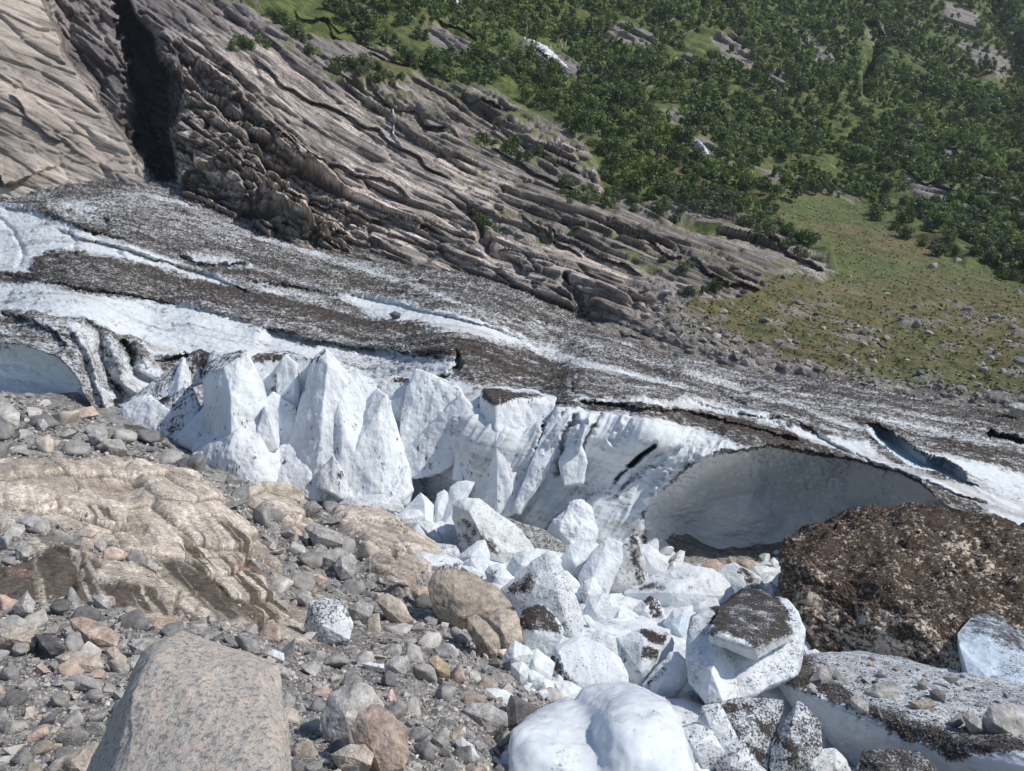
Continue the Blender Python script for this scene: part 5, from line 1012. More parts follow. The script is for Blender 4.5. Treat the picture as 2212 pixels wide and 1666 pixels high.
mass('ice_hump', 'pale blue ice hump dusted with black grit, by the right edge', 'ice mound', 'f',
     [(1780, 780, 23.2), (1870, 660, 24.5), (2000, 640, 25), (2212, 760, 25), (2500, 900, 24), (2700, 1200, 21), (1790, 850, 22.4), (1840, 960, 21.6), (1850, 1040, 21), (2000, 1090, 20.4), (2212, 1140, 20), (2000, 850, 22.3), (2212, 950, 21.5)],
     3, .28, (.60, .68, .76), 2.2, 5, .9, patches=[('f', [(1860, 640), (2050, 620), (2300, 780), (2300, 900), (2100, 860), (1950, 760), (1860, 740)], .55), ('f', [(1780, 850), (1900, 800), (2050, 900), (2000, 1060), (1840, 1020)], .05)])
slab_o = mass('undercut_ice_block', 'thick undercut ice slab carrying grit and stones, in the lower right corner', 'ice slab', 'f',
     [(545, 985, 18.6), (640, 945, 20), (850, 918, 21.4), (1000, 925, 21.6), (1180, 905, 22.4), (1400, 945, 22), (1700, 1015, 21), (2000, 1075, 20.4), (2212, 1110, 20), (2700, 1220, 19), (2900, 1600, 14),
      (560, 1030, 18.2), (700, 1110, 17.4), (800, 1170, 16.8), (1000, 1235, 16.2), (1200, 1330, 15.6), (1450, 1430, 15), (1650, 1540, 14.4), (1900, 1520, 14.2), (2212, 1540, 13.8), (2600, 1700, 12.8),
      (700, 1150, 17.9), (830, 1290, 17.6), (950, 1420, 17.0), (1050, 1520, 16.4), (1140, 1680, 15.8), (1600, 1800, 14.6), (2212, 1900, 13.6)],
     2.2, .36, (.64, .67, .70), 2.4, 3, 1.5,
     patches=[('f', [(545, 960), (700, 930), (860, 930), (840, 1080), (1060, 1120), (1100, 1200), (1000, 1230), (850, 1170), (700, 1100), (590, 1040)], .72), ('f', [(1000, 1180), (1200, 1240), (1500, 1330), (1750, 1400), (2000, 1420), (2300, 1460), (2300, 1530), (1900, 1540), (1740, 1600), (1600, 1520), (1300, 1380), (1060, 1270)], .70),
              ('f', [(560, 1040), (700, 1105), (1000, 1240), (1300, 1385), (1600, 1530), (1740, 1620), (1950, 1550), (2300, 1545), (2300, 1900), (1100, 1900), (800, 1350)], .0), ('f', [(1000, 1240), (1300, 1370), (1300, 1440), (1050, 1290)], .2)])
block('ice_block', 'dark encrusted ice slab at the very bottom under the undercut slab', 'ice block', 'f', [(1145, 1640), (1180, 1545), (1300, 1530), (1500, 1550), (1600, 1600), (1650, 1700), (1600, 1800), (1150, 1800)], Yb=13.4, dirt=.6, amp=2, tilt=.8, th=.4)
# ------------------------------------------------------------------ traced rocks
def rock(label, k, outline, tone, ridge=None, **kw):
    tones = {'g': (.27, .262, .25), 'l': (.38, .365, .345), 't': (.44, .385, .32), 'p': (.44, .345, .285), 'd': (.13, .128, .13), 'b': (.36, .31, .25), 'y': (.40, .33, .22)}
    kw.setdefault('tilt', .75); kw.setdefault('rnd', 1); kw.setdefault('amp', 1.1); kw.setdefault('dz', .975)
    return block('boulder', label, 'boulder', k, outline, ridge=ridge, mat=kw.pop('mat', M_stone), col=tones[tone], cjit=.22, **kw)
rock('big brown bedrock boulder with a shadowed left flank at the edge of the ice', 1, [(395, 1200), (430, 1110), (480, 1070), (660, 1040), (800, 1080), (940, 1170), (1020, 1230), (1150, 1380), (1060, 1420), (950, 1420), (840, 1470), (740, 1500), (660, 1560), (560, 1500), (450, 1380), (400, 1290)], 'b',
     ridge=[(520, 1200, -.12), (690, 1350, -.22), (700, 1480, -.2), (960, 1300, -.12)], amp=1.2)
rock('small grey block resting between the brown boulders', 1, [(840, 1460), (870, 1390), (950, 1375), (1050, 1390), (1040, 1460), (930, 1505), (860, 1500)], 'g', dz=.95)
rock('brown cracked boulder next to the blackened ice boulder', 3, [(130, 190), (230, 90), (370, 120), (405, 200), (430, 370), (330, 455), (280, 440), (200, 330)], 't', dz=.96)
rock('brown wedge shaped boulder below the big bedrock one', 3, [(-80, 190), (0, 160), (80, 220), (200, 340), (215, 440), (180, 505), (130, 510), (20, 430), (-60, 330)], 'b', dz=.97)
rock('golden brown rounded stone at the left foot of the big bedrock boulder', 1, [(200, 1230), (260, 1180), (340, 1200), (390, 1290), (380, 1370), (300, 1350), (210, 1290)], 'p')
rock('blue grey granite boulder behind the orange brown one', 'v', [(700, 1550), (720, 1500), (765, 1478), (800, 1490), (822, 1530), (800, 1580), (760, 1612), (705, 1590)], 'l')
rock('orange brown egg shaped boulder at the bottom', 'e', [(75, 1400), (130, 1300), (200, 1250), (250, 1260), (330, 1320), (410, 1410), (415, 1550), (390, 1630), (250, 1650), (180, 1580), (100, 1480)], 'p', dz=.94, ridge=[(160, 1340, -.15), (200, 1520, -.2), (330, 1450, -.2)], col2=None) if False else rock('orange brown egg shaped boulder at the bottom', 'e', [(75, 1400), (130, 1300), (200, 1250), (250, 1260), (330, 1320), (410, 1410), (415, 1550), (390, 1630), (250, 1650), (180, 1580), (100, 1480)], 'p', dz=.94, ridge=[(160, 1340, -.15), (200, 1520, -.2), (330, 1450, -.2)])
rock('tan stone left of the orange brown egg shaped boulder', 'e', [(-60, 1560), (60, 1500), (150, 1500), (200, 1560), (180, 1620), (0, 1640)], 't')
rock('grey boulder with a black shadowed left end near the dark rock', 'e', [(800, 1275), (850, 1230), (960, 1235), (1060, 1290), (1065, 1370), (950, 1405), (850, 1340)], 'l')
rock('dark slate coloured rock leaning on the big smooth ice block', 3, [(270, 1230), (300, 1060), (340, 945), (420, 970), (560, 1050), (660, 1100), (560, 1150), (420, 1250), (360, 1290)], 'd', ridge=[(370, 980, -.1), (390, 1200, -.25), (520, 1100, -.1)], amp=.7)
rock('yellow stone in the middle of the rubble', 'e', [(570, 945), (620, 920), (690, 980), (697, 1040), (640, 1050), (570, 1010)], 'y')
rock('flat topped grey stone left of the yellow one', 'e', [(285, 975), (340, 930), (420, 920), (440, 1000), (400, 1035), (290, 1025)], 'l')
rock('long tan stone on the gravel bank above the rubble', 'e', [(230, 560), (300, 520), (380, 560), (460, 680), (400, 705), (300, 650)], 't')
rock('slaty striped stone near the bottom edge', 'e', [(590, 1450), (640, 1410), (700, 1450), (680, 1520), (610, 1510)], 'g')
rock('grey boulder at the left edge of the gravel bank', 'e', [(0, 265), (60, 255), (95, 300), (70, 405), (0, 410), (-40, 340)], 'l')
rock('pale grey boulder below the gravel bank', 'e', [(50, 610), (120, 560), (200, 600), (185, 665), (70, 675)], 'l')
rock('long pinkish tan slab lying behind the near granite boulder', 'd', [(465, 690), (530, 675), (620, 700), (760, 775), (740, 845), (640, 840), (560, 800), (480, 745)], 'p', tilt=1.0, th=.5)
rock('dark wedge of rock left of the long pinkish slab', 'd', [(235, 785), (330, 790), (410, 870), (330, 905), (260, 860)], 'd')
rock('pointed pale grey stone beside the wet slab', 'd', [(90, 595), (175, 505), (220, 580), (205, 635), (100, 645)], 'l')
rock('upright grey stone at the top of the wet slab', 'd', [(100, 225), (170, 180), (205, 230), (180, 275), (110, 285)], 'l')
rock('cream stone with a flat foot above the wet slab', 'd', [(480, 195), (540, 150), (600, 170), (600, 225), (520, 245)], 't')
rock('round grey stone sitting on the wet brown slab', 'd', [(920, 315), (960, 290), (1020, 330), (1010, 375), (940, 365)], 'l', dz=.96)
rock('tan grey boulder left of the near granite boulder', 'd', [(370, 930), (480, 890), (620, 920), (660, 990), (560, 1025), (420, 1005)], 't')
rock('brownish boulder beside the edge of the near granite boulder', 'd', [(690, 880), (740, 860), (810, 930), (810, 1000), (720, 1015)], 'b')
rock('low wide grey stone in the left rubble', 'd', [(440, 1065), (520, 1040), (640, 1080), (650, 1140), (480, 1135)], 'l', tilt=1.0)
rock('broad brown grey boulder at the left edge', 'd', [(-40, 765), (80, 730), (230, 760), (220, 835), (80, 855), (-40, 865)], 't')
rock('big cream boulder perched above the wet slabs on the left', 'd', [(90, 35), (200, 0), (300, 60), (280, 115), (120, 95)], 'l')
rock('dark faced block left of the stranded speckled ice boulder', 'd', [(1920, 525), (1960, 480), (2030, 540), (2040, 605), (1990, 605)], 'l')
rock('wide grey boulder under the front wall rubble', 'd', [(1990, 95), (2040, 60), (2212, 130), (2212, 190), (2050, 195)], 'l')
rock('white veined boulder above the stranded ice', 'd', [(2040, 265), (2200, 220), (2250, 260), (2230, 340), (2100, 345)], 'l')
rock('brown boulder by the lower left corner', 'd', [(300, 1700), (350, 1610), (480, 1540), (600, 1480), (640, 1510), (560, 1700)], 't')
rock('speckled grey stone left of the granite boulder crest', 'd', [(800, 945), (900, 920), (950, 960), (900, 1025), (820, 1015)], 'l')
rock('flat grey stone above the granite boulder crest', 'd', [(830, 840), (940, 820), (940, 885), (870, 905)], 'l')
rock('pale cream stone right of the wet slab', 'd', [(600, 535), (660, 520), (730, 570), (700, 615), (620, 585)], 'l')
rock('large rounded boulder at the far left below the ice hollow', 'a', [(-60, 960), (0, 950), (60, 960), (120, 1010), (120, 1100), (60, 1120), (-60, 1115)], 'l', mat=M_stonefar)
rock('pale wedge boulder left of the dark flat slab', 'a', [(570, 1155), (620, 1115), (690, 1160), (700, 1195), (600, 1205)], 'l', mat=M_stonefar)
rock('angular pale slab just below the dark flat slab', 'a', [(650, 1185), (780, 1185), (815, 1250), (720, 1265), (660, 1225)], 'l', mat=M_stonefar)
rock('small pale boulder right of the large rounded one', 'a', [(240, 1065), (280, 1050), (310, 1090), (280, 1125), (240, 1105)], 'l', mat=M_stonefar)
rock('hummocky tan boulder at the foot of the tall seracs', 'a', [(1660, 1495), (1720, 1460), (1860, 1470), (1955, 1520), (1960, 1585), (1820, 1570), (1700, 1530)], 't', mat=M_stonefar)
rock('dark cornered boulder below the hummocky tan one', 'a', [(1955, 1650), (1990, 1590), (2040, 1580), (2085, 1630), (2000, 1675)], 'g', mat=M_stonefar)
# stones on the cave floor
for lb, ol, tn in [('wet orange brown stone on the cave floor', [(1060, 655), (1120, 580), (1200, 565), (1290, 630), (1290, 680), (1230, 715), (1150, 680)], 'p'), ('wet olive stone at the back of the cave mouth', [(1410, 585), (1480, 555), (1580, 590), (1620, 645), (1540, 680), (1450, 630)], 'b'),
                   ('small standing stone between the two wet cave stones', [(1310, 575), (1340, 530), (1400, 550), (1400, 600), (1340, 625)], 'b'), ('grey wet stone at the left of the cave floor', [(940, 660), (1010, 605), (1060, 650), (1020, 680)], 'g')]:
    rock(lb, 2, ol, tn, mat=M_stonefar, dz=.97)
# stones on the undercut slab and on the glacier
SL = [('dark pyramid shaped stone on the undercut slab', [(820, 1085), (890, 990), (965, 1020), (965, 1085), (900, 1135)], 'g', 17.6), ('dark brown stone beside the pyramid shaped one', [(970, 1045), (1000, 1020), (1080, 1080), (1060, 1120), (980, 1085)], 'g', 17.9),
      ('small pale round stone at the grit edge of the undercut slab', [(800, 1115), (830, 1095), (865, 1120), (852, 1152), (812, 1142)], 'l', 16.9), ('round granite boulder in the middle of the undercut slab', [(1190, 1150), (1250, 1105), (1360, 1095), (1402, 1150), (1395, 1205), (1320, 1235), (1230, 1205)], 'l', 16.9),
      ('pale stone in front of the round granite boulder', [(1090, 1200), (1130, 1180), (1200, 1230), (1200, 1285), (1150, 1292), (1100, 1245)], 'l', 16.0), ('pinkish stone near the top edge of the undercut slab', [(968, 965), (1010, 948), (1052, 970), (1050, 997), (980, 992)], 'p', 20.2),
      ('orange pebble near the top edge of the undercut slab', [(1198, 965), (1220, 950), (1242, 978), (1212, 994)], 'p', 20.4), ('brown grey stone behind the round granite boulder', [(1250, 1035), (1300, 1000), (1332, 1030), (1322, 1058), (1270, 1052)], 'g', 18.8),
      ('dark tilted flake on the undercut slab', [(1600, 1145), (1640, 1135), (1702, 1172), (1690, 1212), (1620, 1184)], 'd', 17.0), ('grey stone behind the dark tilted flake', [(1520, 1095), (1560, 1065), (1588, 1090), (1580, 1122), (1530, 1117)], 'g', 18.0),
      ('flat brown stone right of the round granite boulder', [(1480, 1215), (1600, 1200), (1642, 1240), (1560, 1272), (1480, 1252)], 'b', 16.2), ('pale upright stone left of the biggest boulder on the slab', [(1815, 1305), (1860, 1270), (1932, 1340), (1932, 1392), (1860, 1382)], 'l', 15.0),
      ('biggest boulder on the undercut slab, cut by the right edge', [(1950, 1310), (2000, 1250), (2120, 1240), (2230, 1310), (2240, 1480), (2100, 1445), (1980, 1392)], 'l', 14.9), ('dark stone left of the pale upright one on the slab', [(1720, 1345), (1800, 1290), (1822, 1350), (1760, 1382)], 'g', 15.4),
      ('low dark stone near the foot of the mound', [(1680, 1055), (1740, 1035), (1802, 1060), (1740, 1084)], 'g', 18.8), ('small grey stone under the mound lip', [(1360, 995), (1400, 978), (1432, 1020), (1380, 1024)], 'g', 19.8)]
for lb, ol, tn, yb in SL: rock(lb, 'f', ol, tn, Yb=yb * .985, tilt=.6)
for lb, k, ol, tn, yb in [('dark faced boulder lying on the grey glacier surface', 'a', [(1830, 352), (1850, 332), (1880, 338), (1886, 382), (1840, 384)], 'l', 75), ('pinkish boulder on the ice fold at the left edge', 'a', [(208, 415), (230, 402), (260, 415), (258, 440), (225, 448)], 'p', 61),
                          ('pink boulder beside the white streak on the glacier', 'b', [(355, 455), (380, 425), (420, 428), (432, 465), (380, 474)], 'p', 74.5), ('black flat rock on the white streak of the glacier', 'b', [(312, 368), (345, 352), (385, 368), (380, 384), (330, 384)], 'd', 79),
                          ('tan boulder alone on the glacier near the front wall', 'b', [(1690, 745), (1735, 732), (1772, 765), (1755, 792), (1700, 775)], 'p', 66), ('dark stone by the tan boulder on the glacier', 'b', [(1640, 735), (1670, 720), (1690, 740), (1670, 752)], 'd', 68),
                          ('pale boulder at the grass edge of the glacier', 'c', [(1365, 850), (1380, 832), (1420, 830), (1432, 860), (1400, 866)], 't', 79), ('dark boulder by the glacier margin, right of the pale one', 'c', [(1660, 880), (1690, 866), (1725, 890), (1690, 902)], 'd', 77),
                          ('white boulder cluster stone at the far right margin', 'c', [(2110, 960), (2160, 945), (2230, 960), (2230, 1000), (2140, 1003)], 'l', 71)]:
    rock(lb, k, ol, tn, Yb=yb, tilt=.4, mat=M_stonefar, th=.8)
# --- the near granite boulder
gp = [(180, 1720, 1.72), (240, 1560, 1.83), (285, 1465, 1.92), (312, 1412, 1.98), (345, 1384, 2.02), (385, 1370, 2.05), (430, 1384, 2.05), (500, 1408, 2.05), (560, 1424, 2.04), (598, 1438, 2.0), (608, 1475, 1.92), (618, 1560, 1.78), (624, 1720, 1.6),
      (330, 1420, 1.86), (290, 1500, 1.74), (225, 1720, 1.52), (560, 1450, 1.84), (600, 1720, 1.42), (420, 1420, 1.88), (180, 2100, 1.35), (620, 2100, 1.3), (240, 2100, 1.15), (560, 2100, 1.1)]
gv = np.array(gp); c_ = gv.mean(0); bk = gv.copy(); bk[:, 0] = c_[0] + (bk[:, 0] - c_[0]) * .8; bk[:, 2] += .35
m_, t_, b_ = nodes_of('granite'); co_ = coords(t_); a1 = noise(t_, co_, 75, 5, .75); a2 = noise(t_, co_, 42, 5, .7); a3 = noise(t_, co_, 120, 4, .7); a4 = noise(t_, co_, 5, 4, .6)
g1 = mix(t_, mapr(t_, a2, .42, .6), (.44, .42, .385), (.58, .47, .39)); g1 = mix(t_, mapr(t_, a1, .50, .60, 0, .85), g1, (.15, .155, .16)); g1 = mix(t_, mapr(t_, a3, .55, .68, 0, .7), g1, (.66, .62, .57)); g1 = mix(t_, mapr(t_, a4, .5, .72, 0, .35), g1, (.24, .25, .25))
t_.links.new(g1, b_.inputs['Base Color']); b_.inputs['Roughness'].default_value = .8; t_.links.new(bump(t_, math_(t_, 'ADD', a1, math_(t_, 'MULTIPLY', a2, 1.5)), .006, .9), b_.inputs['Normal']); M_gran = m_
gb = body('granite_boulder', [np.concatenate([P(gv[:, 0], gv[:, 1], gv[:, 2]), P(bk[:, 0], bk[:, 1], bk[:, 2])])], M_gran, .5, (.46, .405, .355), rnd=2, amp=.85, res=4.5, cjit=.05)
tag(gb, 'very large pinkish grey granite boulder right in front of the camera', 'boulder')

# ------------------------------------------------------------------ loose stones
prng = np.random.default_rng(23)
def stone_shape(seed, n=14, el=(1, .8, .6), extra=0):
    r = np.random.default_rng(seed); p = r.normal(size=(n, 3)); p /= np.linalg.norm(p, axis=1)[:, None]
    p = p * r.uniform(.8, 1.08, (n, 1)) * np.array(el) * .5
    bm = bmesh.new(); hull_bm(bm, [tuple(q) for q in p])
    if extra:
        bmesh.ops.bevel(bm, geom=bm.edges[:], offset=.035, segments=1, affect='EDGES')
    bmesh.ops.triangulate(bm, faces=bm.faces[:]); bmesh.ops.recalc_face_normals(bm, faces=bm.faces[:]); bm.verts.index_update()
    V = np.array([v.co[:] for v in bm.verts]); Fc = np.array([[v.index for v in f.verts] for f in bm.faces]); bm.free()
    return V, Fc
SHAPES = [stone_shape(100 + i, 9 + i % 4, (1, prng.uniform(.6, .95), prng.uniform(.4, .75))) for i in range(14)]
def rots(n):
    """random rotations, mostly lying flat"""
    a = prng.uniform(0, 2 * math.pi, n); b = prng.normal(0, .35, n); c = prng.normal(0, .35, n)
    ca, sa, cb, sb, cc, s_c = np.cos(a), np.sin(a), np.cos(b), np.sin(b), np.cos(c), np.sin(c); z = np.zeros(n); o = np.ones(n)
    Rz = np.stack([ca, -sa, z, sa, ca, z, z, z, o], 1).reshape(-1, 3, 3); Rx = np.stack([o, z, z, z, cb, -sb, z, sb, cb], 1).reshape(-1, 3, 3)
    Ry = np.stack([cc, z, s_c, z, o, z, -s_c, z, cc], 1).reshape(-1, 3, 3); return Rx @ Ry @ Rz
STONE_COL = 1.35 * np.array([(.22, .215, .205), (.27, .26, .245), (.17, .168, .165), (.32, .305, .285), (.33, .29, .24), (.11, .108, .107), (.36, .28, .235), (.25, .24, .225), (.29, .28, .265), (.24, .235, .225), (.20, .197, .19)])
def merged(name, pos, size, shapes, colors, mat, attrs=None, kind='stuff', rot=None, squash=None, smooth=False):
    n = len(pos); Rm = rots(n) if rot is None else rot; pick = prng.integers(0, len(shapes), n); Vs, Fs, Cs, base = [], [], [], 0
    for si, (sv_, sf) in enumerate(shapes):
        idx = np.where(pick == si)[0]
        if not len(idx): continue
        v = np.einsum('nij,kj->nki', Rm[idx], sv_) * size[idx][:, None, None] + pos[idx][:, None, :]
        f = sf[None] + (np.arange(len(idx)) * len(sv_))[:, None, None] + base
        Vs.append(v.reshape(-1, 3)); Fs.append(f.reshape(-1, sf.shape[1])); Cs.append(np.repeat(colors[idx], len(sv_), 0)); base += len(idx) * len(sv_)
    V = np.concatenate(Vs); A_ = {'Col': np.concatenate(Cs)}
    if attrs: A_.update({k: np.full(len(V), v) for k, v in attrs.items()})
    o = mesh_np(name, V, np.concatenate(Fs), A_, mat, smooth); o['kind'] = kind; return o
def poisson(sample, n_try, sizes, k=.55, ysq=.8):
    """dart throwing, big ones first; sample() -> px, py arrays"""
    px, py = sample(n_try); s = sizes(len(px)); o = np.argsort(-s); px, py, s = px[o], py[o], s[o]
    cell = 40.0; grid = {}; keep = []
    for i in range(len(px)):
        x, y, r = px[i], py[i] / ysq, s[i] * k; cx, cy_ = int(x // cell), int(y // cell); ok = True
        for a in (-1, 0, 1):
            for b in (-1, 0, 1):
                for j in grid.get((cx + a, cy_ + b), ()):
                    if (px[j] - x) ** 2 + (py[j] / ysq - y) ** 2 < (r + s[j] * k) ** 2: ok = False; break
                if not ok: break
            if not ok: break
        if ok: grid.setdefault((cx, cy_), []).append(i); keep.append(i)
    k_ = np.array(keep); return px[k_], py[k_], s[k_]
edge = [(-400, 845), (0, 850), (60, 862), (130, 880), (230, 915), (350, 955), (420, 1003), (480, 1045), (560, 1045), (650, 1085), (740, 1098), (800, 1110), (870, 1140), (930, 1210), (990, 1275), (1060, 1345), (1085, 1400), (1100, 1440), (1180, 1500), (1260, 1560), (1100, 1680), (1000, 2300), (-400, 2300)]
exq, eyq = np.array(edge).T
def near_sample(n):
    px = prng.uniform(-380, 1250, n); py = prng.uniform(852, 1850, n); m = inside(px, py, edge); px, py = px[m], py[m]
    _, _, sl_, wt = ground_at(px, py); keep = prng.uniform(0, 1, len(px)) > np.clip(sl_ * 1.08 - 0.03, 0, 1)
    return px[keep], py[keep]
def pw(lo, hi, a):
    return lambda n: (lo ** (1 - a) + prng.uniform(0, 1, n) * (hi ** (1 - a) - lo ** (1 - a))) ** (1 / (1 - a))
GB = [(175, 1720), (240, 1550), (300, 1420), (390, 1360), (620, 1430), (640, 1720)]
m_stone_obj, t_, b_ = nodes_of('loose_stone'); co_ = coords(t_); oi = N(t_, 'ShaderNodeObjectInfo')
n1_ = noise(t_, co_, 3.0, 5, .7); f_ = mapr(t_, n1_, .3, .7, .6, 1.45); cx_ = N(t_, 'ShaderNodeCombineXYZ')
for k in range(3): t_.links.new(f_, cx_.inputs[k])
t_.links.new(mix(t_, 1.0, oi.outputs['Color'], cx_.outputs[0], 'MULTIPLY'), b_.inputs['Base Color']); b_.inputs['Roughness'].default_value = .85
t_.links.new(bump(t_, noise(t_, co_, 6, 5, .7), .05, .8), b_.inputs['Normal'])
PROTO = []
for i in range(10):
    v, f = stone_shape(300 + i, 12, (1, prng.uniform(.65, .95), prng.uniform(.45, .75)))
    for _ in range(3): v, f, _m = split_long(v, f, .16)
    v = smooth_v(v, f, 1); n_ = vnormals(v, f); v = v + n_ * (.035 * fbm(v * 3 + i, 3) + .02 * rid(v * 7 + i, 2))[:, None]
    o_ = mesh_np('boulder', v, f, None, m_stone_obj, True, link=False); PROTO.append(o_)
def put_stones(pos, size, cols, label, cat, group, nm='boulder'):
    Rm = rots(len(pos))
    from mathutils import Matrix
    for i in range(len(pos)):
        o_ = PROTO[int(prng.integers(0, len(PROTO)))].copy(); COL.objects.link(o_); o_.name = nm
        o_.location = pos[i]; o_.rotation_euler = Matrix(Rm[i].tolist()).to_euler(); o_.scale = (size[i],) * 3; o_.color = (*cols[i], 1); tag(o_, label, cat, group)
px, py, s = poisson(near_sample, 26000, pw(12, 80, 2.1), .33, .70)
g, n_, _, _ = ground_at(px, py); u = g[:, 1] / F
ok = ~inside(px, py, GB) | (g[:, 1] > 2.9); px, py, s, g, n_, u = px[ok], py[ok], s[ok], g[ok], n_[ok], u[ok]
cols = STONE_COL[prng.integers(0, len(STONE_COL), len(px))] * prng.uniform(.8, 1.2, (len(px), 1))
# brownish tan stones dominate by the bedrock
o = np.argsort(-s); big = o[:250]; rest = o[250:]
pos = g + n_ * (s * u * .16)[:, None]
put_stones(pos[big], s[big] * u[big], cols[big], 'angular grey or tan stone lying loose in the rubble of the near slope', 'stone', 'loose stones of the near slope', 'loose_stone')
M_peb = mat_rock('pebbles', 6.0, 30.0, .02, lo=.65, hi=1.35)
px2, py2 = near_sample(52000); ok = ~inside(px2, py2, GB) | (ground_at(px2, py2)[0][:, 1] > 2.7); px2, py2 = px2[ok], py2[ok]; s2 = pw(5.5, 20, 2.4)(len(px2)); g2, nn2, _, _ = ground_at(px2, py2); u2 = g2[:, 1] / F
px3, py3 = prng.uniform(-380, 1000, 260), prng.uniform(960, 1400, 260); ok = inside(px3, py3, edge); px3, py3 = px3[ok], py3[ok]; g3, nn3, _, _ = ground_at(px3, py3); s3 = pw(6, 18, 2)(len(px3)); u3 = g3[:, 1] / F
pp = np.concatenate([pos[rest], g2 + nn2 * (s2 * u2 * .12)[:, None], g3 + nn3 * (s3 * u3 * .2)[:, None]]); sz = np.concatenate([s[rest] * u[rest], s2 * u2, s3 * u3])
cc = np.concatenate([cols[rest], STONE_COL[prng.integers(0, len(STONE_COL), len(s2) + len(s3))] * prng.uniform(.7, 1.25, (len(s2) + len(s3), 1))])
merged('rubble', pp, sz, SHAPES, cc, M_peb)
# --- broken ice between the big blocks
HEAP = [(745, 1075), (870, 1070), (1000, 1080), (1080, 1095), (1180, 1080), (1240, 1030), (1300, 1050), (1390, 1080), (1430, 1160), (1480, 1215), (1560, 1230), (1680, 1200), (1710, 1260), (1740, 1380), (1800, 1450), (1850, 1560), (1900, 1700), (1460, 1700), (1350, 1560), (1150, 1500), (1090, 1430), (1110, 1340), (1040, 1270), (960, 1200), (880, 1140)]
hx = np.linspace(720, 1940, 330); hy = np.linspace(1010, 1760, 220); HX, HY = np.meshgrid(hx, hy); HX = HX.ravel(); HY = HY.ravel()
hd_, _ = pdist(HX, HY, HEAP, True); hm = np.where(inside(HX, HY, HEAP), hd_, -hd_)
hY = slopeY(HX, HY); hV = P(HX, HY, hY)
lift = (0.18 + 0.45 * fbm(hV * .5, 3) + .12 * rid(hV * 1.3, 3)) * np.clip(hV[:, 1] / 22, .3, 1.3) * ss(-4, 16, hm) - .5 * ss(4, -10, hm)
hV = hV + np.array([0, -.2, 1.0])[None] * lift[:, None]
ho = grid_mesh('ice_rubble', hV, 330, 220, {'Col': np.tile(ICE0, (len(hV), 1)) * (1 + .08 * fbm(hV, 2))[:, None], 'dirt': np.clip(.03 + .3 * ss(.1, .4, fbm(hV * .7 + 9, 3)), 0, 1)}, M_ice, keep=hm > -12)
tag(ho, kind='stuff')
def heap_sample(n):
    px = prng.uniform(720, 1940, n); py = prng.uniform(1010, 1750, n); m = inside(px, py, HEAP); return px[m], py[m]
M_icec = mat_ice('ice_chunk', 7.0, 1.8, .04, rough=.4)
px, py, s = poisson(heap_sample, 4000, pw(11, 46, 2.0), .36, .8); Yh = slopeY(px, py); u = Yh / F; pos = P(px, py, Yh) + np.array([0, -.05, .15])[None] * (Yh / 24)[:, None]
ci = np.tile(np.array(ICE0), (len(px), 1)) * prng.uniform(.85, 1.03, (len(px), 1))
IPROTO = []
for i in range(8):
    v, f = stone_shape(500 + i, 13, (1, prng.uniform(.6, .9), prng.uniform(.45, .8)))
    for _ in range(3): v, f, _m = split_long(v, f, .16)
    v = smooth_v(v, f, 1)
    IPROTO.append(mesh_np('ice_chunk', v, f, {'Col': np.tile(np.array(ICE0) * prng.uniform(.9, 1), (len(v), 1)), 'dirt': np.full(len(v), prng.choice([0, .02, .05, .2, .3]))}, M_icec, False, link=False))
o = np.argsort(-s)[:290]; Rm = rots(len(o))
from mathutils import Matrix
for q, i in enumerate(o):
    o_ = IPROTO[int(prng.integers(0, 8))].copy(); COL.objects.link(o_); o_.name = 'ice_chunk'; o_.location = pos[i]; o_.rotation_euler = Matrix(Rm[q].tolist()).to_euler(); o_.scale = (s[i] * u[i],) * 3
    tag(o_, 'small white ice chunk jammed between the big fallen blocks', 'ice chunk', 'small ice chunks in the heap')

# --- stones and grit riding on the undercut slab and the mound
from mathutils.bvhtree import BVHTree
def bvh_of(o):
    me = o.data; return BVHTree.FromPolygons([v.co[:] for v in me.vertices], [p.vertices[:] for p in me.polygons])
def drop_on(o, poly, n, lo, hi, a):
    t = bvh_of(o); q = np.array(vw('f', poly)); P_, S_ = [], []; sz = pw(lo, hi, a)(n * 3); k = 0
    while len(P_) < n and k < n * 3:
        x, y = prng.uniform(q[:, 0].min(), q[:, 0].max()), prng.uniform(q[:, 1].min(), q[:, 1].max()); k += 1
        if not inside(np.array([x]), np.array([y]), q)[0]: continue
        d = Vector(P(x, y, 1.0)).normalized(); h, nn, _, dist = t.ray_cast(Vector((0, 0, 0)), d)
        if h is None: continue
        P_.append(np.array(h) + [0, 0, .1 * sz[k - 1] * h[1] / F]); S_.append(sz[k - 1] * h[1] / F)
    return np.array(P_), np.array(S_)
SLABTOP = [(560, 985), (640, 955), (850, 935), (1000, 940), (1180, 925), (1400, 960), (1700, 1030), (2000, 1090), (2260, 1130), (2600, 1220), (2600, 1500), (2212, 1500), (1900, 1500), (1650, 1500), (1450, 1410), (1200, 1310), (1000, 1215), (800, 1150), (700, 1095)]
pp, ssz = drop_on(slab_o, SLABTOP, 70, 9, 24, 2.4); put_stones(pp, ssz, STONE_COL[prng.integers(0, len(STONE_COL), len(pp))] * prng.uniform(.5, 1.0, (len(pp), 1)), 'small dark or grey stone scattered on top of the undercut ice slab', 'stone', 'small stones on the undercut slab', 'loose_stone')
pp, ssz = drop_on(slab_o, SLABTOP, 1500, 2.5, 9, 2.2); merged('slab_grit', pp, ssz, SHAPES, STONE_COL[prng.integers(0, len(STONE_COL), len(pp))] * prng.uniform(.25, .8, (len(pp), 1)), M_peb)
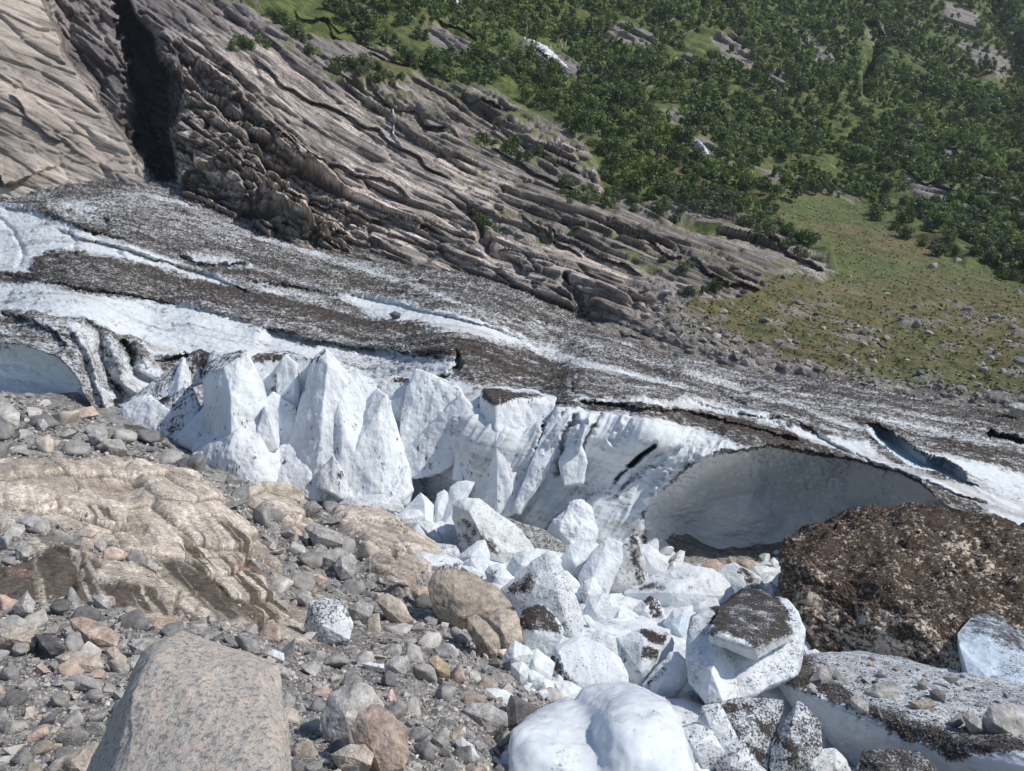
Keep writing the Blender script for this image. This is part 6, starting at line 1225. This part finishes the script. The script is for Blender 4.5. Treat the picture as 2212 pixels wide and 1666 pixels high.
EDGE_ = [(545, 985), (700, 940), (850, 940), (860, 1080), (1060, 1130), (1200, 1250), (1500, 1340), (1750, 1410), (2212, 1450), (2212, 1520), (1900, 1530), (1740, 1590), (1600, 1510), (1300, 1375), (1000, 1235), (800, 1165), (620, 1060)]
pp, ssz = drop_on(slab_o, EDGE_, 1300, 4, 12, 2.2); merged('slab_edge_grit', pp, ssz, SHAPES, np.array([(.06, .052, .045)]) * prng.uniform(.6, 2.2, (len(pp), 1)), M_peb)
MT = [(650, 230), (900, 160), (1100, 20), (1250, 0), (1480, 0), (1900, 70), (2212, 150), (2212, 600), (1800, 800), (1800, 1000), (1400, 940), (1000, 870), (760, 700), (690, 400)]
pp, ssz = drop_on(mound_o, MT, 1700, 3, 12, 2.5); merged('mound_grit', pp, ssz, SHAPES, STONE_COL[prng.integers(0, len(STONE_COL), len(pp))] * prng.uniform(.2, .9, (len(pp), 1)) * [1, .93, .85], M_peb)
# ------------------------------------------------------------------ forest, bushes, boulders of the far side
nuM, nvM = 1180, 500
MVg = MV.reshape(nvM, nuM, 3); mpx = np.linspace(-420, 2760, nuM); mpy = np.concatenate([np.linspace(-260, -12, 24), np.linspace(-9, 960, nvM - 34), np.linspace(975, 1100, 10)])
VEGg = VEGM.reshape(nvM, nuM); GRg = GRASSM.reshape(nvM, nuM); BAg = BAREM.reshape(nvM, nuM); SCg = SCREEM.reshape(nvM, nuM)
def m_at(px, py, *maps):
    i = np.clip(np.searchsorted(mpx, px), 0, nuM - 1); j = np.clip(np.searchsorted(mpy, py), 0, nvM - 1)
    return (MVg[j, i],) + tuple(g[j, i] for g in maps)
def mat_leaf(name, obj=False, rnd=False):
    m, t, b = nodes_of(name); co = coords(t); a = attr(t, 'Col').outputs['Color']
    if obj:
        oi = N(t, 'ShaderNodeObjectInfo'); a = mix(t, 1.0, a, oi.outputs['Color'], 'MULTIPLY')
    n1 = noise(t, co, 3.0, 3, .7); f = mapr(t, n1, .3, .7, .7, 1.35); cx = N(t, 'ShaderNodeCombineXYZ')
    for k in range(3): t.links.new(f, cx.inputs[k])
    c = mix(t, 1.0, a, cx.outputs[0], 'MULTIPLY'); t.links.new(c, b.inputs['Base Color'])
    b.inputs['Roughness'].default_value = .6; b.inputs['Specular IOR Level'].default_value = .2
    tr = N(t, 'ShaderNodeBsdfTranslucent'); t.links.new(mix(t, 1.0, c, (1.1, 1.3, .5), 'MULTIPLY'), tr.inputs[0])
    ms = N(t, 'ShaderNodeMixShader'); ms.inputs[0].default_value = .25; t.links.new(b.outputs[0], ms.inputs[1]); t.links.new(tr.outputs[0], ms.inputs[2])
    t.links.new(ms.outputs[0], t.nodes['Material Output'].inputs[0]); return m
M_leaf = mat_leaf('forest_leaves'); M_leafo = mat_leaf('tree_leaves', True)
def crown_shape(seed, n, h=1.0, w=.62, leaf=.11, blobs=7, base=.12):
    """leaf clumps (quads) spread through several lobes; unit tree height"""
    r = np.random.default_rng(seed)
    bc = np.stack([r.normal(0, w * .2, blobs), r.normal(0, w * .2, blobs), r.uniform(base + .22, .82, blobs)], 1); br = r.uniform(.14, .25, blobs) * (w / .62)
    bc[0] = (0, 0, .80); br[0] = .17
    k = r.integers(0, blobs, n); d = r.normal(size=(n, 3)); d /= np.linalg.norm(d, axis=1)[:, None]
    c = bc[k] + d * (br[k] * r.uniform(.55, 1.08, n))[:, None]; c[:, 2] = np.clip(c[:, 2], base * .6, 1.05)
    nn = d + r.normal(0, .55, (n, 3)); nn /= np.linalg.norm(nn, axis=1)[:, None]
    a = np.cross(nn, r.normal(size=(n, 3))); a /= np.linalg.norm(a, axis=1)[:, None]; b = np.cross(nn, a); s = leaf * r.uniform(.6, 1.25, n)[:, None]
    V = np.stack([c - a * s * .5 - b * s * .35, c + a * s * .5 - b * s * .5, c + a * s * .45 + b * s * .5, c - a * s * .5 + b * s * .4], 1).reshape(-1, 3) * h
    tint = (r.uniform(.72, 1.3, n)[:, None] * np.ones((1, 3))); return V, np.arange(n * 4).reshape(n, 4), np.repeat(tint, 4, 0)
rt = np.random.default_rng(77); prng = rt
# open grassy patches without trees
CLEAR = [[(1115, 80), (1180, 80), (1260, 140), (1250, 185), (1190, 175)], [(1465, 295), (1530, 300), (1560, 350), (1510, 360)], [(1690, 225), (1760, 215), (1800, 250), (1860, 290), (1800, 300), (1740, 265)], [(1440, 90), (1540, 60), (1560, 110), (1480, 150), (1440, 140)], [(700, 120), (760, 130), (900, 180), (800, 185), (720, 150)],
         [(640, 50), (740, 80), (760, 110), (690, 100)], [(1000, 100), (1100, 60), (1180, 90), (1120, 120)], [(1380, 185), (1470, 230), (1500, 300), (1430, 290), (1400, 240)], [(1590, 160), (1680, 230), (1700, 260), (1640, 240), (1590, 200)],
         [(1640, 430), (1780, 420), (1850, 460), (2000, 540), (2000, 640), (1700, 560), (1620, 470)], [(1030, 160), (1120, 190), (1170, 230), (1100, 220)], [(1600, 300), (1680, 330), (1760, 370), (1650, 360)], [(1870, 200), (1840, 230), (1930, 250), (1900, 290)],
         [(860, 60), (1000, 60), (1060, 110), (960, 130), (860, 120)], [(500, -20), (620, 10), (740, 60), (640, 60), (540, 30)], [(1930, 395), (2060, 440), (2000, 455), (1900, 440)]]
FOREST = [(690, -200), (700, 20), (800, 100), (880, 150), (1000, 180), (1080, 195), (1160, 245), (1230, 290), (1290, 350), (1340, 415), (1440, 440), (1520, 480), (1620, 470), (1700, 455), (1760, 430), (1850, 420), (1960, 470), (2080, 560), (2212, 600), (2760, 700), (2760, -200)]
def fsample(n):
    px = rt.uniform(440, 2740, n); py = rt.uniform(-240, 640, n); m = inside(px, py, FOREST); px, py = px[m], py[m]
    clr = np.zeros(len(px))
    for q in CLEAR: clr = np.maximum(clr, pm(px, py, q, 8))
    ba = m_at(px, py, BAg)[1]; nz = pn(np.stack([(px + py) / 170, (py - .62 * px) / 26, px * 0 + 2], 1)); k = (rt.uniform(0, 1, len(px)) > clr * .93) & (rt.uniform(0, 1, len(px)) > ba * .9) & (nz > -.30)
    g = np.exp(-(np.abs((px - 1880) + 0.1 * py) / 11) ** 2) * ((py > 60) & (py < 215)); k &= g < .4
    return px[k], py[k]
px, py = fsample(46000); hgt = rt.uniform(2.4, 4.6, len(px)) * rt.choice([.6, .8, 1, 1.15, 1.4], len(px)); g0 = m_at(px, py)[0]; hpx = hgt * F / g0[:, 1]
order = rt.permutation(len(px)); cell = 26; grid = {}; keep = []
for i in order:
    x, y, r = px[i], py[i] / .62, hpx[i] * .245; cx, cy_ = int(x // cell), int(y // cell); ok = True
    for a in (-1, 0, 1):
        for b in (-1, 0, 1):
            for j in grid.get((cx + a, cy_ + b), ()):
                if (px[j] - x) ** 2 + (py[j] / .62 - y) ** 2 < (r + hpx[j] * .245) ** 2 * .8: ok = False; break
            if not ok: break
        if not ok: break
    if ok: grid.setdefault((cx, cy_), []).append(i); keep.append(i)
keep = np.array(keep); px, py, hgt, g0, hpx = px[keep], py[keep], hgt[keep], g0[keep], hpx[keep]
print('forest trees', len(px))
TCOL = 1.95 * np.array([[1.08, .95, 1.15]]) * np.array([(.042, .072, .022), (.052, .086, .026), (.062, .096, .030), (.038, .064, .024), (.075, .108, .034), (.050, .076, .032)])
silver = (pm(px, py, [(1400, 420), (1560, 440), (1700, 500), (1900, 430), (2212, 500), (2300, 640), (1700, 560), (1450, 500)], 30) > rt.uniform(.2, 1.2, len(px)))
tc = TCOL[rt.integers(0, len(TCOL), len(px))] * rt.uniform(.8, 1.25, (len(px), 1)); tc = tc * (1 + .45 * pn(np.stack([px / 70, py / 40, px * 0 + 12], 1)))[:, None] * (1 + np.array([[.5, .2, 0]]) * np.clip(pn(np.stack([px / 90, py / 60, px * 0 + 30], 1)), 0, 1)[:, None]); tc[silver] = np.array([.115, .145, .085]) * rt.uniform(.85, 1.15, (silver.sum(), 1))
big = np.argsort(-hpx * ((px > -20) & (px < 2230) & (py > 0)))[:230]; msk = np.ones(len(px), bool); msk[big] = False
CR = [crown_shape(i, 120, leaf=.15, w=rt.uniform(.6, .85), blobs=8) for i in range(9)]
def merged_trees(name, pos, h, cols, shapes, label=None):
    Vs, Fs, Cs, base = [], [], [], 0; pick = rt.integers(0, len(shapes), len(pos)); ang = rt.uniform(0, 6.283, len(pos))
    for si, (sv_, sf, tint) in enumerate(shapes):
        idx = np.where(pick == si)[0]
        if not len(idx): continue
        ca, sa = np.cos(ang[idx]), np.sin(ang[idx]); x = sv_[:, 0][None] * ca[:, None] - sv_[:, 1][None] * sa[:, None]; y = sv_[:, 0][None] * sa[:, None] + sv_[:, 1][None] * ca[:, None]
        v = np.stack([x, y, np.broadcast_to(sv_[:, 2][None], x.shape)], -1) * h[idx][:, None, None] + pos[idx][:, None, :]
        f = sf[None] + (np.arange(len(idx)) * len(sv_))[:, None, None] + base; Vs.append(v.reshape(-1, 3)); Fs.append(f.reshape(-1, 4)); Cs.append((cols[idx][:, None, :] * tint[None]).reshape(-1, 3)); base += len(idx) * len(sv_)
    o = mesh_np(name, np.concatenate(Vs), np.concatenate(Fs), {'Col': np.concatenate(Cs)}, M_leaf, False); o['kind'] = 'stuff'; return o
merged_trees('far_birch_forest', g0[msk] - [0, 0, .3], hgt[msk], tc[msk], CR)
# individual trees: crown and trunk
m_bark, t_, b_ = nodes_of('birch_bark'); co_ = coords(t_)
t_.links.new(mix(t_, mapr(t_, noise(t_, co_, 8, 4, .7), .45, .6), (.30, .28, .25), (.06, .05, .04)), b_.inputs['Base Color']); b_.inputs['Roughness'].default_value = .9
def trunk_mesh(seed):
    r = np.random.default_rng(seed); Vs, Fs = [], []
    def limb(p0, p1, r0, r1, n=4, k=6):
        b = sum(len(v) for v in Vs); ax = (p1 - p0) / np.linalg.norm(p1 - p0); u = np.cross(ax, [.3, .9, .1]); u /= np.linalg.norm(u); w = np.cross(ax, u)
        a = np.arange(k) * 2 * math.pi / k; V = []
        for i in range(n + 1):
            t = i / n; c = p0 + (p1 - p0) * t + r.normal(0, .012, 3) * (0 < i < n); V.append(c + (np.cos(a)[:, None] * u + np.sin(a)[:, None] * w) * (r0 + (r1 - r0) * t))
        Vs.append(np.concatenate(V))
        for i in range(n):
            for j in range(k): Fs.append([b + i * k + j, b + i * k + (j + 1) % k, b + (i + 1) * k + (j + 1) % k, b + (i + 1) * k + j])
    top = np.array([r.normal(0, .04), r.normal(0, .04), .78]); limb(np.array([0, 0, -.12]), top, .03, .008)
    for q in range(5):
        z = r.uniform(.15, .6); an = r.uniform(0, 6.28); p0 = top * z / .78; limb(p0, p0 + np.array([math.cos(an) * .2, math.sin(an) * .2, r.uniform(.12, .25)]), .012, .004, 2, 5)
    return np.concatenate(Vs), np.array(Fs)
def tree_kit(name, seeds, n, leaf, w, blobs, base):
    kit = []
    for s_ in seeds:
        v, f, t3 = crown_shape(s_, n, leaf=leaf, w=w * rt.uniform(.85, 1.15), blobs=blobs, base=base); c = mesh_np('crown', v, f, {'Col': t3}, M_leafo, False, link=False)
        v, f = trunk_mesh(s_); tr = mesh_np('trunk', v, f, None, m_bark, True, link=False); kit.append((c, tr))
    return kit
def plant(kit, name, pos, h, col, label, cat, group):
    for i in range(len(pos)):
        e = bpy.data.objects.new(name, None); COL.objects.link(e); e.location = pos[i]; e.rotation_euler = (0, 0, rt.uniform(0, 6.28)); e.scale = (h[i],) * 3; e.empty_display_size = .1
        c0, t0 = kit[int(rt.integers(0, len(kit)))]
        c = c0.copy(); COL.objects.link(c); c.parent = e; c.color = (*col[i], 1); t = t0.copy(); COL.objects.link(t); t.parent = e
        tag(e, label, cat, group)
BK = tree_kit('birch', range(20, 28), 420, .085, .72, 9, .12)
sb = silver[big]
plant(BK, 'birch_tree', (g0[big] - [0, 0, .2])[~sb], hgt[big][~sb], tc[big][~sb], 'dark green birch in the lower, nearer part of the mountainside wood', 'tree', 'birches in the lower part of the wood')
plant(BK, 'birch_tree', (g0[big] - [0, 0, .2])[sb], hgt[big][sb] * .85, tc[big][sb], 'silvery green small tree at the lower fringe of the mountainside wood', 'tree', 'silvery trees at the fringe of the wood')
# willow scrub on ledges and around the meadow
WK = tree_kit('willow', range(40, 46), 300, .13, 1.25, 9, .03)
zones = [([(1180, 400), (1260, 385), (1340, 420), (1440, 440), (1500, 470), (1450, 480), (1330, 450), (1230, 450)], 34), ([(1610, 465), (1720, 500), (1760, 540), (1740, 560), (1650, 520), (1600, 490)], 30), ([(1900, 430), (2050, 440), (2212, 480), (2260, 640), (2100, 600), (1980, 540), (1880, 470)], 75),
         ([(1020, 300), (1060, 310), (1180, 330), (1200, 360), (1100, 345)], 14), ([(660, 110), (760, 150), (900, 170), (840, 190), (720, 160)], 26), ([(430, 90), (500, 100), (560, 70), (600, 110), (500, 120)], 8), ([(1420, 560), (1530, 590), (1560, 640), (1480, 650)], 10), ([(1270, 300), (1320, 330), (1330, 400), (1290, 370)], 12),
         ([(1000, 440), (1060, 470), (1080, 490), (1020, 480)], 8), ([(560, 20), (640, 60), (680, 110), (620, 80)], 14)]
bp, bh, bc = [], [], []
for q, n in zones:
    qa = np.array(q); c = 0
    while c < n:
        x, y = rt.uniform(qa[:, 0].min(), qa[:, 0].max()), rt.uniform(qa[:, 1].min(), qa[:, 1].max())
        if inside(np.array([x]), np.array([y]), q)[0]:
            p = m_at(np.array([x]), np.array([y]))[0][0]; bp.append(p - [0, 0, .15]); bh.append(rt.uniform(1.1, 2.3) * min(1.4, p[1] / 130)); bc.append(np.array([.125, .15, .085]) * rt.uniform(.75, 1.2) if rt.uniform() < .65 else np.array([.07, .11, .03]) * rt.uniform(.8, 1.2)); c += 1
plant(WK, 'willow_bush', np.array(bp), np.array(bh), np.array(bc), 'low grey green willow bush on a ledge or around the meadow', 'bush', 'willow bushes below the wood')
# tussocks of the meadow
tx = rt.uniform(1380, 2740, 14000); ty = rt.uniform(430, 900, 14000); tp, gr = m_at(tx, ty, GRg); k = rt.uniform(0, 1, 14000) < gr * (.35 + .5 * (pn(np.stack([tx / 40, ty / 15, tx * 0 + 4], 1)) > 0))
TS = [crown_shape(70 + i, 26, leaf=.5, w=1.5, blobs=4, base=.02) for i in range(5)]; tcol = np.where((rt.uniform(0, 1, k.sum()) < .45)[:, None], [[.13, .115, .05]], [[.075, .11, .035]]) * rt.uniform(.7, 1.3, (k.sum(), 1))
merged_trees('meadow_tussocks', tp[k] - [0, 0, .08], rt.uniform(.10, .30, k.sum()), tcol * 1.5, TS)
# boulders on the meadow and scree
def gsample(n):
    px = rt.uniform(1380, 2700, n); py = rt.uniform(560, 930, n); _, gr, scv = m_at(px, py, GRg, SCg); k = rt.uniform(0, 1, n) < gr * (.10 + .45 * ss(620, 800, py)) + scv * .9
    nz = pn(np.stack([px / 50, py / 22, px * 0 + 9], 1)); k &= (nz > -.15) | (scv > .5); return px[k], py[k]
px, py, s = poisson(gsample, 3000, pw(9, 34, 2.6), .42, .6); g0 = m_at(px, py)[0]; u = g0[:, 1] / F; cols = STONE_COL[rt.integers(0, len(STONE_COL), len(px))] * rt.uniform(.4, 1.0, (len(px), 1))
o = np.argsort(-s * ((px < 2212))); b = o[:170]; r_ = o[170:]
put_stones(g0[b] + [0, 0, .1], s[b] * u[b], cols[b], 'grey boulder strewn over the meadow or the scree at its foot', 'boulder', 'boulders of the meadow and its scree')
def ssample(n):
    px = rt.uniform(1240, 2700, n); py = rt.uniform(580, 960, n); _, gr, scv = m_at(px, py, GRg, SCg); k = rt.uniform(0, 1, n) < scv * 1.0 + gr * .07; return px[k], py[k]
px2, py2 = ssample(11000); s2 = pw(3, 9, 2)(len(px2)); g2 = m_at(px2, py2)[0]; u2 = g2[:, 1] / F
merged('scree', np.concatenate([g0[r_], g2]) + [0, 0, .05], np.concatenate([s[r_] * u[r_], s2 * u2]), SHAPES, np.concatenate([cols[r_], STONE_COL[rt.integers(0, len(STONE_COL), len(px2))] * rt.uniform(.7, 1.2, (len(px2), 1))]), M_peb)
# stones riding on the glacier
GVg = glac_V; gx_ = np.linspace(-420, 2700, 1240); gy_ = np.linspace(392, 1262, 640)
def on_glac(px, py):
    i = np.clip(np.searchsorted(gx_, px), 0, 1239); j = np.clip(np.searchsorted(gy_, py), 0, 639); return GVg[j, i], glac_D[j, i]
px = rt.uniform(-380, 2680, 9000); cyy = np.interp(px, [q[0] for q in CONTACT], [q[1] for q in CONTACT]); py = cyy + rt.uniform(-4, 1, 9000) ** 2 * 14 * 0 + rt.uniform(0, 1, 9000) ** 1.3 * 300
p_, dd = on_glac(px, py); k = (dd > .45) & (rt.uniform(0, 1, 9000) < .25 + .7 * (pn(np.stack([px / 60, py / 20, px * 0], 1)) > .05)); px, py, p_ = px[k], py[k], p_[k]
s = pw(2.6, 11, 3.0)(len(px)); merged('glacier_grit', p_ + [0, 0, .03], s * p_[:, 1] / F, SHAPES, STONE_COL[rt.integers(0, len(STONE_COL), len(px))] * rt.uniform(.5, 1.2, (len(px), 1)), M_peb)
# ------------------------------------------------------------------ waterfalls
m_w, t_, b_ = nodes_of('white_water'); co_ = coords(t_); nz_ = noise(t_, co_, 1.6, 5, .7, (1, 1, .25))
t_.links.new(mix(t_, mapr(t_, nz_, .4, .6), (.42, .44, .46), (.82, .84, .86)), b_.inputs['Base Color']); b_.inputs['Roughness'].default_value = .5; t_.links.new(bump(t_, nz_, .3, .8), b_.inputs['Normal'])
def fall(label, pts, w, seed, off=.25, src=None):
    q = np.array(pts, float); L = np.r_[0, np.cumsum(np.hypot(*np.diff(q, axis=0).T))]; n = 44; tt = np.linspace(0, L[-1], n); x = np.interp(tt, L, q[:, 0]); y = np.interp(tt, L, q[:, 1]); W = np.interp(tt, L, w)
    Vv = []; k = 7
    for i in range(n):
        for j in range(k):
            e = (j / (k - 1) - .5) * W[i] * (1 + .35 * math.sin(i * 1.7 + seed) * math.sin(i * .6)); X, Yp = x[i] + e, y[i] - e * .3
            p = (src or (lambda a, b: m_at(a, b)[0]))(np.array([X]), np.array([Yp]))[0]; d = p / np.linalg.norm(p); Vv.append(p + np.array([0, -1, .35]) * off * (1 - abs(j / (k - 1) - .5) * 1.2) + 0 * d)
    i_ = np.arange(n * k).reshape(n, k); f = np.stack([i_[:-1, :-1], i_[1:, :-1], i_[1:, 1:], i_[:-1, 1:]], -1).reshape(-1, 4)
    o = mesh_np('waterfall', np.array(Vv), f, {}, m_w, True); tag(o, label, 'waterfall'); return o
fall('long white waterfall sliding down a bare rock face in the wood', [(1130, 90), (1150, 97), (1172, 112), (1188, 125), (1205, 143), (1220, 160)], [5, 10, 16, 17, 15, 12], 1, 2.2)
fall('short white waterfall between the trees, lower right of the long one', [(1478, 307), (1500, 312), (1512, 325), (1525, 342)], [7, 13, 13, 11], 2, 2.2)
fall('small white cascade at the top of the wood', [(982, 5), (990, 16)], [5, 6], 3, 1.8)
fall('thin stream trickling down the grey rock above the glacier', [(840, 235), (852, 262), (850, 290), (868, 318)], [2.5, 3.5, 3.5, 4], 4, 1.3)

# ------------------------------------------------------------------ the air
bm = bmesh.new(); bmesh.ops.create_cube(bm, size=1)
for v in bm.verts: v.co = ((v.co.x) * 1500, 330 + v.co.y * 760, 170 + v.co.z * 470)
me = bpy.data.meshes.new('haze'); bm.to_mesh(me); bm.free(); hz = bpy.data.objects.new('haze', me); COL.objects.link(hz); hz['kind'] = 'stuff'
m = bpy.data.materials.new('haze'); m.use_nodes = True; t = m.node_tree; t.nodes.remove(t.nodes['Principled BSDF'])
v = N(t, 'ShaderNodeVolumePrincipled'); v.inputs['Color'].default_value = (.72, .82, .95, 1); v.inputs['Density'].default_value = .00014; v.inputs['Anisotropy'].default_value = .2
t.links.new(v.outputs[0], t.nodes['Material Output'].inputs['Volume']); me.materials.append(m)
sc.cycles.volume_max_steps = 16

# spray hanging in the canyon
bm = bmesh.new(); bmesh.ops.create_icosphere(bm, subdivisions=4, radius=1)
c = P(262, 225, 142)
for v in bm.verts:
    q = np.array(v.co) * [3.4, 3.0, 7.5]; q = q * (1 + .3 * pn(np.array([q * .35]))[0]); v.co = tuple(q + c + [q[2] * -.25, 0, 0])
me = bpy.data.meshes.new('waterfall_spray'); bm.to_mesh(me); bm.free(); o = bpy.data.objects.new('waterfall_spray', me); COL.objects.link(o); o['kind'] = 'stuff'
m = bpy.data.materials.new('spray'); m.use_nodes = True; t = m.node_tree; t.nodes.remove(t.nodes['Principled BSDF']); v = N(t, 'ShaderNodeVolumePrincipled'); v.inputs['Color'].default_value = (.9, .92, .95, 1)
g = N(t, 'ShaderNodeTexCoord'); mp = N(t, 'ShaderNodeMapping'); mp.inputs['Location'].default_value = tuple(-c / np.array([5., 4, 11])); mp.inputs['Scale'].default_value = (1 / 5, 1 / 4, 1 / 11); t.links.new(g.outputs['Object'], mp.inputs[0])
ln = N(t, 'ShaderNodeVectorMath', operation='LENGTH'); t.links.new(mp.outputs[0], ln.inputs[0])
t.links.new(math_(t, 'MULTIPLY', mapr(t, ln.outputs['Value'], 0.05, .62, 1, 0, True), mapr(t, noise(t, g.outputs['Object'], .35, 4, .6), .4, .65, 0, .05)), v.inputs['Density']); t.links.new(v.outputs[0], t.nodes['Material Output'].inputs['Volume']); me.materials.append(m)
